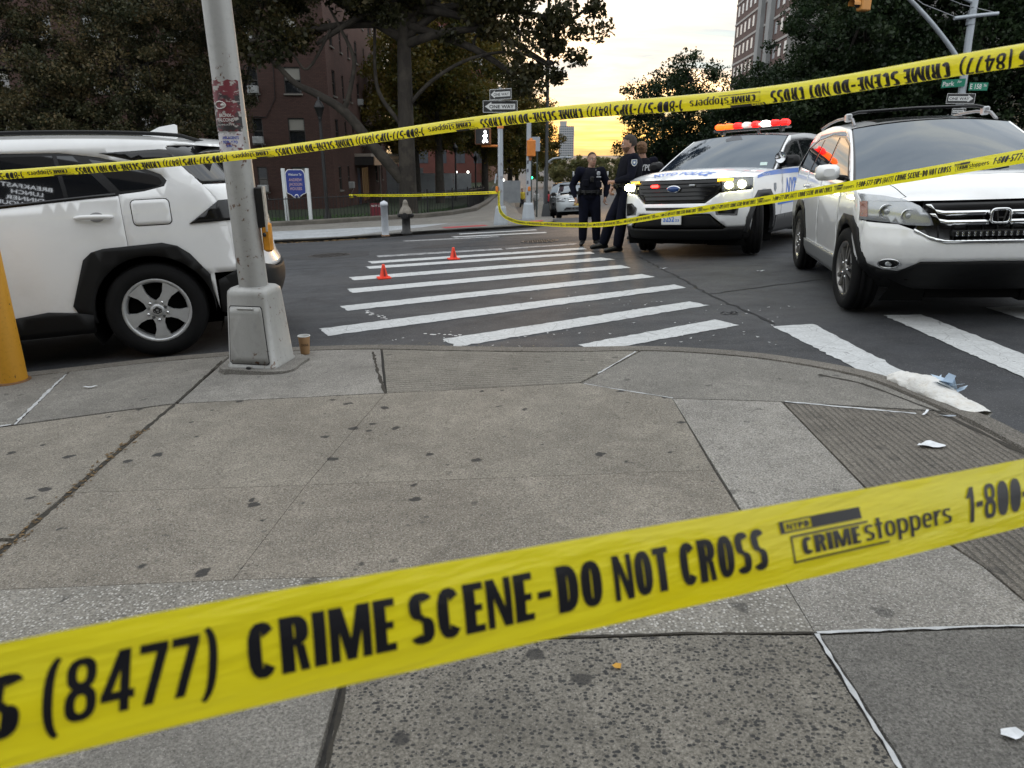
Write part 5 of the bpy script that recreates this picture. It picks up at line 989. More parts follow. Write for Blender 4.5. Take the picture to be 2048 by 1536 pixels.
def near_pole():
    x, y = -1.83, 5.0; z0 = gz(x, y) + S_H
    o = thing('signal_pole', 'tall grey metal pole with torn flyers and square tapered base at the kerb', 'pole', (x, y, z0), R(-9))
    rn_ = random.Random(3); P = [((.27 + rn_.uniform(-.015, .03)) * math.copysign(abs(math.cos(t)) ** .5, math.cos(t)) + .03, (.23 + rn_.uniform(-.01, .03)) * math.copysign(abs(math.sin(t)) ** .5, math.sin(t))) for t in frange(0, 6.05, .25)]; MB().prism(P, -.03, .032).build('concrete_footing', CM['lite'], o)
    # tapered housing
    m = MB(); n = 0; V = []; lv = [(.0, .188, .178), (.012, .188, .178), (.02, .18, .17), (.51, .15, .142), (.54, .146, .138), (.56, .128, .12), (.566, .10, .095)]
    def rr(w, h, r): return [(sx * (w - r) + r * math.cos(a + q), sy * (h - r) + r * math.sin(a + q)) for sx, sy, a in ((1, 1, 0), (-1, 1, 1.571), (-1, -1, 3.1416), (1, -1, 4.712)) for q in (0, .52, 1.05, 1.571)]
    for z, w_, h_ in lv: V += [(a, b_, z + .03) for a, b_ in rr(w_, h_, .045)]
    k = 16; m.add(V, [(i * k + j, i * k + (j + 1) % k, (i + 1) * k + (j + 1) % k, (i + 1) * k + j) for i in range(len(lv) - 1) for j in range(k)], True); m.add(V[-k:], [tuple(range(k))]); base = m.build('base_housing', GALV, o)
    fy = lambda z: -(.17 + (.142 - .17) * (z - .05) / .48) - .002
    dl = [(-.13, .065), (.13, .065), (.144, .08), (.119, .455), (.108, .47), (-.108, .47), (-.119, .455), (-.144, .08)]
    panel('access_door_gap', [(a * 1.04, .268 + (z - .268) * 1.03) for a, z in dl], lambda a, z: (a, fy(z) - .001, z), BLKM, base, .1, None); panel('access_door', dl, lambda a, z: (a, fy(z) - .004, z), GALV, base, .1, (0, 1, 0), .01); MB().tube([(-.06, fy(.455) - .006, .455), (.06, fy(.455) - .006, .455)], .006, 6).build('door_hinge', GALV, base)
    MB().ball((.0, -.2, .04), (.02, .012, .012)).build('foot_bolt', BLKM, base)
    MB().tube([(0, 0, .55), (-.012, 0, 1.2), (-.03, 0, 2.2), (-.05, 0, 3.4), (-.09, 0, 6.2)], [.098, .094, .09, .086, .075], 24).build('shaft', GALV, o)
    # flyers taped round the shaft
    def flyer(name, z0_, z1_, a0, a1, mat, r=.0945, rag=0., k=1, dx=-.022):
        rn2 = random.Random(k); V = []; us = frange(0, 1, .06); vs = frange(0, 1, .1)
        for u in us:
            for v in vs:
                vv = v; z = z0_ + (z1_ - z0_) * v + (rn2.uniform(-rag, rag) if v in (vs[0], vs[-1]) else 0); a = a0 + (a1 - a0) * u; rad = r + .001 * math.sin(9 * u + 5 * v) + (.004 if u in (us[0], us[-1]) else 0); V.append((dx + rad * math.sin(a), -rad * math.cos(a), z))
        return link(name, mesh(name, V, grid_faces(len(us), len(vs)), mat, True), o)
    def flyer_mat(name, ca, cb, cc, s):
        b = NB(name); n = b.noise(s, 5, .7); n2 = b.noise(s * 2.3, 4, .6, b.coord('Object', (1, 1, 1.8))); c = b.mix(b.ramp(n, [(.42, 0), (.5, 1)]), ca, cb); c = b.mix(b.ramp(n2, [(.55, 0), (.6, 1)]), c, cc); b.set(Base_Color=c, Roughness=.55); return b.m
    f1 = flyer('flyer', 1.62, 1.93, -1.15, 1.2, flyer_mat('torn dark red flyer', (.03, .028, .03), (.16, .025, .035), (.4, .38, .36), 8), rag=.004, k=2); f2 = flyer('flyer', 1.47, 1.61, -.95, 1.1, flyer_mat('torn white blue flyer', (.6, .6, .62), (.55, .53, .55), (.16, .05, .06), 9), rag=.012, k=3, dx=-.019)
    wrap = lambda u, v, dx=-.022: Vector((dx + .0962 * math.sin(u / .0962), -.0962 * math.cos(u / .0962), v)); INKW = M('flyer white print', (.6, .58, .56), .6); INKB = M('flyer blue print', (.05, .09, .4), .6)
    lettering('BRONX', wrap, INKW, f1, -.035, 1.708, .085, .02, 'flyer_print', .03); lettering('FALCONS', wrap, INKW, f1, -.05, 1.68, .11, .021, 'flyer_print', .03); lettering('COMMUNITY', wrap, INKW, f1, -.06, 1.655, .12, .01, 'flyer_print')
    lettering('ANK AGENTS', wrap, INKB, f2, -.03, 1.572, .11, .018, 'flyer_print', .03); lettering('929-470', wrap, INKB, f2, -.03, 1.545, .1, .018, 'flyer_print', .03); lettering('646-0', wrap, INKB, f2, -.005, 1.523, .06, .016, 'flyer_print', .03); MB().box((-.075, -.066, 1.55), (.045, .004, .06), R(-40)).build('flyer_picture', M('flyer photo', (.14, .2, .4), .6), f2)
    mk = MB(); mk.tube([wrap(-.02 + .04 * math.cos(t), 1.78 + .022 * math.sin(t)) for t in frange(0, 6.0, .5)], .004, 5, closed=True); mk.ball(wrap(.0, 1.78), (.014, .006, .01)); mk.build('flyer_emblem', INKW, f1)
    tapeM = M('torn clear tape', (.45, .45, .45), .25); flyer('tape_scrap', 1.44, 1.475, -.8, .9, tapeM, .0942, .006, 5, -.018)
    # black back box and orange push-button housing on the far side of the shaft
    bx = MB().box((.105, .03, 1.13), (.06, .075, .27), R(14), .008).build('button_back_box', BLKM, o); MB().box((.125, .035, .93), (.06, .07, .2), R(14), .014).build('push_button_housing', M('button housing orange', (.6, .25, .02), .4, vary=.2, vscale=15), o); MB().tube([(.128, -.003, .95), (.122, -.012, .95)], [.016, .014], 12).build('push_button', SIGNB, o)
    flyer('sticker', .985, 1.3, .95, 1.35, M('weathered sticker', (.45, .43, .4), .6, vary=.4, vscale=30), .175, .006, 8, 0.) if False else MB().box((.139, .02, 1.12), (.012, .06, .3), R(14), .002).build('housing_edge', M('weathered edge', (.4, .38, .34), .6, vary=.4, vscale=30), o); return o
near_pole()
def bollard(x, y, r, h, mat, label, base=S_H, cap=True):
    o = thing('bollard', label, 'bollard', (x, y, gz(x, y) + base)); m = MB(); m.lathe([(r, -.02), (r, h - r * .5), (r * .9, h - r * .22), (r * .6, h - .02), (.0001, h)] if not cap else [(r, -.02), (r, h - .12), (r * 1.12, h - .118), (r * 1.12, h - .08), (r, h - .04), (.0001, h)], 26); m.build('post', mat, o)
    MB().lathe([(r + .02, -.01), (r + .018, .012), (r, .016)], 22, cap=False).build('base_ring', M('rusty collar', (.16, .08, .03), .8, vary=.5, vscale=20), o); return o
bollard(-3.6, 4.86, .105, 1.12, YEL, 'chipped yellow steel bollard at the left edge', cap=False); bollard(-2.98, 17.0, .082, .8, M('white bollard paint', (.55, .58, .62), .5, vary=.15, vscale=6), 'short white bollard on the far kerb beside the fire hydrant', .1)
def cup():
    x, y = -1.6, 5.3; o = thing('paper_cup', 'brown paper coffee cup with white rim standing on the kerb', 'cup', (x, y, gz(x, y) + S_H), R(20)); b = NB('printed kraft paper'); n = b.voro(70); n2 = b.noise(40); c = b.mix(b.ramp(n, [(.05, 1), (.12, 0)]), (.33, .19, .09), (.14, .075, .03)); c = b.mix(b.math('MULTIPLY', n2, .35), c, (.42, .28, .15)); b.set(Base_Color=c, Roughness=.7)
    MB().lathe([(.0001, .003), (.031, .003), (.0315, .0), (.033, .004), (.045, .142)], 28, cap=False).build('cup_wall', b.m, o); MB().tube([(.0455 * math.cos(t), .0455 * math.sin(t), .144) for t in frange(0, 6.1, .25)], .0028, 6, closed=True).build('rim', M('white paper', (.7, .7, .69), .6), o); MB().lathe([(.0435, .142), (.032, .02), (.0001, .018)], 24, cap=False).build('lining', M('cup lining', (.6, .6, .58), .5), o)
    lettering('DRINK', lambda u, v: Vector((.041 * math.sin(u / .041), -.041 * math.cos(u / .041) - (v - .07) * .084, v)) , M('cup ink', (.05, .03, .02), .7), o, -.03, .07, .06, .02, 'cup_print')
cup()
CONE = M('fluorescent orange plastic', (.85, .055, .02), .45, emit=None)
for (x, y, lb) in ((-1.741, 9.626, 'small orange traffic cone on a crosswalk stripe, nearer of two'), (-.95, 11.6, 'small orange traffic cone on a crosswalk stripe, farther of two')):
    o = thing('traffic_cone', lb, 'cone', (x, y, gz(x, y) + .005), R(20), 'small cones marking the crosswalk'); MB().lathe([(.062, .012), (.056, .03), (.022, .165), (.02, .185), (.012, .19), (.0001, .19)], 20, cap=False).build('cone_body', CONE, o); MB().prism([(-.09, -.075), (-.075, -.09), (.075, -.09), (.09, -.075), (.09, .075), (.075, .09), (-.075, .09), (-.09, .075)], 0, .014).build('base_plate', CONE, o)
    for a in (.6, 2.7, 4.8): MB().add([(.0585 * math.cos(a + d) * (1 - .0), .0585 * math.sin(a + d), .035) for d in (-.28, .28)] + [(.031 * math.cos(a + d * .8), .031 * math.sin(a + d * .8), .135) for d in (.28, -.28)], [(0, 1, 2, 3)]).build('cone_slot', M('cone slot', (.25, .012, .006), .6), o)
def plastic_bag():
    o = thing('plastic_bag', 'crumpled white plastic bag lying along the kerb at right', 'bag', (2.36, 3.78, gz(2.36, 3.78) + .01)); rn_ = random.Random(5); nu, nv = 60, 30; V = []; a0, a1 = Vector((-.06, .33)), Vector((.06, -.33)); ax = (a1 - a0).normalized(); pr = Vector((-ax.y, ax.x))
    import mathutils.noise as mn
    for i in range(nu):
        u = i / (nu - 1); c = a0 + (a1 - a0) * u; wdt = interp([(0, .04), (.1, .07), (.4, .085), (.6, .08), (.8, .062), (1, .075)], u); hh = interp([(0, .05), (.1, .085), (.35, .105), (.55, .1), (.75, .07), (.92, .06), (1, .04)], u)
        for j in range(nv):
            t = 2 * math.pi * j / nv; cr = 1 + .3 * (.5 - abs(mn.noise(Vector((u * 5, math.cos(t) * 1.3, math.sin(t) * 1.3))))) + .16 * (.3 - abs(mn.noise(Vector((u * 14, math.cos(t) * 2.4 + 5, math.sin(t) * 2.4))))); x, z = math.cos(t) * wdt * cr, hh * .5 + math.sin(t) * hh * .5 * cr
            if z < .002: z = .002
            z += .035 * max(0, math.sin(t)) * max(0, 1 - abs(u - .45) / .15) * .6 ; p = c + pr * x; V.append((p.x, p.y, z + gz(2.36 + p.x, 3.78 + p.y) - gz(2.36, 3.78)))
    F = [(i * nv + j, i * nv + (j + 1) % nv, (i + 1) * nv + (j + 1) % nv, (i + 1) * nv + j) for i in range(nu - 1) for j in range(nv)]
    b = NB('white thin plastic'); n = b.noise(14, 6, .7); n2 = b.noise(40, 4, .6); b.set(Base_Color=b.mix(b.ramp(n, [(.5, 0), (.75, .6)]), (.74, .73, .7), (.5, .42, .31)), Roughness=.38); b.p.inputs['Subsurface Weight'].default_value = .25; b.p.inputs['Subsurface Radius'].default_value = (.03, .03, .03); b.bump(b.math('ADD', n, b.math('MULTIPLY', n2, .5)), .7, .02); link('bag_skin', mesh('bag_skin', V, F, b.m, True), o)
    m = MB(); ptsb = []
    for k in range(9):
        c = Vector((.06 + rn_.uniform(-.05, .06), -.03 + rn_.uniform(-.07, .05), .09 + rn_.uniform(-.02, .04))); d1 = Vector((rn_.uniform(-1, 1), rn_.uniform(-1, 1), rn_.uniform(.0, 1.2))).normalized() * .04; d2 = Vector((rn_.uniform(-1, 1), rn_.uniform(-1, 1), rn_.uniform(-.4, .6))).normalized() * .03; m.add([c - d1 - d2, c + d1 - d2 * .7, c + d1 * .8 + d2, c - d1 * .6 + d2 * 1.2], [(0, 1, 2, 3)])
    m.build('torn_scraps', M('pale blue wrapper', (.5, .62, .75), .4), o)
plastic_bag()
def scrap(x, y, P, mat, label, base=S_H, z=.004, nm='paper_scrap', cat='paper', lift=.012):
    o = link(nm, None); bpy.data.objects.remove(o); rn_ = random.Random(int(x * 100)); v, F = tri_fill(P, .03); me = mesh(nm, [(a, b, z + lift * abs(math.sin(a * 40 + b * 23)) + gz(x + a, y + b) - gz(x, y)) for a, b in v], F, mat); e = link(nm, me, None, (x, y, gz(x, y) + base)); return tag(e, label, cat)
PAPER = M('white paper scrap', (.68, .7, .73), .6, vary=.15, vscale=30)
scrap(1.93, 3.03, [(-.06, -.0), (-.02, .035), (.03, .05), (.05, .045), (.075, .01), (.055, -.03), (.0, -.025)], PAPER, 'crumpled white paper scrap on the grooved ramp at right'); scrap(2.14, 3.44, [(-.04, -.03), (-.03, -.036), (.03, .03), (.02, .037)], PAPER, 'narrow white paper strip beside the plastic bag'); scrap(2.21, 3.4, [(-.03, .01), (.04, -.03), (.045, -.02), (-.02, .02)], M('grey foil', (.3, .33, .37), .35, .4), 'small grey wrapper by the joint below the plastic bag', nm='wrapper', cat='wrapper')
scrap(1.96, 6.28, [(-.09, .0), (-.05, .03), (0, .012), (.05, .03), (.09, .0), (.03, -.02), (-.03, -.012)], M('black rag', (.012, .012, .014), .8), 'flat black scrap on the asphalt between crosswalk stripes', 0., nm='black_scrap', cat='debris', lift=.02); scrap(.29, 1.63, [(-.013, 0), (0, .012), (.014, .004), (.01, -.01), (-.006, -.012)], M('yellow leaf', (.5, .26, .03), .7), 'tiny yellow leaf on the dark stone slab', nm='fallen_leaf', cat='leaf'); scrap(1.182, 1.345, [(-.03, -.01), (-.01, .018), (.02, .012), (.03, -.008), (.0, -.02)], PAPER, 'small white paper bit on the dull slab at lower right')
scrap(-2.88, 4.6, [(-.05, .0), (-.02, .012), (.05, .01), (.04, -.008), (-.03, -.01)], PAPER, 'small white paper bit beside the sealed joint at left'); scrap(3.05, 8.7, [(-.05, -.01), (.05, .0), (.05, .018), (-.05, .01)], PAPER, 'white paper bit on the road left of the white SUV', 0.); scrap(1.98, 9.3, [(-.05, -.01), (.05, .0), (.06, .018), (-.04, .012)], PAPER, 'white paper bit on the road below the police car', 0.)

# ----------------------------------------------------------------- signs
def plate(o, w_, h_, mat, edge, name='sign_plate', t=.004):
    MB().box((0, .001, 0), (w_, t, h_), 0, .0).build(name + '_edge', edge, o); return o
def one_way(parent, x, y, z, rz, left=True, W_=.914, H_=.305, name='one_way_sign'):
    """black plate, white border line, white arrow with black words"""
    e = MB().box((0, 0, 0), (W_, .006, H_), 0, .0).build(name, SIGNB, parent, (x, y, z), (0, 0, rz)); q = -.0045; s = 1 if left else -1; hw, hh = W_ / 2, H_ / 2; bw = .011
    m = MB()
    for a, b_, c, d in ((-hw + .006, hw - .006, hh - .006 - bw, hh - .006), (-hw + .006, hw - .006, -hh + .006, -hh + .006 + bw), (-hw + .006, -hw + .006 + bw, -hh + .017, hh - .017), (hw - .006 - bw, hw - .006, -hh + .017, hh - .017)): m.add([(a, q, c), (b_, q, c), (b_, q, d), (a, q, d)], [(0, 1, 2, 3)])
    m.build('sign_border', SIGNW, e); P = [(-hw * .88, 0), (-hw * .5, hh * .72), (-hw * .5, hh * .44), (hw * .86, hh * .44), (hw * .86, -hh * .44), (-hw * .5, -hh * .44), (-hw * .5, -hh * .72)]; P = [(a * s, b_) for a, b_ in P][::s]
    MB().add([(a, q, b_) for a, b_ in P], [tuple(range(7))]).build('sign_arrow', SIGNW, e); f = lambda u, v: Vector((u, q - .0015, v)); x0 = -hw * .62 if left else -hw * .8
    lettering('ONE WAY', f, SIGNB, e, x0, -hh * .27, W_ * .7, hh * .54, 'sign_lettering', .02); return e
def plain_sign(parent, x, y, z, rz, w_, h_, mat, words, ink, name='street_sign'):
    e = MB().box((0, 0, 0), (w_, .006, h_)).build(name, mat, parent, (x, y, z), (0, 0, rz)); f = lambda u, v: Vector((u, -.0045, v))
    for s, a, b_, wd, ht in words: lettering(s, f, ink, e, a, b_, wd, ht, 'sign_lettering', .02)
    return e
# far corner signal pole with two one-way signs and the walking-man signal
def taper_base(o, w0, w1, h, mat):
    m = MB(); V = []
    for z, k in ((-.03, w0), (.06, w0), (h - .05, w1), (h, w1 * .86)): V += [(sx * k, sy * k, z) for sx, sy in ((1, 1), (-1, 1), (-1, -1), (1, -1))]
    m.add(V, [(i * 4 + j, i * 4 + (j + 1) % 4, (i + 1) * 4 + (j + 1) % 4, (i + 1) * 4 + j) for i in range(3) for j in range(4)] + [(12, 13, 14, 15)]); return m.build('base_housing', mat, o)
def far_signal():
    x, y = -.31, 20.0; o = thing('signal_pole', 'pale grey corner pole with two one-way signs and white walking-man signal', 'pole', (x, y, gz(x, y) + .1)); taper_base(o, .19, .14, .5, GALV2); MB().tube([(0, 0, .48), (0, 0, 2.55)], [.075, .07], 16).build('shaft', GALV2, o); MB().lathe([(.085, 2.5), (.085, 2.66), (.07, 2.68)], 16).build('collar', ORG, o); MB().tube([(0, 0, 2.66), (0, 0, 3.5)], .035, 10).build('sign_post', GALV2, o)
    one_way(o, .0, -.05, 3.04, 0); one_way(o, .01, -.05, 3.34, R(-36), W_=.72, H_=.27)
    h = MB().box((-.46, -.02, 2.3), (.42, .18, .42), R(8), .02).build('signal_head', M('signal case brown', (.16, .06, .02), .5), o); MB().box((-.475, -.115, 2.3), (.36, .01, .36), R(8)).build('signal_face', SIGNB, h); MB().tube([(-.5, .0, 2.06), (-.06, 0, 2.06)], .03, 8).build('signal_bracket', ORG, o)
    mw = MB(); F = lambda a, b_: (-.4 + a * 1.15, -.13, 2.29 + b_ * 1.1)
    for P, r in (([(.0, .055), (.0, -.03)], .034), ([(.0, -.02), (-.035, -.09), (-.05, -.135)], .02), ([(.0, -.02), (.03, -.09), (.045, -.13)], .02), ([(0, .06), (-.045, .01)], .016), ([(0, .06), (.05, .02)], .016)): mw.tube([F(*q) for q in P], r, 8)
    mw.ball(F(0, .115), (.03, .012, .03)); mw.build('walking_man', emis('walk signal lit', (1, 1, .97), 5.), h); MB().box((-.555, -.125, 2.36), (.09, .008, .14), R(8)).build('unlit_hand', M('unlit lens', (.06, .05, .05), .4), h)
    MB().box((-.1, -.07, .95), (.07, .08, .16), 0, .02).build('push_button_box', ORG, o); MB().tube([(-.11, -.03, 1.35), (-.15, -.04, 1.1)], .022, 8).build('conduit', GALV2, o)
    for a in (.5, .9, 1.25, 1.6): MB().box((.02, -.076, a), (.05, .003, .07), .1 * a).build('sticker', M('old sticker', (.3, .3, .33), .7), o)
far_signal()
def second_pole():
    x, y = .52, 23.2; o = thing('signal_pole', 'second pale grey pole carrying an orange signal head seen from behind', 'pole', (x, y, gz(x, y) + .1)); taper_base(o, .2, .15, .52, GALV2); MB().tube([(0, 0, .5), (0, 0, 3.0)], .075, 14).build('shaft', GALV2, o); h = MB().box((.07, -.12, 2.16), (.26, .2, .48), R(6), .02).build('signal_head', ORG, o); MB().lathe([(.05, 0), (.05, .05), (.0001, .06)], 10, Matrix.Translation((.07, -.12, 2.4))).build('signal_cap', ORG, h); MB().box((.05, -.08, 1.86), (.08, .1, .14), 0, .02).build('signal_bracket', M('rusty orange bracket', (.3, .12, .04), .7), o); MB().box((.02, -.09, .95), (.09, .06, .14), 0, .02).build('push_button_box', ORG, o)
    for a in (.8, 1.15, 1.5, 1.75): MB().box((-.02, -.077, a), (.07, .003, .1), .2).build('sticker', M('scrawled sticker', (.1, .1, .13), .7), o)
second_pole()
def sign_post(x, y, h, label, sign=None):
    o = thing('sign_post', label, 'sign post', (x, y, gz(x, y) + .08)); MB().box((0, 0, h / 2), (.06, .06, h)).build('post', M('dark green post', (.025, .035, .032), .6), o)
    if sign: MB().box((-.06, -.04, h - .12), (.34, .006, .5), R(-25)).build('sign_plate', M('grey sign back', (.3, .33, .37), .5), o)
sign_post(.93, 27.5, 2.75, 'thin dark post with small grey sign beside the second signal pole', True); sign_post(.68, 26.3, 2.4, 'thin dark post without sign just behind the second signal pole'); 
def street_lamp(x, y, h, label, r, arm, mat, g='street lamps along the avenue'):
    o = thing('street_lamp', label, 'street lamp', (x, y, gz(x, y) + .1), 0, g); taper_base(o, .2, .13, .6, mat); MB().tube([(0, 0, .55), (0, 0, h - .8), (arm * .05, 0, h - .3), (arm * .4, 0, h), (arm, 0, h + .1)], [r, r * .8, r * .7, r * .5, r * .4], 12).build('shaft', mat, o); MB().ball((arm + .25, 0, h + .08), (.3, .12, .07)).build('lamp_head', GALV2, o)
street_lamp(1.58, 34., 11.0, 'dark street lamp shaft rising past the upper tape, nearest on the avenue', .08, 1.8, M('dark lamp paint', (.07, .075, .08), .5)); street_lamp(2.35, 52., 3.8, 'pale street lamp with short arm farther down the avenue', .13, 1.3, GALV2)
# hydrant
def hydrant():
    x, y = -2.6, 17.8; o = thing('fire_hydrant', 'black fire hydrant with dull silver bonnet on the far sidewalk', 'hydrant', (x, y, gz(x, y) + .1)); b_ = M('hydrant black', (.018, .018, .018), .6, vary=.3, vscale=12); s_ = M('hydrant silver', (.2, .18, .15), .55, .2, vary=.35, vscale=14); k = 1.0
    MB().lathe([(.14, -.02), (.14, .03), (.105, .04), (.1, .34), (.12, .35), (.12, .37), (.135, .38), (.14, .46)], 18).build('barrel', b_, o); MB().lathe([(.155, .46), (.155, .5), (.14, .54), (.11, .6), (.075, .64), (.07, .68)], 18).build('bonnet', s_, o); MB().lathe([(.062, .68), (.065, .71), (.05, .76), (.02, .79), (.0001, .795)], 14).build('cap', s_, o)
    for a, r in ((0, .055), (math.pi, .055), (-math.pi / 2, .07)):
        d = Vector((math.cos(a), math.sin(a), 0)); m = MB(); m.tube([d * .1 + Vector((0, 0, .42)), d * .18 + Vector((0, 0, .42))], r, 12); m.tube([d * .18 + Vector((0, 0, .42)), d * .2 + Vector((0, 0, .42))], r * .6, 6); m.build('outlet_cap', b_, o)
hydrant()
def welcome_sign():
    x, y = -7.62, 26.0; z = -.96; o = thing('estate_sign', 'blue welcome sign between two white posts on the lawn', 'sign', (x, y, z))
    wp = M('white sign post', (.55, .58, .58), .5, vary=.1, vscale=5)
    for s in (-1, 1): MB().box((s * .42, 0, .95), (.12, .1, 1.96), 0, .01).build('post', wp, o); MB().box((s * .42, 0, .05), (.15, .13, .12), 0, .01).build('post_foot', wp, o)
    out = [(-.35, 1.76), (-.31, 1.84), (-.24, 1.9), (.24, 1.9), (.31, 1.84), (.35, 1.76), (.35, 1.1), (.2, 1.03), (.1, .94), (0, .90), (-.1, .94), (-.2, 1.03), (-.35, 1.1)]; Mx = Matrix(((1, 0, 0, 0), (0, 0, -1, 0), (0, 1, 0, 0), (0, 0, 0, 1)))
    e = MB().prism([(a, b_) for a, b_ in out], .0, .04, Mx).build('sign_board_border', SIGNW, o); MB().prism([(a * .93, 1.42 + (b_ - 1.42) * .95) for a, b_ in out], .02, .045, Mx).build('sign_board', M('sign royal blue', (.012, .03, .2), .5), e)
    f = lambda u, v: Vector((u, -.048, v)); pk = M('sign rose lettering', (.45, .3, .3), .6); lettering('Welcome To', f, SIGNW, e, -.23, 1.69, .46, .08, 'sign_lettering', .01, .3)
    for s, b_, wd in (('ANDREW', 1.5, .46), ('JACKSON', 1.35, .46), ('HOUSES', 1.2, .42)): lettering(s, f, pk, e, -wd / 2 + .0, b_, wd, .1, 'sign_lettering', .01)
    MB().lathe([(.075, .0), (.075, .06), (.0001, .062)], 18, Matrix.Translation((0, 0, .98)) @ Mx).build('sign_seal', SIGNW, e); MB().lathe([(.055, .0), (.055, .064), (.0001, .066)], 18, Matrix.Translation((0, 0, .98)) @ Mx).build('seal_field', M('sign royal blue', (.012, .03, .2), .5), e)
welcome_sign()
o = thing('lawn_sign', 'small dark red notice board low in the lawn behind the fence', 'sign', (-5.13, 27.6, -1.05), R(4)); MB().box((0, 0, .45), (.46, .02, .56)).build('board', M('maroon board', (.16, .02, .03), .6), o); [MB().box((s * .15, .015, .1), (.03, .02, .3)).build('stake', M('wood stake', (.2, .16, .1), .8), o) for s in (-1, 1)]; lettering('NOTICE', lambda u, v: Vector((u, -.012, v)), SIGNW, o, -.19, .6, .38, .07, 'sign_lettering', .02)
def park_lamp(x, y, h, label, base_z, arm=False, k=1.):
    o = thing('park_lamp', label, 'lamp post', (x, y, base_z), 0, 'black lamp posts on the estate lawn'); m = MB(); m.lathe([(.16, -.05), (.16, .25), (.11, .35), (.07, .6), (.055, h - .9), (.05, h - .75), (.08, h - .72), (.06, h - .68)], 14); m.build('shaft', BLKM, o); MB().lathe([(.07, h - .68), (.17, h - .38), (.19, h - .36), (.19, h - .32), (.09, h - .14), (.03, h - .1), (.03, h), (.0001, h + .02)], 10).build('lantern', BLKM, o)
    if arm: MB().tube([(0, 0, h - .5), (-.3, 0, h - .2), (-.6, 0, h + .3), (-.75, 0, h + .9)], .05, 8).build('bracket', BLKM, o)
park_lamp(-6.95, 27.4, 4.45, 'black park lamp post between the blue sign and the brick corner', -1.06); park_lamp(-3.95, 52., 4.1, 'distant black lamp post right of the big tree trunk', -1.95); park_lamp(-3.05, 62., 3.5, 'distant black lamp post with curved bracket left of the walking signal', -2.1, True)
# ----------------------------------------------------------------- far corner: sidewalk, lawn, fence
FK = [(-60, 13.2), (-30, 15.6), (-10, 17.1), (-5.88, 17.46), (-4.57, 17.57), (-3.31, 18.05), (-2.27, 18.7), (-1.2, 19.1), (-.32, 19.34), (.4, 19.8), (.95, 20.85), (1.12, 22.5), (1.3, 26), (2.0, 40), (3.06, 56), (5.5, 100)]
FKD = curve2(FK, 5); FKI = offset_line(FKD, .15); LK = [(-60, 20.5), (-12, 24.2), (-8.3, 24.9), (-6.59, 25.5), (-4.82, 26.4), (-3.18, 26.9), (-2.3, 28.2), (-1.5, 31.2), (-1.3, 40), (-1.2, 60), (-.8, 100)]
def strip_mesh(name, A, B, h, mat, n=1):
    """sheet between two lines sampled at equal fractions"""
    def samp(L, m):
        acc = [0.]
        for a, b in zip(L, L[1:]): acc.append(acc[-1] + math.dist(a, b))
        out = []
        for i in range(m):
            t = acc[-1] * i / (m - 1); k = max(j for j in range(len(acc)) if acc[j] <= t + 1e-9); k = min(k, len(L) - 2); f = (t - acc[k]) / (acc[k + 1] - acc[k]); out.append((L[k][0] + (L[k + 1][0] - L[k][0]) * f, L[k][1] + (L[k + 1][1] - L[k][1]) * f))
        return out
    a, b = samp(A, 160), samp(B, 160); V = []
    for p, q in zip(a, b):
        for j in range(7): t = j / 6; x, y = p[0] + (q[0] - p[0]) * t, p[1] + (q[1] - p[1]) * t; V.append((x, y, gz(x, y) + h))
    return link(name, mesh(name, V, [f[::-1] for f in grid_faces(160, 7)], mat))
farw = structure(strip_mesh('far_sidewalk', FKI, LK, .092, CM['mid'])); kerbs([q for q in FKD if -14 < q[0] < 1.5 and q[1] < 32], .15, .1, 2.4, farw, M('far kerb stone', (.13, .125, .115), .8, vary=.3, vscale=4))
PALE = concrete('new pale sidewalk flags', (.42, .44, .46), .08, 200, .2, stain=.2, seed=21.); OLDF = concrete('old far sidewalk flags', (.24, .235, .225), .1, 200, .2, stain=.3, seed=23.)
def flags():
    idx = [i for i, q in enumerate(FKI) if -13 < q[0] < -.4 and q[1] < 19.4]; L = dense(FKI[idx[0]:idx[-1] + 1], 1.5, False); D = dense(FKI[idx[0]:idx[-1] + 1], .1, False); pts = [D[int(i * (len(D) - 1) / 9)] for i in range(10)]; dirv = (.42, 1.0)
    for r in range(3):
        for i in range(9):
            a, b = pts[i], pts[i + 1]; o0, o1 = r * 1.62, (r + 1) * 1.62; P = [(a[0] + dirv[0] * o0, a[1] + dirv[1] * o0), (b[0] + dirv[0] * o0, b[1] + dirv[1] * o0), (b[0] + dirv[0] * o1, b[1] + dirv[1] * o1), (a[0] + dirv[0] * o1, a[1] + dirv[1] * o1)]
            if P[0][0] < -14: continue
            slab(P, PALE if (i < 6 and r < 3) else OLDF, .012, .1, farw, 1.0, k=100 + r * 9 + i, drop=.006)
flags()
REDT = M('red tactile paving', (.36, .035, .045), .7, vary=.2, vscale=8)
for P in ([(-1.75, 19.15), (-.62, 19.5), (-.8, 20.3), (-1.95, 19.95)], [(.62, 20.5), (.9, 21.0), (.95, 22.0), (.5, 21.6)]):
    v, F = tri_fill(P, .3); e = link('tactile_pad', mesh('tactile_pad', [(a, b, gz(a, b) + .106) for a, b in v], F, REDT), farw)
lawn = structure(strip_mesh('lawn', [(x, y + .25) for x, y in LK], [(-60, 90), (-30, 95), (-20, 98), (-16, 100), (-14, 100), (-12, 100), (-10, 100), (-8, 100), (-6, 100), (-4, 100), (-2, 100)], .06, M('lawn soil and grass', (.018, .03, .011), .95, vary=.5, vscale=3, bump=.8, bscale=30)))
LKM = M('lawn edging stone', (.11, .1, .085), .85, vary=.35, vscale=3)
edge = structure(link('lawn_edging', None)); bpy.data.objects.remove(edge)
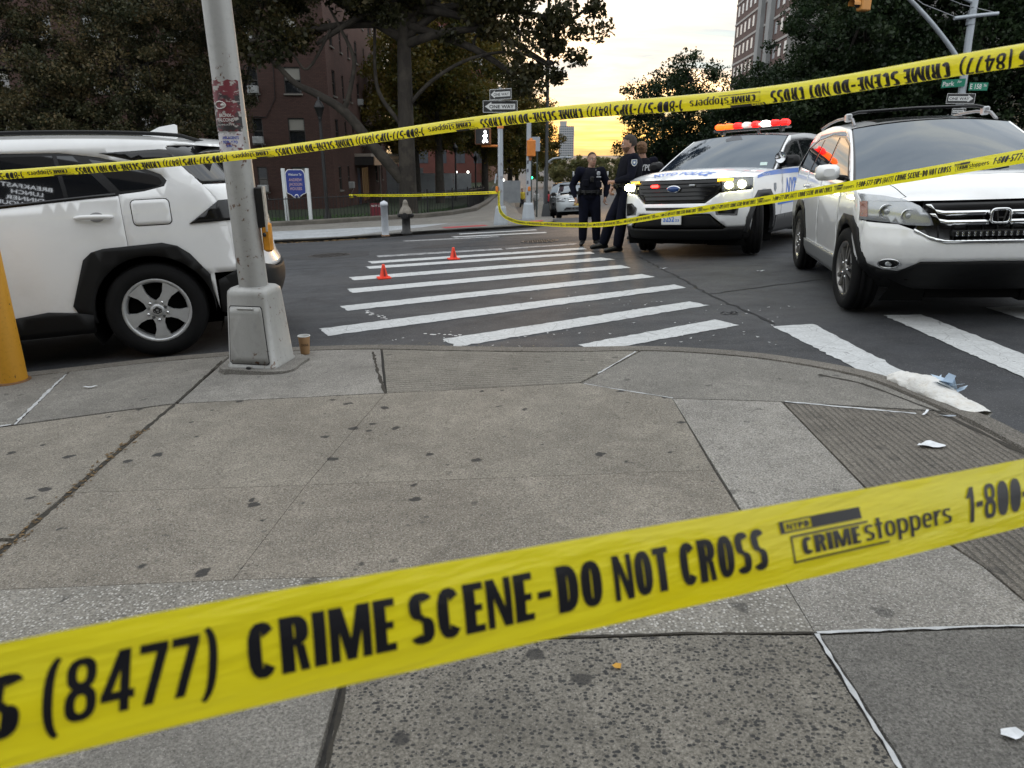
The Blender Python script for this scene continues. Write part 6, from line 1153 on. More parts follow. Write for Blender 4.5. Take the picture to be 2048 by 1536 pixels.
def edging():
    D = [q for q in dense(LK, .3, False) if -16 < q[0] and q[1] < 60]; I = offset_line(D, -.28); V = []
    for (x, y), (u, v) in zip(D, I):
        g = gz(x, y)
        for a, b, z in ((x, y, .0), (x, y, .17), (x + (u - x) * .1, y + (v - y) * .1, .2), (u, v, .2), (u, v, .0)): V.append((a, b, g + z + .04))
    return structure(link('lawn_edging', mesh('lawn_edging', V, grid_faces(len(D), 5), LKM)))
edging()
def grass():
    rn_ = np.random.RandomState(4); n = 9000; t = rn_.rand(n); D = np.array([q for q in dense(LK, .2, False) if -12.5 < q[0] and q[1] < 34]); i = (t * (len(D) - 1)).astype(int); off = rn_.rand(n) ** 1.6 * 7 + .3; x = D[i, 0] - off * .15; y = D[i, 1] + off; h = .05 + .1 * rn_.rand(n); a = rn_.rand(n) * 6.28; V = np.zeros((n, 3, 3)); z = np.array([gz(p, q) for p, q in zip(x, y)]) + .05; w_ = .02
    V[:, 0] = np.stack([x - w_ * np.cos(a), y - w_ * np.sin(a), z], 1); V[:, 1] = np.stack([x + w_ * np.cos(a), y + w_ * np.sin(a), z], 1); V[:, 2] = np.stack([x + .05 * (rn_.rand(n) - .5), y + .05 * (rn_.rand(n) - .5), z + h], 1)
    me = bpy.data.meshes.new('grass'); me.from_pydata(V.reshape(-1, 3).tolist(), [], np.arange(3 * n).reshape(-1, 3).tolist()); me.materials.append(M('grass blade', (.03, .075, .014), .7, vary=.4, vscale=2)); return tag(stuff(link('grass', me)), 'short dark green grass of the estate lawn', 'grass')
grass()
def fence(pts, label, hgt=1.02, sp=.125, mat=BLKM, grp=None):
    D = dense(pts, .01, False); acc = [0.]
    for a, b in zip(D, D[1:]): acc.append(acc[-1] + math.dist(a, b))
    tot = acc[-1]; at = lambda s: D[min(len(D) - 1, int(s / tot * (len(D) - 1)))]; p0 = D[0]; o = thing('iron_fence', label, 'fence', (p0[0], p0[1], gz(*p0)), 0, grp); L_ = lambda q, h: (q[0] - p0[0], q[1] - p0[1], gz(*q) - gz(*p0) + h)
    pk = MB().tube([(0, 0, 0), (0, 0, hgt)], .011, 5).data('picket', mat); ps = MB().box((0, 0, hgt / 2 + .05), (.055, .055, hgt + .1)).data('fence_post', mat); n = min(int(tot / sp), 260)
    for i in range(n + 1):
        q = at(tot * i / n); link('picket', pk, o, L_(q, .08))
        if i % 18 == 0: link('fence_post', ps, o, L_(q, .05))
    for h in (.2, hgt): MB().tube([L_(at(tot * i / 30), h) for i in range(31)], .018, 5).build('rail', mat, o)
    return o
fence([(-15.5, 24.4), (-8.5, 25.6), (-6.7, 26.2), (-4.9, 27.1), (-3.3, 27.6)], 'thin black iron fence in front of the brick building lawn', .98); fence([(-3.2, 27.7), (-2.55, 28.9), (-1.85, 31.6), (-1.62, 36), (-1.55, 41)], 'dense black picket fence running away along the avenue sidewalk', .95, .11)
# ----------------------------------------------------------------- signal on its curved arm over the right-hand corner
def right_signal():
    x, y = 14.05, 24.; z0 = gz(x, y) + .05; o = thing('traffic_signal_pole', 'pale grey pole at right with curved signal arm, green street signs and one-way sign', 'pole', (x, y, z0)); L_ = lambda X, Y, Z: Vector((X - x, Y - y, Z - z0))
    taper_base(o, .24, .18, .6, GALV2); MB().tube([(.1, 0, .55), (.06, 0, 3.4), (-.03, 0, 5.0), (-.1, 0, 7.6)], [.125, .115, .105, .09], 16).build('shaft', GALV2, o)
    arm = curve2([(13.95, 24, 4.0), (13.58, 24, 4.5), (12.75, 24, 5.3), (11.95, 24, 5.95), (11.0, 23.8, 6.5), (10.0, 23.4, 6.75), (8.6, 23, 6.85)], 5); MB().tube([L_(*q) for q in arm], [.075 - .0012 * i for i in range(len(arm))], 12).build('signal_arm', GALV2, o)
    cb = MB().tube([L_(13.38, 23.85, 5.36), L_(14.0, 23.85, 5.43), L_(14.68, 23.85, 5.49)], .055, 10); cb.build('cross_bar', GALV2, o); MB().tube([L_(13.98, 24, 5.2), L_(13.98, 24, 5.6)], .125, 14).build('clamp', M('clamp steel', (.3, .33, .36), .4, .6), o)
    MB().tube([L_(13.4, 23.85, 5.4), L_(12.4, 23.9, 5.75), L_(10.6, 23.7, 6.7)], .012, 5).build('guy_wire', M('steel wire', (.3, .31, .33), .4, .7), o); MB().tube([L_(14.66, 23.85, 5.5), L_(13.6, 23.95, 5.75), L_(11.6, 24, 6.45)], .012, 5).build('guy_wire', M('steel wire', (.3, .31, .33), .4, .7), o); MB().tube([L_(14.0, 24, 5.8), L_(13.3, 24, 6.05)], .05, 8).build('upper_bracket', GALV2, o)
    h = MB().box(L_(10.3, 23.2, 5.95), (.34, .26, 1.02), R(20), .03).build('signal_head', M('signal orange housing', (.58, .26, .06), .5, vary=.1, vscale=5), o)
    for k in range(3):
        c = L_(10.2, 23.2, 6.28 - .33 * k); d = Vector((-math.cos(R(20)), -math.sin(R(20)), 0)); m = MB(); V = []
        for r_, q in ((.13, .1), (.135, .2), (.13, .34)):
            for j in range(9): t = math.pi * (-.1 + 1.2 * j / 8); V.append(c + d * q + Vector((math.sin(R(20)), -math.cos(R(20)), 0)) * math.cos(t) * r_ + Vector((0, 0, math.sin(t) * r_)))
        m.add(V, grid_faces(3, 9), True); m.build('visor', M('signal orange housing', (.58, .26, .06), .5), h); MB().ball(c + d * .1, .1, 10, 6).build('signal_lens', M('unlit signal lens', (.02, .02, .02), .3), h)
    MB().tube([L_(10.3, 23.2, 6.45), L_(10.3, 23.35, 6.8)], .03, 8).build('hanger', GALV2, o)
    plain_sign(o, *L_(14.5, 23.85, 3.45), R(3), .6, .23, GRN, [('E 158', -.27, -.07, .37, .15), ('St', .16, -.0, .1, .075)], SIGNW); plain_sign(o, *L_(13.82, 24.06, 3.56), R(-58), .72, .23, GRN, [('Park', -.32, -.07, .36, .14), ('Av', .12, .0, .13, .08)], SIGNW)
    one_way(o, *L_(14.0, 23.82, 3.1), R(2), False); e = one_way(o, *L_(14.0, 23.8, 2.72), R(10), False, .5, .2)
right_signal()
def far_green():
    x, y = 2.0, 78.; o = thing('far_signal', 'tiny lit green traffic signal far down the avenue', 'traffic signal', (x, y, gz(x, y))); MB().tube([(0, 0, 0), (0, 0, 3.6)], .08, 8).build('shaft', BLKM, o); h = MB().box((0, -.1, 3.3), (.34, .25, 1.0)).build('signal_head', BLKM, o); MB().ball((0, -.24, 2.98), (.17, .08, .17)).build('green_lens', emis('green signal lit', (.02, 1, .25), 9.), h)
far_green()
# ================================================================= buildings
def brick(name, axis, a, b2, mortar):
    b = NB(name); s = b.N.new('ShaderNodeSeparateXYZ'); b.L.new(b.coord(), s.inputs[0]); c = b.N.new('ShaderNodeCombineXYZ'); b.L.new(s.outputs[axis], c.inputs[0]); b.L.new(s.outputs[2], c.inputs[1])
    t = b.N.new('ShaderNodeTexBrick'); b.L.new(c.outputs[0], t.inputs[0]); b.val(t.inputs['Color1'], a); b.val(t.inputs['Color2'], b2); b.val(t.inputs['Mortar'], mortar); t.inputs['Scale'].default_value = 1; t.inputs['Brick Width'].default_value = .23; t.inputs['Row Height'].default_value = .078; t.inputs['Mortar Size'].default_value = .009; t.inputs['Bias'].default_value = -.1
    n = b.noise(.6, 5, .6); b.set(Base_Color=b.mix(b.math('MULTIPLY', n, .7), t.outputs[0], tuple(x * .45 for x in a)), Roughness=.9); b.bump(t.outputs[1], -.4, .01); return b.m
WIN = M('window glass', (.02, .022, .025), .04, ior=2.3); WFR = M('dark window frame', (.05, .045, .042), .5); SILL = M('stone sill', (.2, .185, .165), .8, vary=.2, vscale=4); ACM = M('air conditioner casing', (.4, .41, .41), .6, vary=.2, vscale=8); CURT = M('window blind', (.28, .27, .24), .7)
def win_data(w_, h_):
    """window set in the wall plane y=0 looking to -y: frame, two panes, sill"""
    f = MB(); t = .05
    for c, d in (((0, .06, h_ / 2 - t / 2), (w_, .06, t)), ((0, .06, -h_ / 2 + t / 2), (w_, .06, t)), ((-w_ / 2 + t / 2, .06, 0), (t, .06, h_ - 2 * t)), ((w_ / 2 - t / 2, .06, 0), (t, .06, h_ - 2 * t)), ((0, .06, 0), (w_ - 2 * t, .06, t))): f.box(c, d)
    pn = MB().box((0, .085, 0), (w_ - .02, .01, h_ / 2 - .03)).data('pane', WIN); si = MB().box((0, .0, -h_ / 2 - .04), (w_ + .12, .16, .08)).data('sill', SILL); ac = MB(); ac.box((0, -.12, 0), (.56, .36, .38), 0, .015)
    for k in range(7): ac.box((0, -.303, -.13 + k * .043), (.46, .008, .014))
    return dict(frame=f.data('window', WFR), pane=pn, sill=si, ac=ac.data('air_conditioner', ACM), h=h_, bl=MB().box((0, .078, 0), (w_ - .1, .004, h_ * .42)).data('blind', CURT), br=MB().tube([(.2, -.25, -.2), (.2, -.02, -.62)], .012, 5).data('bracket', ACM))
def put_win(D, parent, M4, ac=False, blind=False):
    o = link('window', D['frame'], parent); o.matrix_local = M4
    for s in (1, -1): link('pane', D['pane'], o, (0, 0, s * D['h'] / 4))
    link('sill', D['sill'], o)
    if ac: link('air_conditioner', D['ac'], o, (0, 0, -D['h'] / 2 + .2)); link('bracket', D['br'], o, (0, 0, -D['h'] / 2 + .2))
    if blind: link('blind', D['bl'], o, (0, 0, D['h'] * .24))
    return o
def wall_face(name, L_, z0, z1, holes, to, mat, parent, th=.12):
    """wall sheet in (u, z) with real openings and reveals"""
    v, F = tri_fill([(0, z0), (L_, z0), (L_, z1), (0, z1)], 3.0, holes); V = [to(a, 0, b) for a, b in v]
    for h in holes:
        k = len(V); V += [to(a, 0, b) for a, b in h] + [to(a, th, b) for a, b in h]; n = len(h); F = F + [(k + i, k + (i + 1) % n, k + n + (i + 1) % n, k + n + i) for i in range(n)]
    return link(name, mesh(name, V, F, mat), parent)
def rect(c, z, w_, h_): return [(c - w_ / 2, z - h_ / 2), (c + w_ / 2, z - h_ / 2), (c + w_ / 2, z + h_ / 2), (c - w_ / 2, z + h_ / 2)]
W1 = win_data(.95, 1.4); W2 = win_data(.58, 1.4)
def estate_block():
    o = thing('brick_building', 'dark red brick apartment block with air conditioners in its windows behind the lawn', 'building', (-10.4, 43.3, -2.0), R(2)); zt = [.7, 3.38, 6.06, 8.74, 11.4, 14.1]; rn_ = random.Random(9)
    bl = brick('dark brick', 0, (.1, .05, .04), (.066, .034, .028), (.03, .024, .021)); br = brick('sunset-toned brick', 1, (.135, .063, .049), (.095, .045, .036), (.04, .03, .025))  # second copy of the brick: sunset light put into its lighter, redder colour
    ul = [(1.95, W1, 0, 1), (4.15, W2, 1, 0), (5.35, W2, 1, 0), (8.2, W1, 0, 1), (10.4, W2, 1, 0), (12.6, W1, 0, 0), (15, W2, 1, 0), (18, W1, 0, 1), (21, W1, 0, 0), (24, W2, 1, 0), (28, W1, 0, 0)]; holes = []; wl = []
    for z in zt:
        for u, D, ac, b_ in ul: w_ = .95 if D is W1 else .58; zz = z + 2.0 - .7; holes.append(rect(u, zz, w_, 1.4)); wl.append((u, zz, D, ac and rn_.random() < .8, b_))
    wall_face('wall', 34, -.6, 17.5, holes, lambda u, d, z: (-u, d, z), bl, o)
    for u, z, D, ac, b_ in wl: put_win(D, o, Matrix.Translation((-u, 0, z)), ac, b_)
    sl_ = [(1.8, W1), (4.6, W2), (7.2, W2), (10.2, W1), (13.6, W2), (16.8, W1), (20, W2)]; holes = []; wl = []
    for i, z in enumerate(zt):
        for j, (u, D) in enumerate(sl_):
            if i == 0 and j in (2, 3, 4): continue
            w_ = 1.3 * (.95 if D is W1 else .58) / .95 if False else (.95 if D is W1 else .58); zz = z + 2.0 - .7; holes.append(rect(u, zz, w_, 1.4)); wl.append((u, zz, D, j in (3,) and i in (0, 1, 2) or (i == 0 and j == 1)))
    holes.append(rect(8.4, 1.25, 1.2, 2.5)); holes.append(rect(11.2, 1.3, 3.2, 2.4))
    wall_face('wall', 23.5, -.6, 17.5, holes, lambda u, d, z: (-d, u, z), br, o)
    for u, z, D, ac in wl: put_win(D, o, Matrix.Translation((0, u, z)) @ Matrix.Rotation(math.pi / 2, 4, 'Z'), ac)
    MB().box((-17, 12, 17.6), (34.4, 24, .4)).build('roof', M('roof tar', (.05, .05, .05), .9), o); MB().box((-17.3, 12, 8.5), (33, 22.9, 17)).build('core', M('dark interior', (.012, .01, .01), .9), o)
    # entrance: canopy, door, lobby glass
    m = MB(); m.prism([(0, 7), (1.3, 7), (3.0, 17.4), (0, 17.4)], 2.7, 3.2); m.build('canopy', M('canopy dark soffit', (.045, .04, .04), .6), o); MB().prism([(1.3, 6.95), (1.36, 6.95), (3.06, 17.4), (3.0, 17.4)], 2.68, 3.23).build('canopy_fascia', M('canopy sunset-toned fascia', (.62, .42, .28), .5), o); MB().prism([(0, 7.2), (1.1, 7.2), (2.3, 14.5), (0, 14.5)], 3.23, 3.42).build('canopy_cap', M('canopy cap', (.5, .44, .38), .5), o)  # the fascia's orange tone holds the warm sunset light
    f = lambda u, v: Vector((1.37 + (3.65 + u) * .1635, 10.6 + u, v)); lettering('JACKSON', f, SIGNB, o, .0, 2.83, 2.6, .24, 'canopy_lettering', .02); lettering('1', f, SIGNB, o, -1.6, 2.83, .2, .24, 'canopy_lettering', .02); lettering('A', f, SIGNB, o, 4.0, 2.83, .3, .24, 'canopy_lettering', .02)
    d = MB().box((-.05, 8.4, 1.25), (.06, 1.15, 2.45)).build('door', M('dark blue door', (.012, .02, .06), .4), o); MB().box((-.01, 8.4, 1.2), (.02, .25, .9)).build('door_glass', M('door glass', (.12, .14, .17), .1), d); MB().box((-.06, 11.2, 1.3), (.02, 3.1, 2.3)).build('lobby_glass', M('lit lobby glass', (.12, .08, .04), .1, emit=(1, .62, .3), es=.03), o)
    for k in range(5): MB().box((-.03, 9.8 + k * .7, 1.3), (.06, .07, 2.3)).build('lobby_mullion', M('brass mullion', (.12, .085, .05), .4, .3), o)
    MB().tube([(.14, 17.5, -.5), (.14, 17.5, 15)], .07, 8).build('down_pipe', M('pale pipe', (.3, .27, .25), .6), o); MB().ball((.1, 17.4, 8.3), .22, 10, 7).build('pipe_box', M('pale pipe', (.3, .27, .25), .6), o); MB().tube([(-2.9, -.03, 9.0), (-3.0, -.04, 6.4), (-3.6, -.04, 5.4), (-6.5, -.04, 5.6)], .02, 5).build('cable', BLKM, o)
estate_block()
def tower(name, label, loc, rz, cols, rows, W_, D_, z0, dz, wmat, gmat, cs, ww, wh, H_, side=0, top=None, extra=None, bands=None):
    o = thing(name, label, 'building', loc, rz); MB().box((W_ / 2, D_ / 2, H_ / 2 - 4), (W_, D_, H_ + 8)).build('wall', wmat, o); fr = MB().box((0, .0, 0), (ww, .06, wh)).data('window', gmat); sd = MB().box((0, 0, 0), (.06, ww, wh)).data('window', gmat); ln = MB().box((0, -.04, -wh / 2 - .1), (ww + .2, .1, .12)).data('sill', SILL); mu = MB().box((0, -.04, 0), (.05, .02, wh)).data('mullion', WFR)
    for r in range(rows):
        for c in range(cols): w_ = link('window', fr, o, (cs + c * (W_ - 2 * cs) / max(1, cols - 1), -.01, z0 + r * dz)); link('mullion', mu, w_)
        for c in range(side): link('window', sd, o, (-.01, cs + c * (D_ - 2 * cs) / max(1, side - 1), z0 + r * dz))
    for z in bands or (): MB().box((W_ / 2, D_ / 2, z), (W_ + .16, D_ + .16, .28)).build('floor_band', M('pale floor band', (.42, .4, .38), .7), o)
    if top: MB().box(*top).build('penthouse', wmat, o)
    if extra: extra(o)
    return o
SKW = M('sky-bright window', (.12, .13, .15), .05, .0, ior=3.2); rb = M('tower red brick', (.15, .055, .045), .9, vary=.2, vscale=.6)
tower('brick_tower', 'red brick tower rising behind the big tree, left of the avenue', (-14.4, 92, -3), R(-3), 5, 15, 11.5, 16, 4, 2.75, rb, SKW, 1.2, 1.2, 1.5, 46, 3)
pil = M('grey concrete pilaster', (.3, .31, .31), .8, vary=.2, vscale=.4)
def pilasters(o):
    for y in (14.5, 19.5): MB().box((-.25, y, 22), (.6, 1.9, 52)).build('pilaster', pil, o)
WB_ = MB().box((0, 0, 0), (.06, 1.0, 1.35)).data('window', M('pale curtained window', (.42, .45, .48), .15, ior=2.2))
def brown_tower(o):
    pilasters(o)
    for r in range(10):
        for c in range(14):
            y = 1.8 + c * 2.55
            if not any(abs(y - q) < 1.7 for q in (14.5, 19.5)): link('window', WB_, o, (-.02, y, 12.6 + r * 2.8))
tower('apartment_tower', 'brown brick tower with pale floor bands above the right-hand trees', (31.3, 84, -5), R(-4.8), 4, 3, 14, 37, 12, 2.8, M('tower brown brick', (.13, .085, .075), .9, vary=.2, vscale=.5), M('pale curtained window', (.42, .45, .48), .15, ior=2.2), 1.5, 1.1, 1.5, 52, 0, None, brown_tower, [11.0 + 2.8 * k for k in range(12)])
tower('white_tower', 'pale distant tower with gridded windows standing in the sunset', (56, 900, -30), R(-6), 8, 22, 18, 14, 4, 2.7, M('haze-toned tower skin', (.34, .34, .34), .7), M('tower window band', (.14, .16, .18), .2), 1.4, 1.6, 1.5, 61, 5, ((5, 6, 64), (8, 8, 6)))  # distance haze is put into the pale wall colour
o = thing('masonry_building', 'grey masonry building glimpsed through the trees at far right', 'building', (22.5, 52, -2)); gm = M('grey masonry', (.2, .195, .185), .85, vary=.2, vscale=.8); MB().box((18, 6, 7), (36, 12, 15)).build('wall', gm, o)
for r in range(4):
    for c in range(12): MB().box((1.8 + c * 2.9, -.02, 2.2 + r * 3.2), (1.4, .08, 1.7)).build('window', WIN, o)
o = thing('louvred_building', 'pale louvred block behind the leaves in the top right corner', 'building', (20.5, 30, -1), R(-20)); MB().box((4, 3, 4), (8, 6, 10)).build('wall', M('pale wall', (.36, .36, .35), .8, vary=.1, vscale=1), o)
for k in range(14): MB().box((4, -.06, 4.4 + k * .32), (7.6, .14, .06)).build('louvre', M('louvre grey', (.3, .31, .32), .6), o)
# white hoardings behind the lawn, with small lit lamps
HO = M('white hoarding', (.3, .32, .34), .6, vary=.12, vscale=2)
def hoarding(x, y, w_, h_, rz, label, lamps=(), zz=None):
    z = gz(x, y) if zz is None else zz; o = thing('hoarding', label, 'hoarding', (x, y, z), rz, 'pale hoardings behind the lawn')
    for k in range(max(1, int(w_ / 1.2))): n = max(1, int(w_ / 1.2)); MB().box((w_ * (k + .5) / n, 0, h_ / 2), (w_ / n - .03, .06, h_)).build('board', HO, o)
    for a, b_ in lamps: e = MB().box((a, -.12, b_), (.14, .2, .14)).build('wall_lamp', BLKM, o); MB().ball((a, -.26, b_), (.09, .05, .09), 10, 7).build('lamp_glow', emis('white lamp lit', (1, .97, .88), 3.), e)
hoarding(-7.7, 60, 4.4, 2.1, 0, 'pale hoarding between the tree trunks with two small lit lamps', [(3.2, 2.2), (4.15, 2.2)], -2.2); hoarding(-1.0, 58, 1.7, 1.7, R(8), 'pale hoarding right of the walking-man pole with one lit lamp', [(.3, 1.75)], -2.3); hoarding(-11.5, 66, 3.6, 2.6, 0, 'pale hoarding beyond the building entrance', [], -2.4)

def shop_front():
    """two-storey shop across the sidewalk behind the viewer; its dark front and lit lettering show mirrored in the parked SUV"""
    o = thing('shop_building', 'dark shop building mirrored in the white SUV side windows, with lit window lettering', 'building', (-14, -6, gz(-5, -6))); zb_ = gz(-5, -6); cx = [2.5 + 3.1 * k for k in range(8)]; hol = [rect(c, z, 1.5, 1.9) for c in cx for z in (4.6,)] + [rect(c, 1.6, 2.5, 2.4) for c in cx]
    wall_face('wall', 27, 0, 9.1, hol, lambda u, d, z: (u, -d, z), M('dark stucco', (.05, .046, .042), .8, vary=.2, vscale=2), o); MB().box((13.5, -3.2, 4.4), (26.9, 6, 8.8)).build('core', M('dark interior', (.012, .01, .01), .9), o); MB().box((13.5, .1, 9.15), (27.2, .5, .3)).build('cornice', M('stone cornice', (.16, .15, .14), .8), o)
    for h in hol: (x0, z0), (x1, z1) = h[0], h[2]; MB().box(((x0 + x1) / 2, -.1, (z0 + z1) / 2), (x1 - x0, .03, z1 - z0)).build('window', M('dull shop glass', (.015, .014, .013), .5, spec=.2), o)
    LT = emis('lit sign letters', (.9, .95, 1), 2.2)
    for s, z, a, wd in (('BREAKFAST', 8.46, 3.04, .98), ('LUNCH', 8.30, 3.22, .6), ('DINNER', 8.14, 3.2, .72), ('HOUR', 8.0, 3.6, .5)): lettering(s, lambda u, v: Vector((14 - u, .012, v - zb_)), LT, o, a, z, wd, .105, 'window_lettering', .01)
shop_front()
# ================================================================= trees
def leaf_mat(name, cols, trans=.25):
    b = NB(name); at = b.N.new('ShaderNodeAttribute'); at.attribute_name = 'tint'; c = b.ramp(at.outputs['Fac'], [(i / (len(cols) - 1), q) for i, q in enumerate(cols)]); df = b.N.new('ShaderNodeBsdfDiffuse'); tl = b.N.new('ShaderNodeBsdfTranslucent'); gl = b.p; b.L.new(c, df.inputs[0]); b.L.new(c, tl.inputs[0]); mx = b.N.new('ShaderNodeMixShader'); mx.inputs[0].default_value = trans; b.L.new(df.outputs[0], mx.inputs[1]); b.L.new(tl.outputs[0], mx.inputs[2])
    m2 = b.N.new('ShaderNodeMixShader'); m2.inputs[0].default_value = .02; g = b.N.new('ShaderNodeBsdfGlossy'); g.inputs['Roughness'].default_value = .35; b.L.new(mx.outputs[0], m2.inputs[1]); b.L.new(g.outputs[0], m2.inputs[2]); b.L.new(m2.outputs[0], b.N['Material Output'].inputs[0]); return b.m
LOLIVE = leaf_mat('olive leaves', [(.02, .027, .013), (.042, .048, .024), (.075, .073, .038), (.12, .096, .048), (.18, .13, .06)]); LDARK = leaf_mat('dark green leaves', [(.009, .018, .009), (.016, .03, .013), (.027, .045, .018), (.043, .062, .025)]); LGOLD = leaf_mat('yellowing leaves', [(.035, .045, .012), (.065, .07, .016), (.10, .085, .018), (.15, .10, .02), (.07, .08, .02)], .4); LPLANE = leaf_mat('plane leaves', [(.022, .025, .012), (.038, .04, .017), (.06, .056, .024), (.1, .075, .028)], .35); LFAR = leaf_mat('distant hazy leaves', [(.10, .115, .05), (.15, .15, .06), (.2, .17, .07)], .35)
def bark_mat(name, a, c_):
    b = NB(name); n = b.noise(5, 6, .7, b.coord('Object', (1, 1, .35))); n2 = b.noise(2.2, 3, .5); c = b.mix(b.ramp(n, [(.35, 0), (.65, 1)]), a, c_); c = b.mix(b.ramp(n2, [(.5, 0), (.6, .6)]), c, tuple(x * 1.5 for x in c_)); b.set(Base_Color=c, Roughness=.9); b.bump(n, .6, .04); return b.m
BARK = bark_mat('plane bark', (.022, .018, .015), (.045, .038, .03)); BARKD = bark_mat('dark bark', (.018, .015, .012), (.035, .03, .024))
def leaves(name, C, N_, rad, size, mat, parent, seed, flat=.75, droop=.3):
    """C: clump centres; N_ leaves in all, spread round them; each leaf a folded quad"""
    r = np.random.RandomState(seed); C = np.asarray(C); k = r.randint(0, len(C), N_); ct = r.rand(len(C)); rr = rad * (.6 + .8 * r.rand(len(C)))
    d = r.normal(size=(N_, 3)); d /= np.linalg.norm(d, axis=1)[:, None]; P = C[k] + d * (rr[k] * r.rand(N_) ** .5)[:, None] * np.array([1, 1, flat])
    a = r.normal(size=(N_, 3)); a[:, 2] -= droop; a /= np.linalg.norm(a, axis=1)[:, None]; b = np.cross(a, r.normal(size=(N_, 3))); b /= np.linalg.norm(b, axis=1)[:, None]; s = size * (.45 + 1.1 * r.rand(N_) ** 1.5)[:, None]; n = np.cross(a, b)
    V = np.empty((N_, 4, 3)); V[:, 0] = P - a * s * .55; V[:, 1] = P + b * s * .34 + n * s * .08; V[:, 2] = P + a * s * .55; V[:, 3] = P - b * s * .34 + n * s * .08
    me = bpy.data.meshes.new(name); me.vertices.add(N_ * 4); me.vertices.foreach_set('co', V.reshape(-1)); me.loops.add(N_ * 4); me.loops.foreach_set('vertex_index', np.arange(N_ * 4, dtype=np.int32)); me.polygons.add(N_); me.polygons.foreach_set('loop_start', np.arange(0, N_ * 4, 4, dtype=np.int32)); me.polygons.foreach_set('loop_total', np.full(N_, 4, dtype=np.int32)); me.materials.append(mat); me.update(calc_edges=True)
    at = me.attributes.new('tint', 'FLOAT', 'POINT'); t = np.clip(.5 * ct[k] + .5 * r.rand(N_) + r.normal(size=N_) * .08, 0, 1); at.data.foreach_set('value', np.repeat(t, 4).astype(np.float32)); return link(name, me, parent)
def tree(label, base, th, lobes, N_, size, mat, bark=BARKD, r0=.22, seed=1, clump=.55, ncl=260, group=None, lean=(0, 0), limbs=None, shell=.45, name='tree', z0=None, twigs=90):
    x, y = base; zb_ = (gz(x, y) if z0 is None else z0); o = thing(name, label, 'tree', (x, y, zb_), 0, group); rn_ = random.Random(seed); C = []; tot = sum(l[1][0] * l[1][1] * l[1][2] for l in lobes)
    for c, r in lobes:
        for _ in range(int(ncl * r[0] * r[1] * r[2] / tot) + 3):
            d = Vector((rn_.gauss(0, 1), rn_.gauss(0, 1), rn_.gauss(0, 1))).normalized(); q = shell + (1 - shell) * rn_.random() ** .6; q *= rn_.uniform(.8, 1.12); C.append((c[0] + d.x * r[0] * q, c[1] + d.y * r[1] * q, c[2] + d.z * r[2] * q))
    m = MB(); top = Vector((lean[0], lean[1], th)); m.tube(curve2([(0, 0, -.3), (lean[0] * .2, lean[1] * .2, th * .3), (lean[0] * .6, lean[1] * .6, th * .7), tuple(top)], 4), [r0 * (1.35 - .0 if i == 0 else 1.12 - .5 * i / 12) for i in range(13)], 12)
    hub = [top, top * .8 + Vector((0, 0, 0))]
    for (c, r) in lobes:
        e = Vector(c); st = top * rn_.uniform(.75, 1.0); md = (st + e) / 2 + Vector((rn_.uniform(-.4, .4), rn_.uniform(-.4, .4), rn_.uniform(.0, .7))); P = curve2([tuple(st), tuple(md), tuple(e)], 5); m.tube(P, [r0 * (.55 - .4 * i / len(P)) for i in range(len(P))], 8); hub.append(md); hub.append(e)
    for c in rn_.sample(C, min(twigs, len(C))):
        e = Vector(c); h = min(hub, key=lambda q: (q - e).length); md = (h + e) / 2 + Vector((rn_.uniform(-.3, .3), rn_.uniform(-.3, .3), rn_.uniform(-.1, .4))); P = curve2([tuple(h), tuple(md), tuple(e)], 3); m.tube(P, [.05 * r0 / .22 * (1 - .8 * i / len(P)) for i in range(len(P))], 5, False)
    m.build('trunk', bark, o)
    for P, ra, rb_ in limbs or (): Q = curve2(P, 5); MB().tube(Q, [ra + (rb_ - ra) * i / (len(Q) - 1) for i in range(len(Q))], 10).build('limb', bark, o)
    leaves('crown', C, N_, clump, size, mat, o, seed, droop=.35); return o
# left: three small-leaved trees hanging low in front of the brick block
for i, (x, y, lb, sd) in enumerate(((-20.5, 30.5, 'small-leaved olive tree at the far left edge over the white SUV roof', 3), (-16.2, 32.5, 'small-leaved olive tree behind the white SUV roof', 4), (-14.0, 36., 'small-leaved olive tree just left of the grey metal pole', 5))):
    tree(lb, (x, y), 2.6, ([((0, 0, 6), (3.6, 3, 4.2)), ((-1.8, -.6, 4.2), (2.2, 2, 2.6)), ((1.8, -.4, 4.4), (2.1, 2, 2.4)), ((.3, -.8, 9.2), (3, 2.6, 2.6))] if i < 2 else [((-.6, 0, 6), (2.4, 2.6, 4)), ((-1, -.4, 4), (1.8, 2, 2.4)), ((.8, -.4, 9.4), (3.4, 2.6, 2.2)), ((3.2, -1, 9.6), (2.6, 2.2, 1.6))]), 92000 if i < 2 else 64000, .1, LOLIVE, BARKD, .2, sd, .55, 300, 'olive trees before the brick block', shell=.35, z0=-1.4)
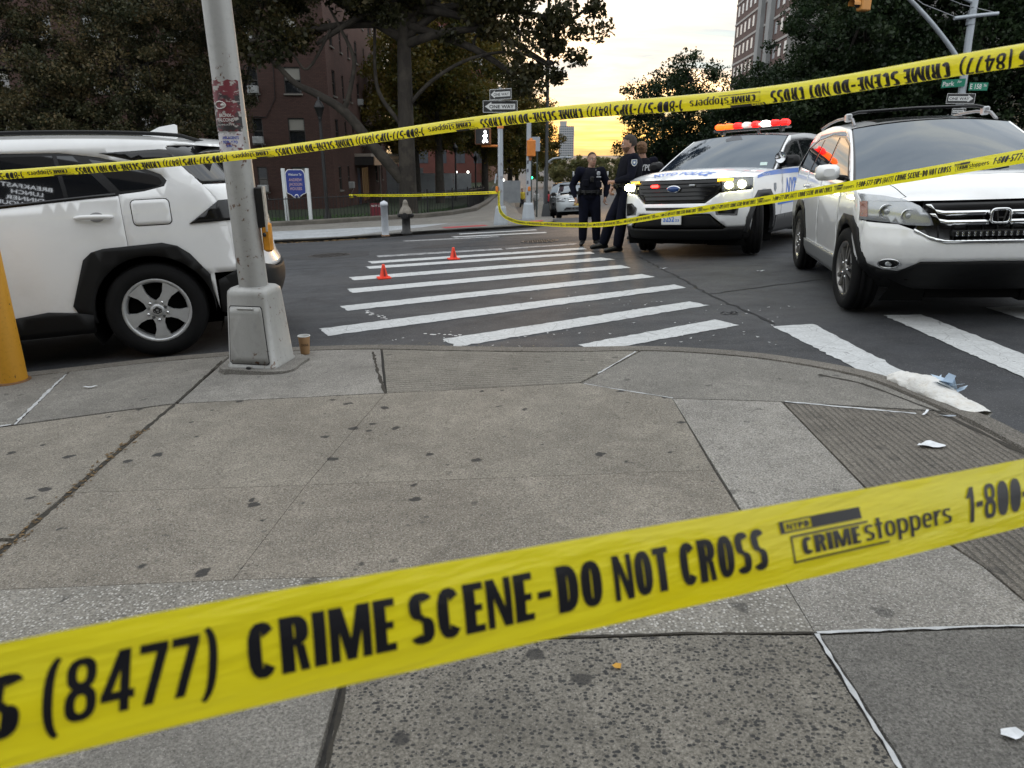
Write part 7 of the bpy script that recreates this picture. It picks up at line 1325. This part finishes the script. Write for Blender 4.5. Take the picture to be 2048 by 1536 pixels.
# the big plane tree with its leaning limb
L4 = lambda X, Z, Y=31.: (X + 4.4, Y - 31., Z + 1.1)
tree('big plane tree with pale trunk and long leaning limb before the brick corner', (-4.4, 31.), 8.5, [((-.5, 0, 12), (6, 5, 4)), ((-5.5, -.5, 9.4), (3.2, 3, 2.4)), ((4.6, -.5, 9.8), (3.2, 3, 2.6)), ((-4.8, 0, 13), (4, 4, 3.5)), ((4.2, 0, 13.5), (4, 4, 3.5)), ((6.6, -.3, 7.4), (1.6, 1.4, 1.4)), ((5.9, -.3, 5.9), (1.3, 1.2, .9)), ((4.6, -.5, 7.2), (2.2, 1.6, 1.2)), ((4.9, -.4, 5.2), (1.0, 1.0, .6)), ((2.6, -.5, 7.4), (1.8, 1.5, .9)), ((.8, -1.5, 8.8), (3., 2, 1.5)), ((-2.2, -1, 8.3), (2.4, 2, 1.3)), ((-5.8, -.5, 6.7), (1.7, 1.6, 1.0)), ((-3.2, -.6, 6.6), (1.2, 1.2, .8)), ((3.9, -.8, 8.0), (1.7, 1.5, .9))], 125000, .175, LPLANE, BARK, .36, 11, .62, 520, None, (.15, 0), twigs=150, shell=.3,
     limbs=[([L4(-4.6, .4), L4(-5.6, 1.6, 30.8), L4(-6.7, 3.0, 30.6), L4(-7.7, 3.65, 30.5), L4(-8.6, 4.1, 30.4), L4(-9.4, 4.9, 30.3), L4(-10.3, 5.1, 30.3)], .26, .05), ([L4(-6.75, 3.1, 30.6), L4(-6.4, 4.0, 30.5), L4(-6.2, 5.0, 30.4), L4(-6.6, 6.0, 30.3), L4(-7.0, 6.8, 30.2)], .11, .04), ([L4(-4.3, 3.2), L4(-3.2, 4.2, 30.7), L4(-1.6, 5.0, 30.5), L4(.2, 5.2, 30.4), L4(1.6, 4.6, 30.4)], .09, .03), ([L4(-4.4, 2.4), L4(-5.3, 3.6, 31), L4(-5.5, 4.6, 31), L4(-5.4, 6.4, 31)], .1, .05), ([L4(-7.0, 6.0, 30.3), L4(-8.0, 4.6, 30.3), L4(-8.6, 5.2, 30.3), L4(-9.8, 6.4, 30.2)], .06, .03)])
# yellowing trees down the left side of the avenue
for i, (x, y, th, r, sd, lb, n) in enumerate(((-4.6, 47, 4.6, 3.6, 21, 'yellowing tree with forked trunk right of the plane tree', 26000), (-7.2, 56, 4, 4.2, 22, 'yellowing tree over the pale hoarding behind the plane tree', 20000), (-2.2, 60, 4, 4.2, 23, 'yellowing tree behind the two one-way signs', 24000), (-.2, 74, 3.6, 4.6, 24, 'golden green tree beside the second signal pole', 24000), (.6, 92, 3.4, 4.8, 25, 'golden green tree left of the pale distant tower', 20000), (-11, 70, 4, 5, 26, 'yellowing tree beyond the brick block corner', 16000))):
    h = 1.0 if y > 70 else 1.25; tree(lb, (x, y), th, [((0, 0, th + 3.6 * h), (r, r, 3.4 * h)), ((-r * .5, -.5, th + 1.4), (r * .6, r * .6, 1.9)), ((r * .5, -.4, th + 1.6), (r * .6, r * .6, 1.9)), ((.3, -.6, th + .4), (r * .7, r * .6, 1.4))], int(n * 1.8), .175, LGOLD, BARK if i == 0 else BARKD, .3, sd, .8, 170, 'yellowing trees along the avenue', twigs=50)
# distant band of trees where the avenue dips; haze is in their leaf colours
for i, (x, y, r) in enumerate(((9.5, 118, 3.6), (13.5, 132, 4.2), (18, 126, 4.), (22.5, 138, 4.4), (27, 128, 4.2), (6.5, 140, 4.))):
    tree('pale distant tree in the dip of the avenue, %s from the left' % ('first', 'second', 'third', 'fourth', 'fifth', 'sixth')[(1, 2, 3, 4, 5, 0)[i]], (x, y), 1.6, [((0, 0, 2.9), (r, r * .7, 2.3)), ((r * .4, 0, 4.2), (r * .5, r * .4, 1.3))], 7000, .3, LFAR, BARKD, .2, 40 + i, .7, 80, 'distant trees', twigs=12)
# right: a dense row of dark trees
RT = [((8.8, 43), 2.6, [((0, 0, 5.2), (2.7, 2.6, 2.7)), ((-.9, -.3, 3.4), (1.9, 1.8, 1.7)), ((1.2, -.3, 7.2), (1.9, 1.8, 1.6)), ((2.0, 0, 4.2), (2.2, 2, 2.2))], 26000, 'dark tree nearest the sunset at the left end of the right-hand row'), ((13.2, 37), 3.0, [((0, 0, 5.0), (3.4, 3, 2.3)), ((-1.6, -.4, 4.0), (2.2, 2, 1.9)), ((1.8, -.4, 4.4), (2.3, 2, 2)), ((2.6, 0, 8.0), (2.3, 2., 2.0))], 38000, 'dark tree behind the police car light bar'), ((12.6, 30.5), 3.0, [((1.2, 0, 6.4), (3., 2.8, 3.4)), ((-.4, -.4, 4.3), (1.8, 1.8, 1.5)), ((2.6, -.4, 4.6), (2., 2, 1.7)), ((1.8, 0, 9.4), (3, 2.6, 2.4))], 46000, 'dark tree hanging over the gap between police car and white SUV'),
      ((17.2, 29), 3.0, [((0, 0, 6.2), (3.4, 2.8, 3.5)), ((-1.6, -.4, 4.0), (2., 1.8, 1.6)), ((1.8, -.4, 4.0), (2.2, 2, 1.7)), ((.3, 0, 9.4), (3.2, 2.6, 2.4))], 46000, 'dark tree above the white SUV roof bar'), ((20.8, 27.5), 2.8, [((0, 0, 6.4), (3., 2.6, 3.3)), ((-1.4, -.6, 3.4), (1.8, 1.7, 1.6)), ((.6, -.8, 2.7), (1.8, 1.6, 1.3)), ((.3, 0, 9), (3, 2.4, 2.4))], 40000, 'dark tree at the far right behind the green street signs'), ((17.5, 41), 3.2, [((0, 0, 6.5), (4.2, 3, 4)), ((-2.2, 0, 4.0), (2.4, 2, 2.0)), ((2.4, 0, 4.2), (2.6, 2, 2.2)), ((0, 0, 10), (3.6, 3, 2.6))], 34000, 'dark tree in the second row behind the white SUV'), ((24.5, 37), 3., [((0, 0, 6.5), (4.2, 3, 4)), ((-2.2, 0, 3.6), (2.6, 2, 2.2)), ((0, 0, 10), (3.6, 3, 2.6))], 26000, 'dark tree in the second row at the far right')]
for i, (b_, th, lo, n, lb) in enumerate(RT): tree(lb, b_, th, lo, int(n * 1.55), .132, LDARK, BARKD, .2, 60 + i, .6, 260, 'dark trees along the right side', shell=.3, twigs=50)
# the lamp whose glow shows through the leaves
o = thing('street_lamp', 'sodium street lamp glowing yellow through the right-hand leaves', 'street lamp', (18.45, 33.2, gz(18.45, 33.2))); MB().tube([(0, 0, 0), (0, 0, 3.6)], .07, 8).build('shaft', BLKM, o); MB().ball((0, -.1, 3.7), (.34, .3, .26), 12, 8).build('lamp_globe', emis('sodium lamp', (1, .62, .08), 6.), o)
# ================================================================= crime scene tape
def tape_mat():
    b = NB('yellow barrier tape'); n = b.noise(3, 5, .6, b.coord('Object', (1, 1, 6))); n2 = b.noise(9, 4, .6, b.coord('Object', (.5, .5, 5))); c = b.mix(b.ramp(n, [(.35, 0), (.7, 1)]), (.95, .85, .012), (.97, .9, .04)); b.set(Base_Color=c, Roughness=.24); b.p.inputs['Coat Weight'].default_value = .5; b.bump(b.math('ADD', n, b.math('MULTIPLY', n2, 1.4)), .25, .02)
    tl = b.N.new('ShaderNodeBsdfTranslucent'); b.L.new(c, tl.inputs[0]); mx = b.N.new('ShaderNodeMixShader'); mx.inputs[0].default_value = .42; b.L.new(b.p.outputs[0], mx.inputs[1]); b.L.new(tl.outputs[0], mx.inputs[2]); b.L.new(mx.outputs[0], b.N['Material Output'].inputs[0]); return b.m
TAPE = tape_mat(); INK = M('tape black ink', (.012, .012, .016), .35)
# block letters for the printed tape: heavy condensed strokes
def arc(cx, cy, rx, ry, tx, ty, a0, a1, n=12, p=2.5):
    Q = []
    for i in range(n):
        q = []
        for a, k in ((a0 + (a1 - a0) * i / n, 0), (a0 + (a1 - a0) * (i + 1) / n, 0)):
            c, s = math.cos(R(a)), math.sin(R(a)); e = 2 / p; c, s = math.copysign(abs(c) ** e, c), math.copysign(abs(s) ** e, s); q.append(((cx + rx * c, cy + ry * s), (cx + (rx - tx) * c, cy + (ry - ty) * s)))
        Q.append([q[0][0], q[1][0], q[1][1], q[0][1]])
    return Q
def rc(x0, y0, x1, y1): return [[(x0, y0), (x1, y0), (x1, y1), (x0, y1)]]
def dg(a, b, w_): return [[(a[0] - w_ / 2, a[1]), (a[0] + w_ / 2, a[1]), (b[0] + w_ / 2, b[1]), (b[0] - w_ / 2, b[1])]]
_t, _h = .24, .18
GL = {'C': (.5, arc(.25, .5, .25, .5, _t, _h, 38, 322)), 'O': (.52, arc(.26, .5, .26, .5, _t, _h, 0, 360, 20)), '0': (.48, arc(.24, .5, .24, .5, _t, _h, 0, 360, 20)), 'D': (.51, rc(0, 0, _t, 1) + arc(.2, .5, .31, .5, _t, _h, -90, 90) + rc(_t, .85, .22, 1) + rc(_t, 0, .22, .15)), 'I': (_t, rc(0, 0, _t, 1)), 'E': (.42, rc(0, 0, _t, 1) + rc(_t, .85, .42, 1) + rc(_t, .43, .38, .57) + rc(_t, 0, .42, .15)),
      'R': (.52, rc(0, 0, _t, 1) + arc(.22, .73, .29, .27, _t, .13, -90, 90) + rc(_t, .87, .24, 1) + rc(_t, .46, .24, .59) + dg((.42, 0), (.34, .48), .17)), 'P': (.5, rc(0, 0, _t, 1) + arc(.22, .7, .28, .3, _t, .13, -90, 90) + rc(_t, .87, .24, 1) + rc(_t, .4, .24, .53)), 'M': (.78, rc(0, 0, .18, 1) + rc(.6, 0, .78, 1) + dg((.39, 0), (.165, 1), .18) + dg((.39, 0), (.615, 1), .18)), 'N': (.54, rc(0, 0, .15, 1) + rc(.39, 0, .54, 1) + dg((.44, 0), (.1, 1), .17)),
      'S': (.49, arc(.245, .735, .245, .265, _t, .14, 25, 270) + arc(.245, .265, .245, .265, _t, .14, 90, -155) + rc(.2, .43, .29, .57)), 'T': (.46, rc(0, .85, .46, 1) + rc(.23 - _t / 2, 0, .23 + _t / 2, .86)), '8': (.48, arc(.24, .745, .225, .255, .15, .12, 0, 360, 18) + arc(.24, .275, .24, .275, .155, .13, 0, 360, 18)), '5': (.48, rc(.05, .86, .45, 1) + rc(.05, .5, .2, .88) + arc(.22, .3, .26, .31, _t, .13, 130, -150)), '7': (.45, rc(0, .85, .45, 1) + dg((.16, 0), (.36, .86), .17)),
      '4': (.52, rc(.29, 0, .44, 1) + rc(0, .2, .52, .34) + dg((.08, .3), (.33, 1), .15)), '1': (.32, rc(.14, 0, .3, 1) + dg((.05, .7), (.2, .98), .14)), 'Y': (.46, rc(.155, 0, .305, .5) + dg((.23, .4), (.08, 1), .15) + dg((.23, .4), (.38, 1), .15)), '-': (.26, rc(0, .4, .26, .55)), '(': (.26, arc(.34, .45, .34, .68, .15, .05, 112, 248)), ')': (.26, arc(-.08, .45, .34, .68, .15, .05, -68, 68)), ' ': (.2, []),
      's': (.4, arc(.2, .53, .2, .19, .14, .1, 25, 270) + arc(.2, .19, .2, .19, .14, .1, 90, -155) + rc(.17, .31, .23, .41)), 't': (.3, rc(.07, 0, .22, .95) + rc(0, .6, .3, .72)), 'o': (.44, arc(.22, .36, .22, .36, .14, .11, 0, 360, 18)), 'p': (.46, rc(0, -.26, .14, .72) + arc(.23, .36, .23, .36, .14, .11, 0, 360, 18)), 'e': (.44, arc(.22, .36, .22, .36, .14, .11, 0, 312, 16) + rc(.1, .32, .4, .42)), 'r': (.32, rc(0, 0, .14, .72) + arc(.25, .42, .18, .3, .13, .12, 60, 180))}
def block(s, gap=.06):
    """quads of a word, width, in cap heights"""
    x = 0.; Q = []
    for ch in s: w_, q = GL[ch]; Q += [[(a + x, b) for a, b in f] for f in q]; x += w_ + gap
    return Q, x - gap
def tape(label, pts, ups, curl, u_ref, s_ref, rev=False, vshift=0., scale_w=.076, wr=.0025, seed=1, words=True, kh=1.):
    """pts: path; ups: (fraction, up vector) keys; curl: 1/radius of the bend across the width; the word pattern is laid so pattern u_ref falls at path length s_ref"""
    import mathutils.noise as mn
    P = [Vector(q) for q in curve2(pts, 40)]; acc = [0.]
    for a, b in zip(P, P[1:]): acc.append(acc[-1] + (b - a).length)
    tot = acc[-1]; C0 = Vector((0, 0, 1.5)); ub = [(f, Vector(u)) for f, u in ups]
    def frame(s):
        s = min(max(s, 0), tot - 1e-6); lo, hi = 0, len(acc) - 1
        while hi - lo > 1:
            m = (lo + hi) // 2
            if acc[m] <= s: lo = m
            else: hi = m
        t = (s - acc[lo]) / (acc[lo + 1] - acc[lo]); p = P[lo].lerp(P[lo + 1], t); T_ = (P[lo + 1] - P[lo]).normalized(); f = s / tot
        for (f0, u0), (f1, u1) in zip(ub, ub[1:]):
            if f <= f1 or f1 == ub[-1][0]: U = u0.lerp(u1, min(1, max(0, (f - f0) / (f1 - f0)))); break
        U = (U - T_ * U.dot(T_)).normalized(); N_ = T_.cross(U)
        if N_.dot(C0 - p) < 0: N_ = -N_
        return p, U, N_
    def surf(s, v, off=0.):
        p, U, N_ = frame(s); w_ = wr * mn.noise(Vector((s * 5 + seed, v * 14, seed * 3.1))) + wr * .6 * mn.noise(Vector((s * 13, v * 30 + seed, 0))); k = curl(s / tot) if callable(curl) else curl
        if abs(k) > .5: a = v * k; return p + U * (math.sin(a) / k) + N_ * ((math.cos(a) - 1) / k + w_ + off * math.cos(a)) + U * off * math.sin(a)
        return p + U * v + N_ * (w_ + off)
    hw = scale_w / 2; ns = int(tot / .025); V = [surf(tot * i / ns, -hw + 2 * hw * j / 10) for i in range(ns + 1) for j in range(11)]; o = tag(link('barrier_tape', mesh('barrier_tape', V, grid_faces(ns + 1, 11), TAPE, True)), label, 'tape', None)
    if not words: return o
    PER = 1.19; sg = -1 if rev else 1; n0 = int(tot / PER) + 3
    def T2(u, v): return surf(sref(u), sg * v + vshift, .0014)
    for k in range(-n0, n0 + 1):
        sref = lambda u, k=k: s_ref + sg * (u + k * PER - u_ref)
        def word(s, a, wd, h, b_, sh=0., nm='tape_lettering', more=()):
            if not (0 < sref(a) < tot and 0 < sref(a + wd) < tot): return
            Q, W_ = block(s); m = MB(); kx = wd / W_
            for f in Q:
                n = max(1, int(math.ceil(math.dist(f[0], f[3]) / .18))); e0 = [lerp((*f[0], 0), (*f[3], 0), t / n) for t in range(n + 1)]; e1 = [lerp((*f[1], 0), (*f[2], 0), t / n) for t in range(n + 1)]
                for i in range(n): m.add([T2(a + q.x * kx + sh * q.y * h, b_ + q.y * h) for q in (e0[i], e1[i], e1[i + 1], e0[i + 1])], [(0, 1, 2, 3)])
            for f in more: m.add([T2(*q) for q in f], [(0, 1, 2, 3)])
            link(nm, mesh(nm, m.V, m.F, INK), o)
        def bar(a, b_, c, d, n=6): return [[(a + (b_ - a) * i / n, c), (a + (b_ - a) * (i + 1) / n, c), (a + (b_ - a) * (i + 1) / n, d), (a + (b_ - a) * i / n, d)] for i in range(n)]
        H_ = .0365 * kh; b0 = -.01825 * kh; word('CRIME', 0, .108, H_, b0); word('SCENE', .119, .108, H_, b0); word('-', .231, .013, H_, b0); word('DO', .25, .044, H_, b0); word('NOT', .306, .06, H_, b0); word('CROSS', .378, .102, H_, b0); word('1-800-577-TIPS', .775, .275, H_, b0, .2); word('(8477)', 1.063, .105, H_, b0, .12)
        word('NYPD', .511, .031, .006, .0128, 0, 'tape_logo', bar(.545, .615, .010, .022) + bar(.502, .508, .010, .022, 1) + bar(.508, .545, .0205, .022, 2) + bar(.508, .545, .010, .0115, 2)); word('CRIME', .526, .082, .0175, -.0145, 0, 'tape_logo', bar(.513, .622, .0045, .0065) + bar(.513, .65, -.0205, -.0185) + bar(.513, .5155, -.0205, .0065, 1)); word('stoppers', .614, .138, .023, -.0145, 0, 'tape_logo')
    return o
Z = (0, 0, 1)
# nearest: waist-high tape just in front of the camera
lo = [(-3.0, -.75, 1.17), (-.95, .10, 1.165), (-.325, .3645, 1.165), (.0, .5075, 1.145), (.3, .6375, 1.126), (.62, .777, 1.108), (1.5, 1.16, 1.07), (3.3, 1.95, 1.08)]
s0 = math.dist(lo[0], lo[1]) + math.dist(lo[1], lo[2]); tape('near crime scene tape crossing the bottom of the picture, its words upright', lo, [(0, (0, .3, 1)), (.42, (0, .45, 1)), (.55, (0, .55, 1)), (.7, (0, .3, 1)), (1, (0, .2, 1))], 5., 0., s0 + .148, seed=1, wr=.0026, scale_w=.079, kh=1.08)
up = [(2.7, -.7, 1.87), (1.75, .75, 1.77), (1.082, 1.644, 1.702), (.687, 2.208, 1.658), (-.046, 2.923, 1.627), (-1.341, 3.679, 1.493), (-2.704, 3.909, 1.392), (-5.2, 3.95, 1.24)]
up = [q for q in up][::-1]
tape('upper crime scene tape running behind the near pole line, words upside down', up, [(0, (0, .2, 1)), (1, (0, .25, 1))], 42., 0., 6.975, True, -.014, seed=4, wr=.0012)
mid = [(-.36, 19.9, .5), (-.3, 18.6, .08), (.05, 15.6, .1), (.6, 13.2, .26), (1.301, 10.714, .488), (1.85, 8.4, .83), (2.212, 6.798, 1.058), (2.514, 4.788, 1.346), (2.668, 3.886, 1.483), (2.95, 2.2, 1.72), (3.3, .4, 1.95)]
tape('sagging crime scene tape strung from the one-way pole across the police car', mid, [(0, (.6, 0, 1)), (.12, (.9, .3, .5)), (.3, (0, .2, 1)), (.8, (.1, .5, 1)), (1, (0, .3, 1))], lambda f: 3. + 18 * max(0, f - .6), 0., 7.2, False, 0., seed=7, wr=.004)
tape('distant crime scene tape from the lawn fence to the one-way pole', [(-5.9, 27.0, .0), (-3.2, 23.6, .19), (-.4, 19.95, .47)], [(0, Z), (1, Z)], 3., 0., 2., seed=9)
o = thing('tape_knot', 'bunched end of yellow tape tied on the lawn fence', 'tape', (-5.92, 27.0, -.02)); m = MB(); [m.ball((random.Random(k).uniform(-.05, .05), random.Random(k + 9).uniform(-.05, .05), random.Random(k + 5).uniform(-.06, .05)), (.05, .04, .045), 8, 6) for k in range(5)]; m.build('knot', TAPE, o)
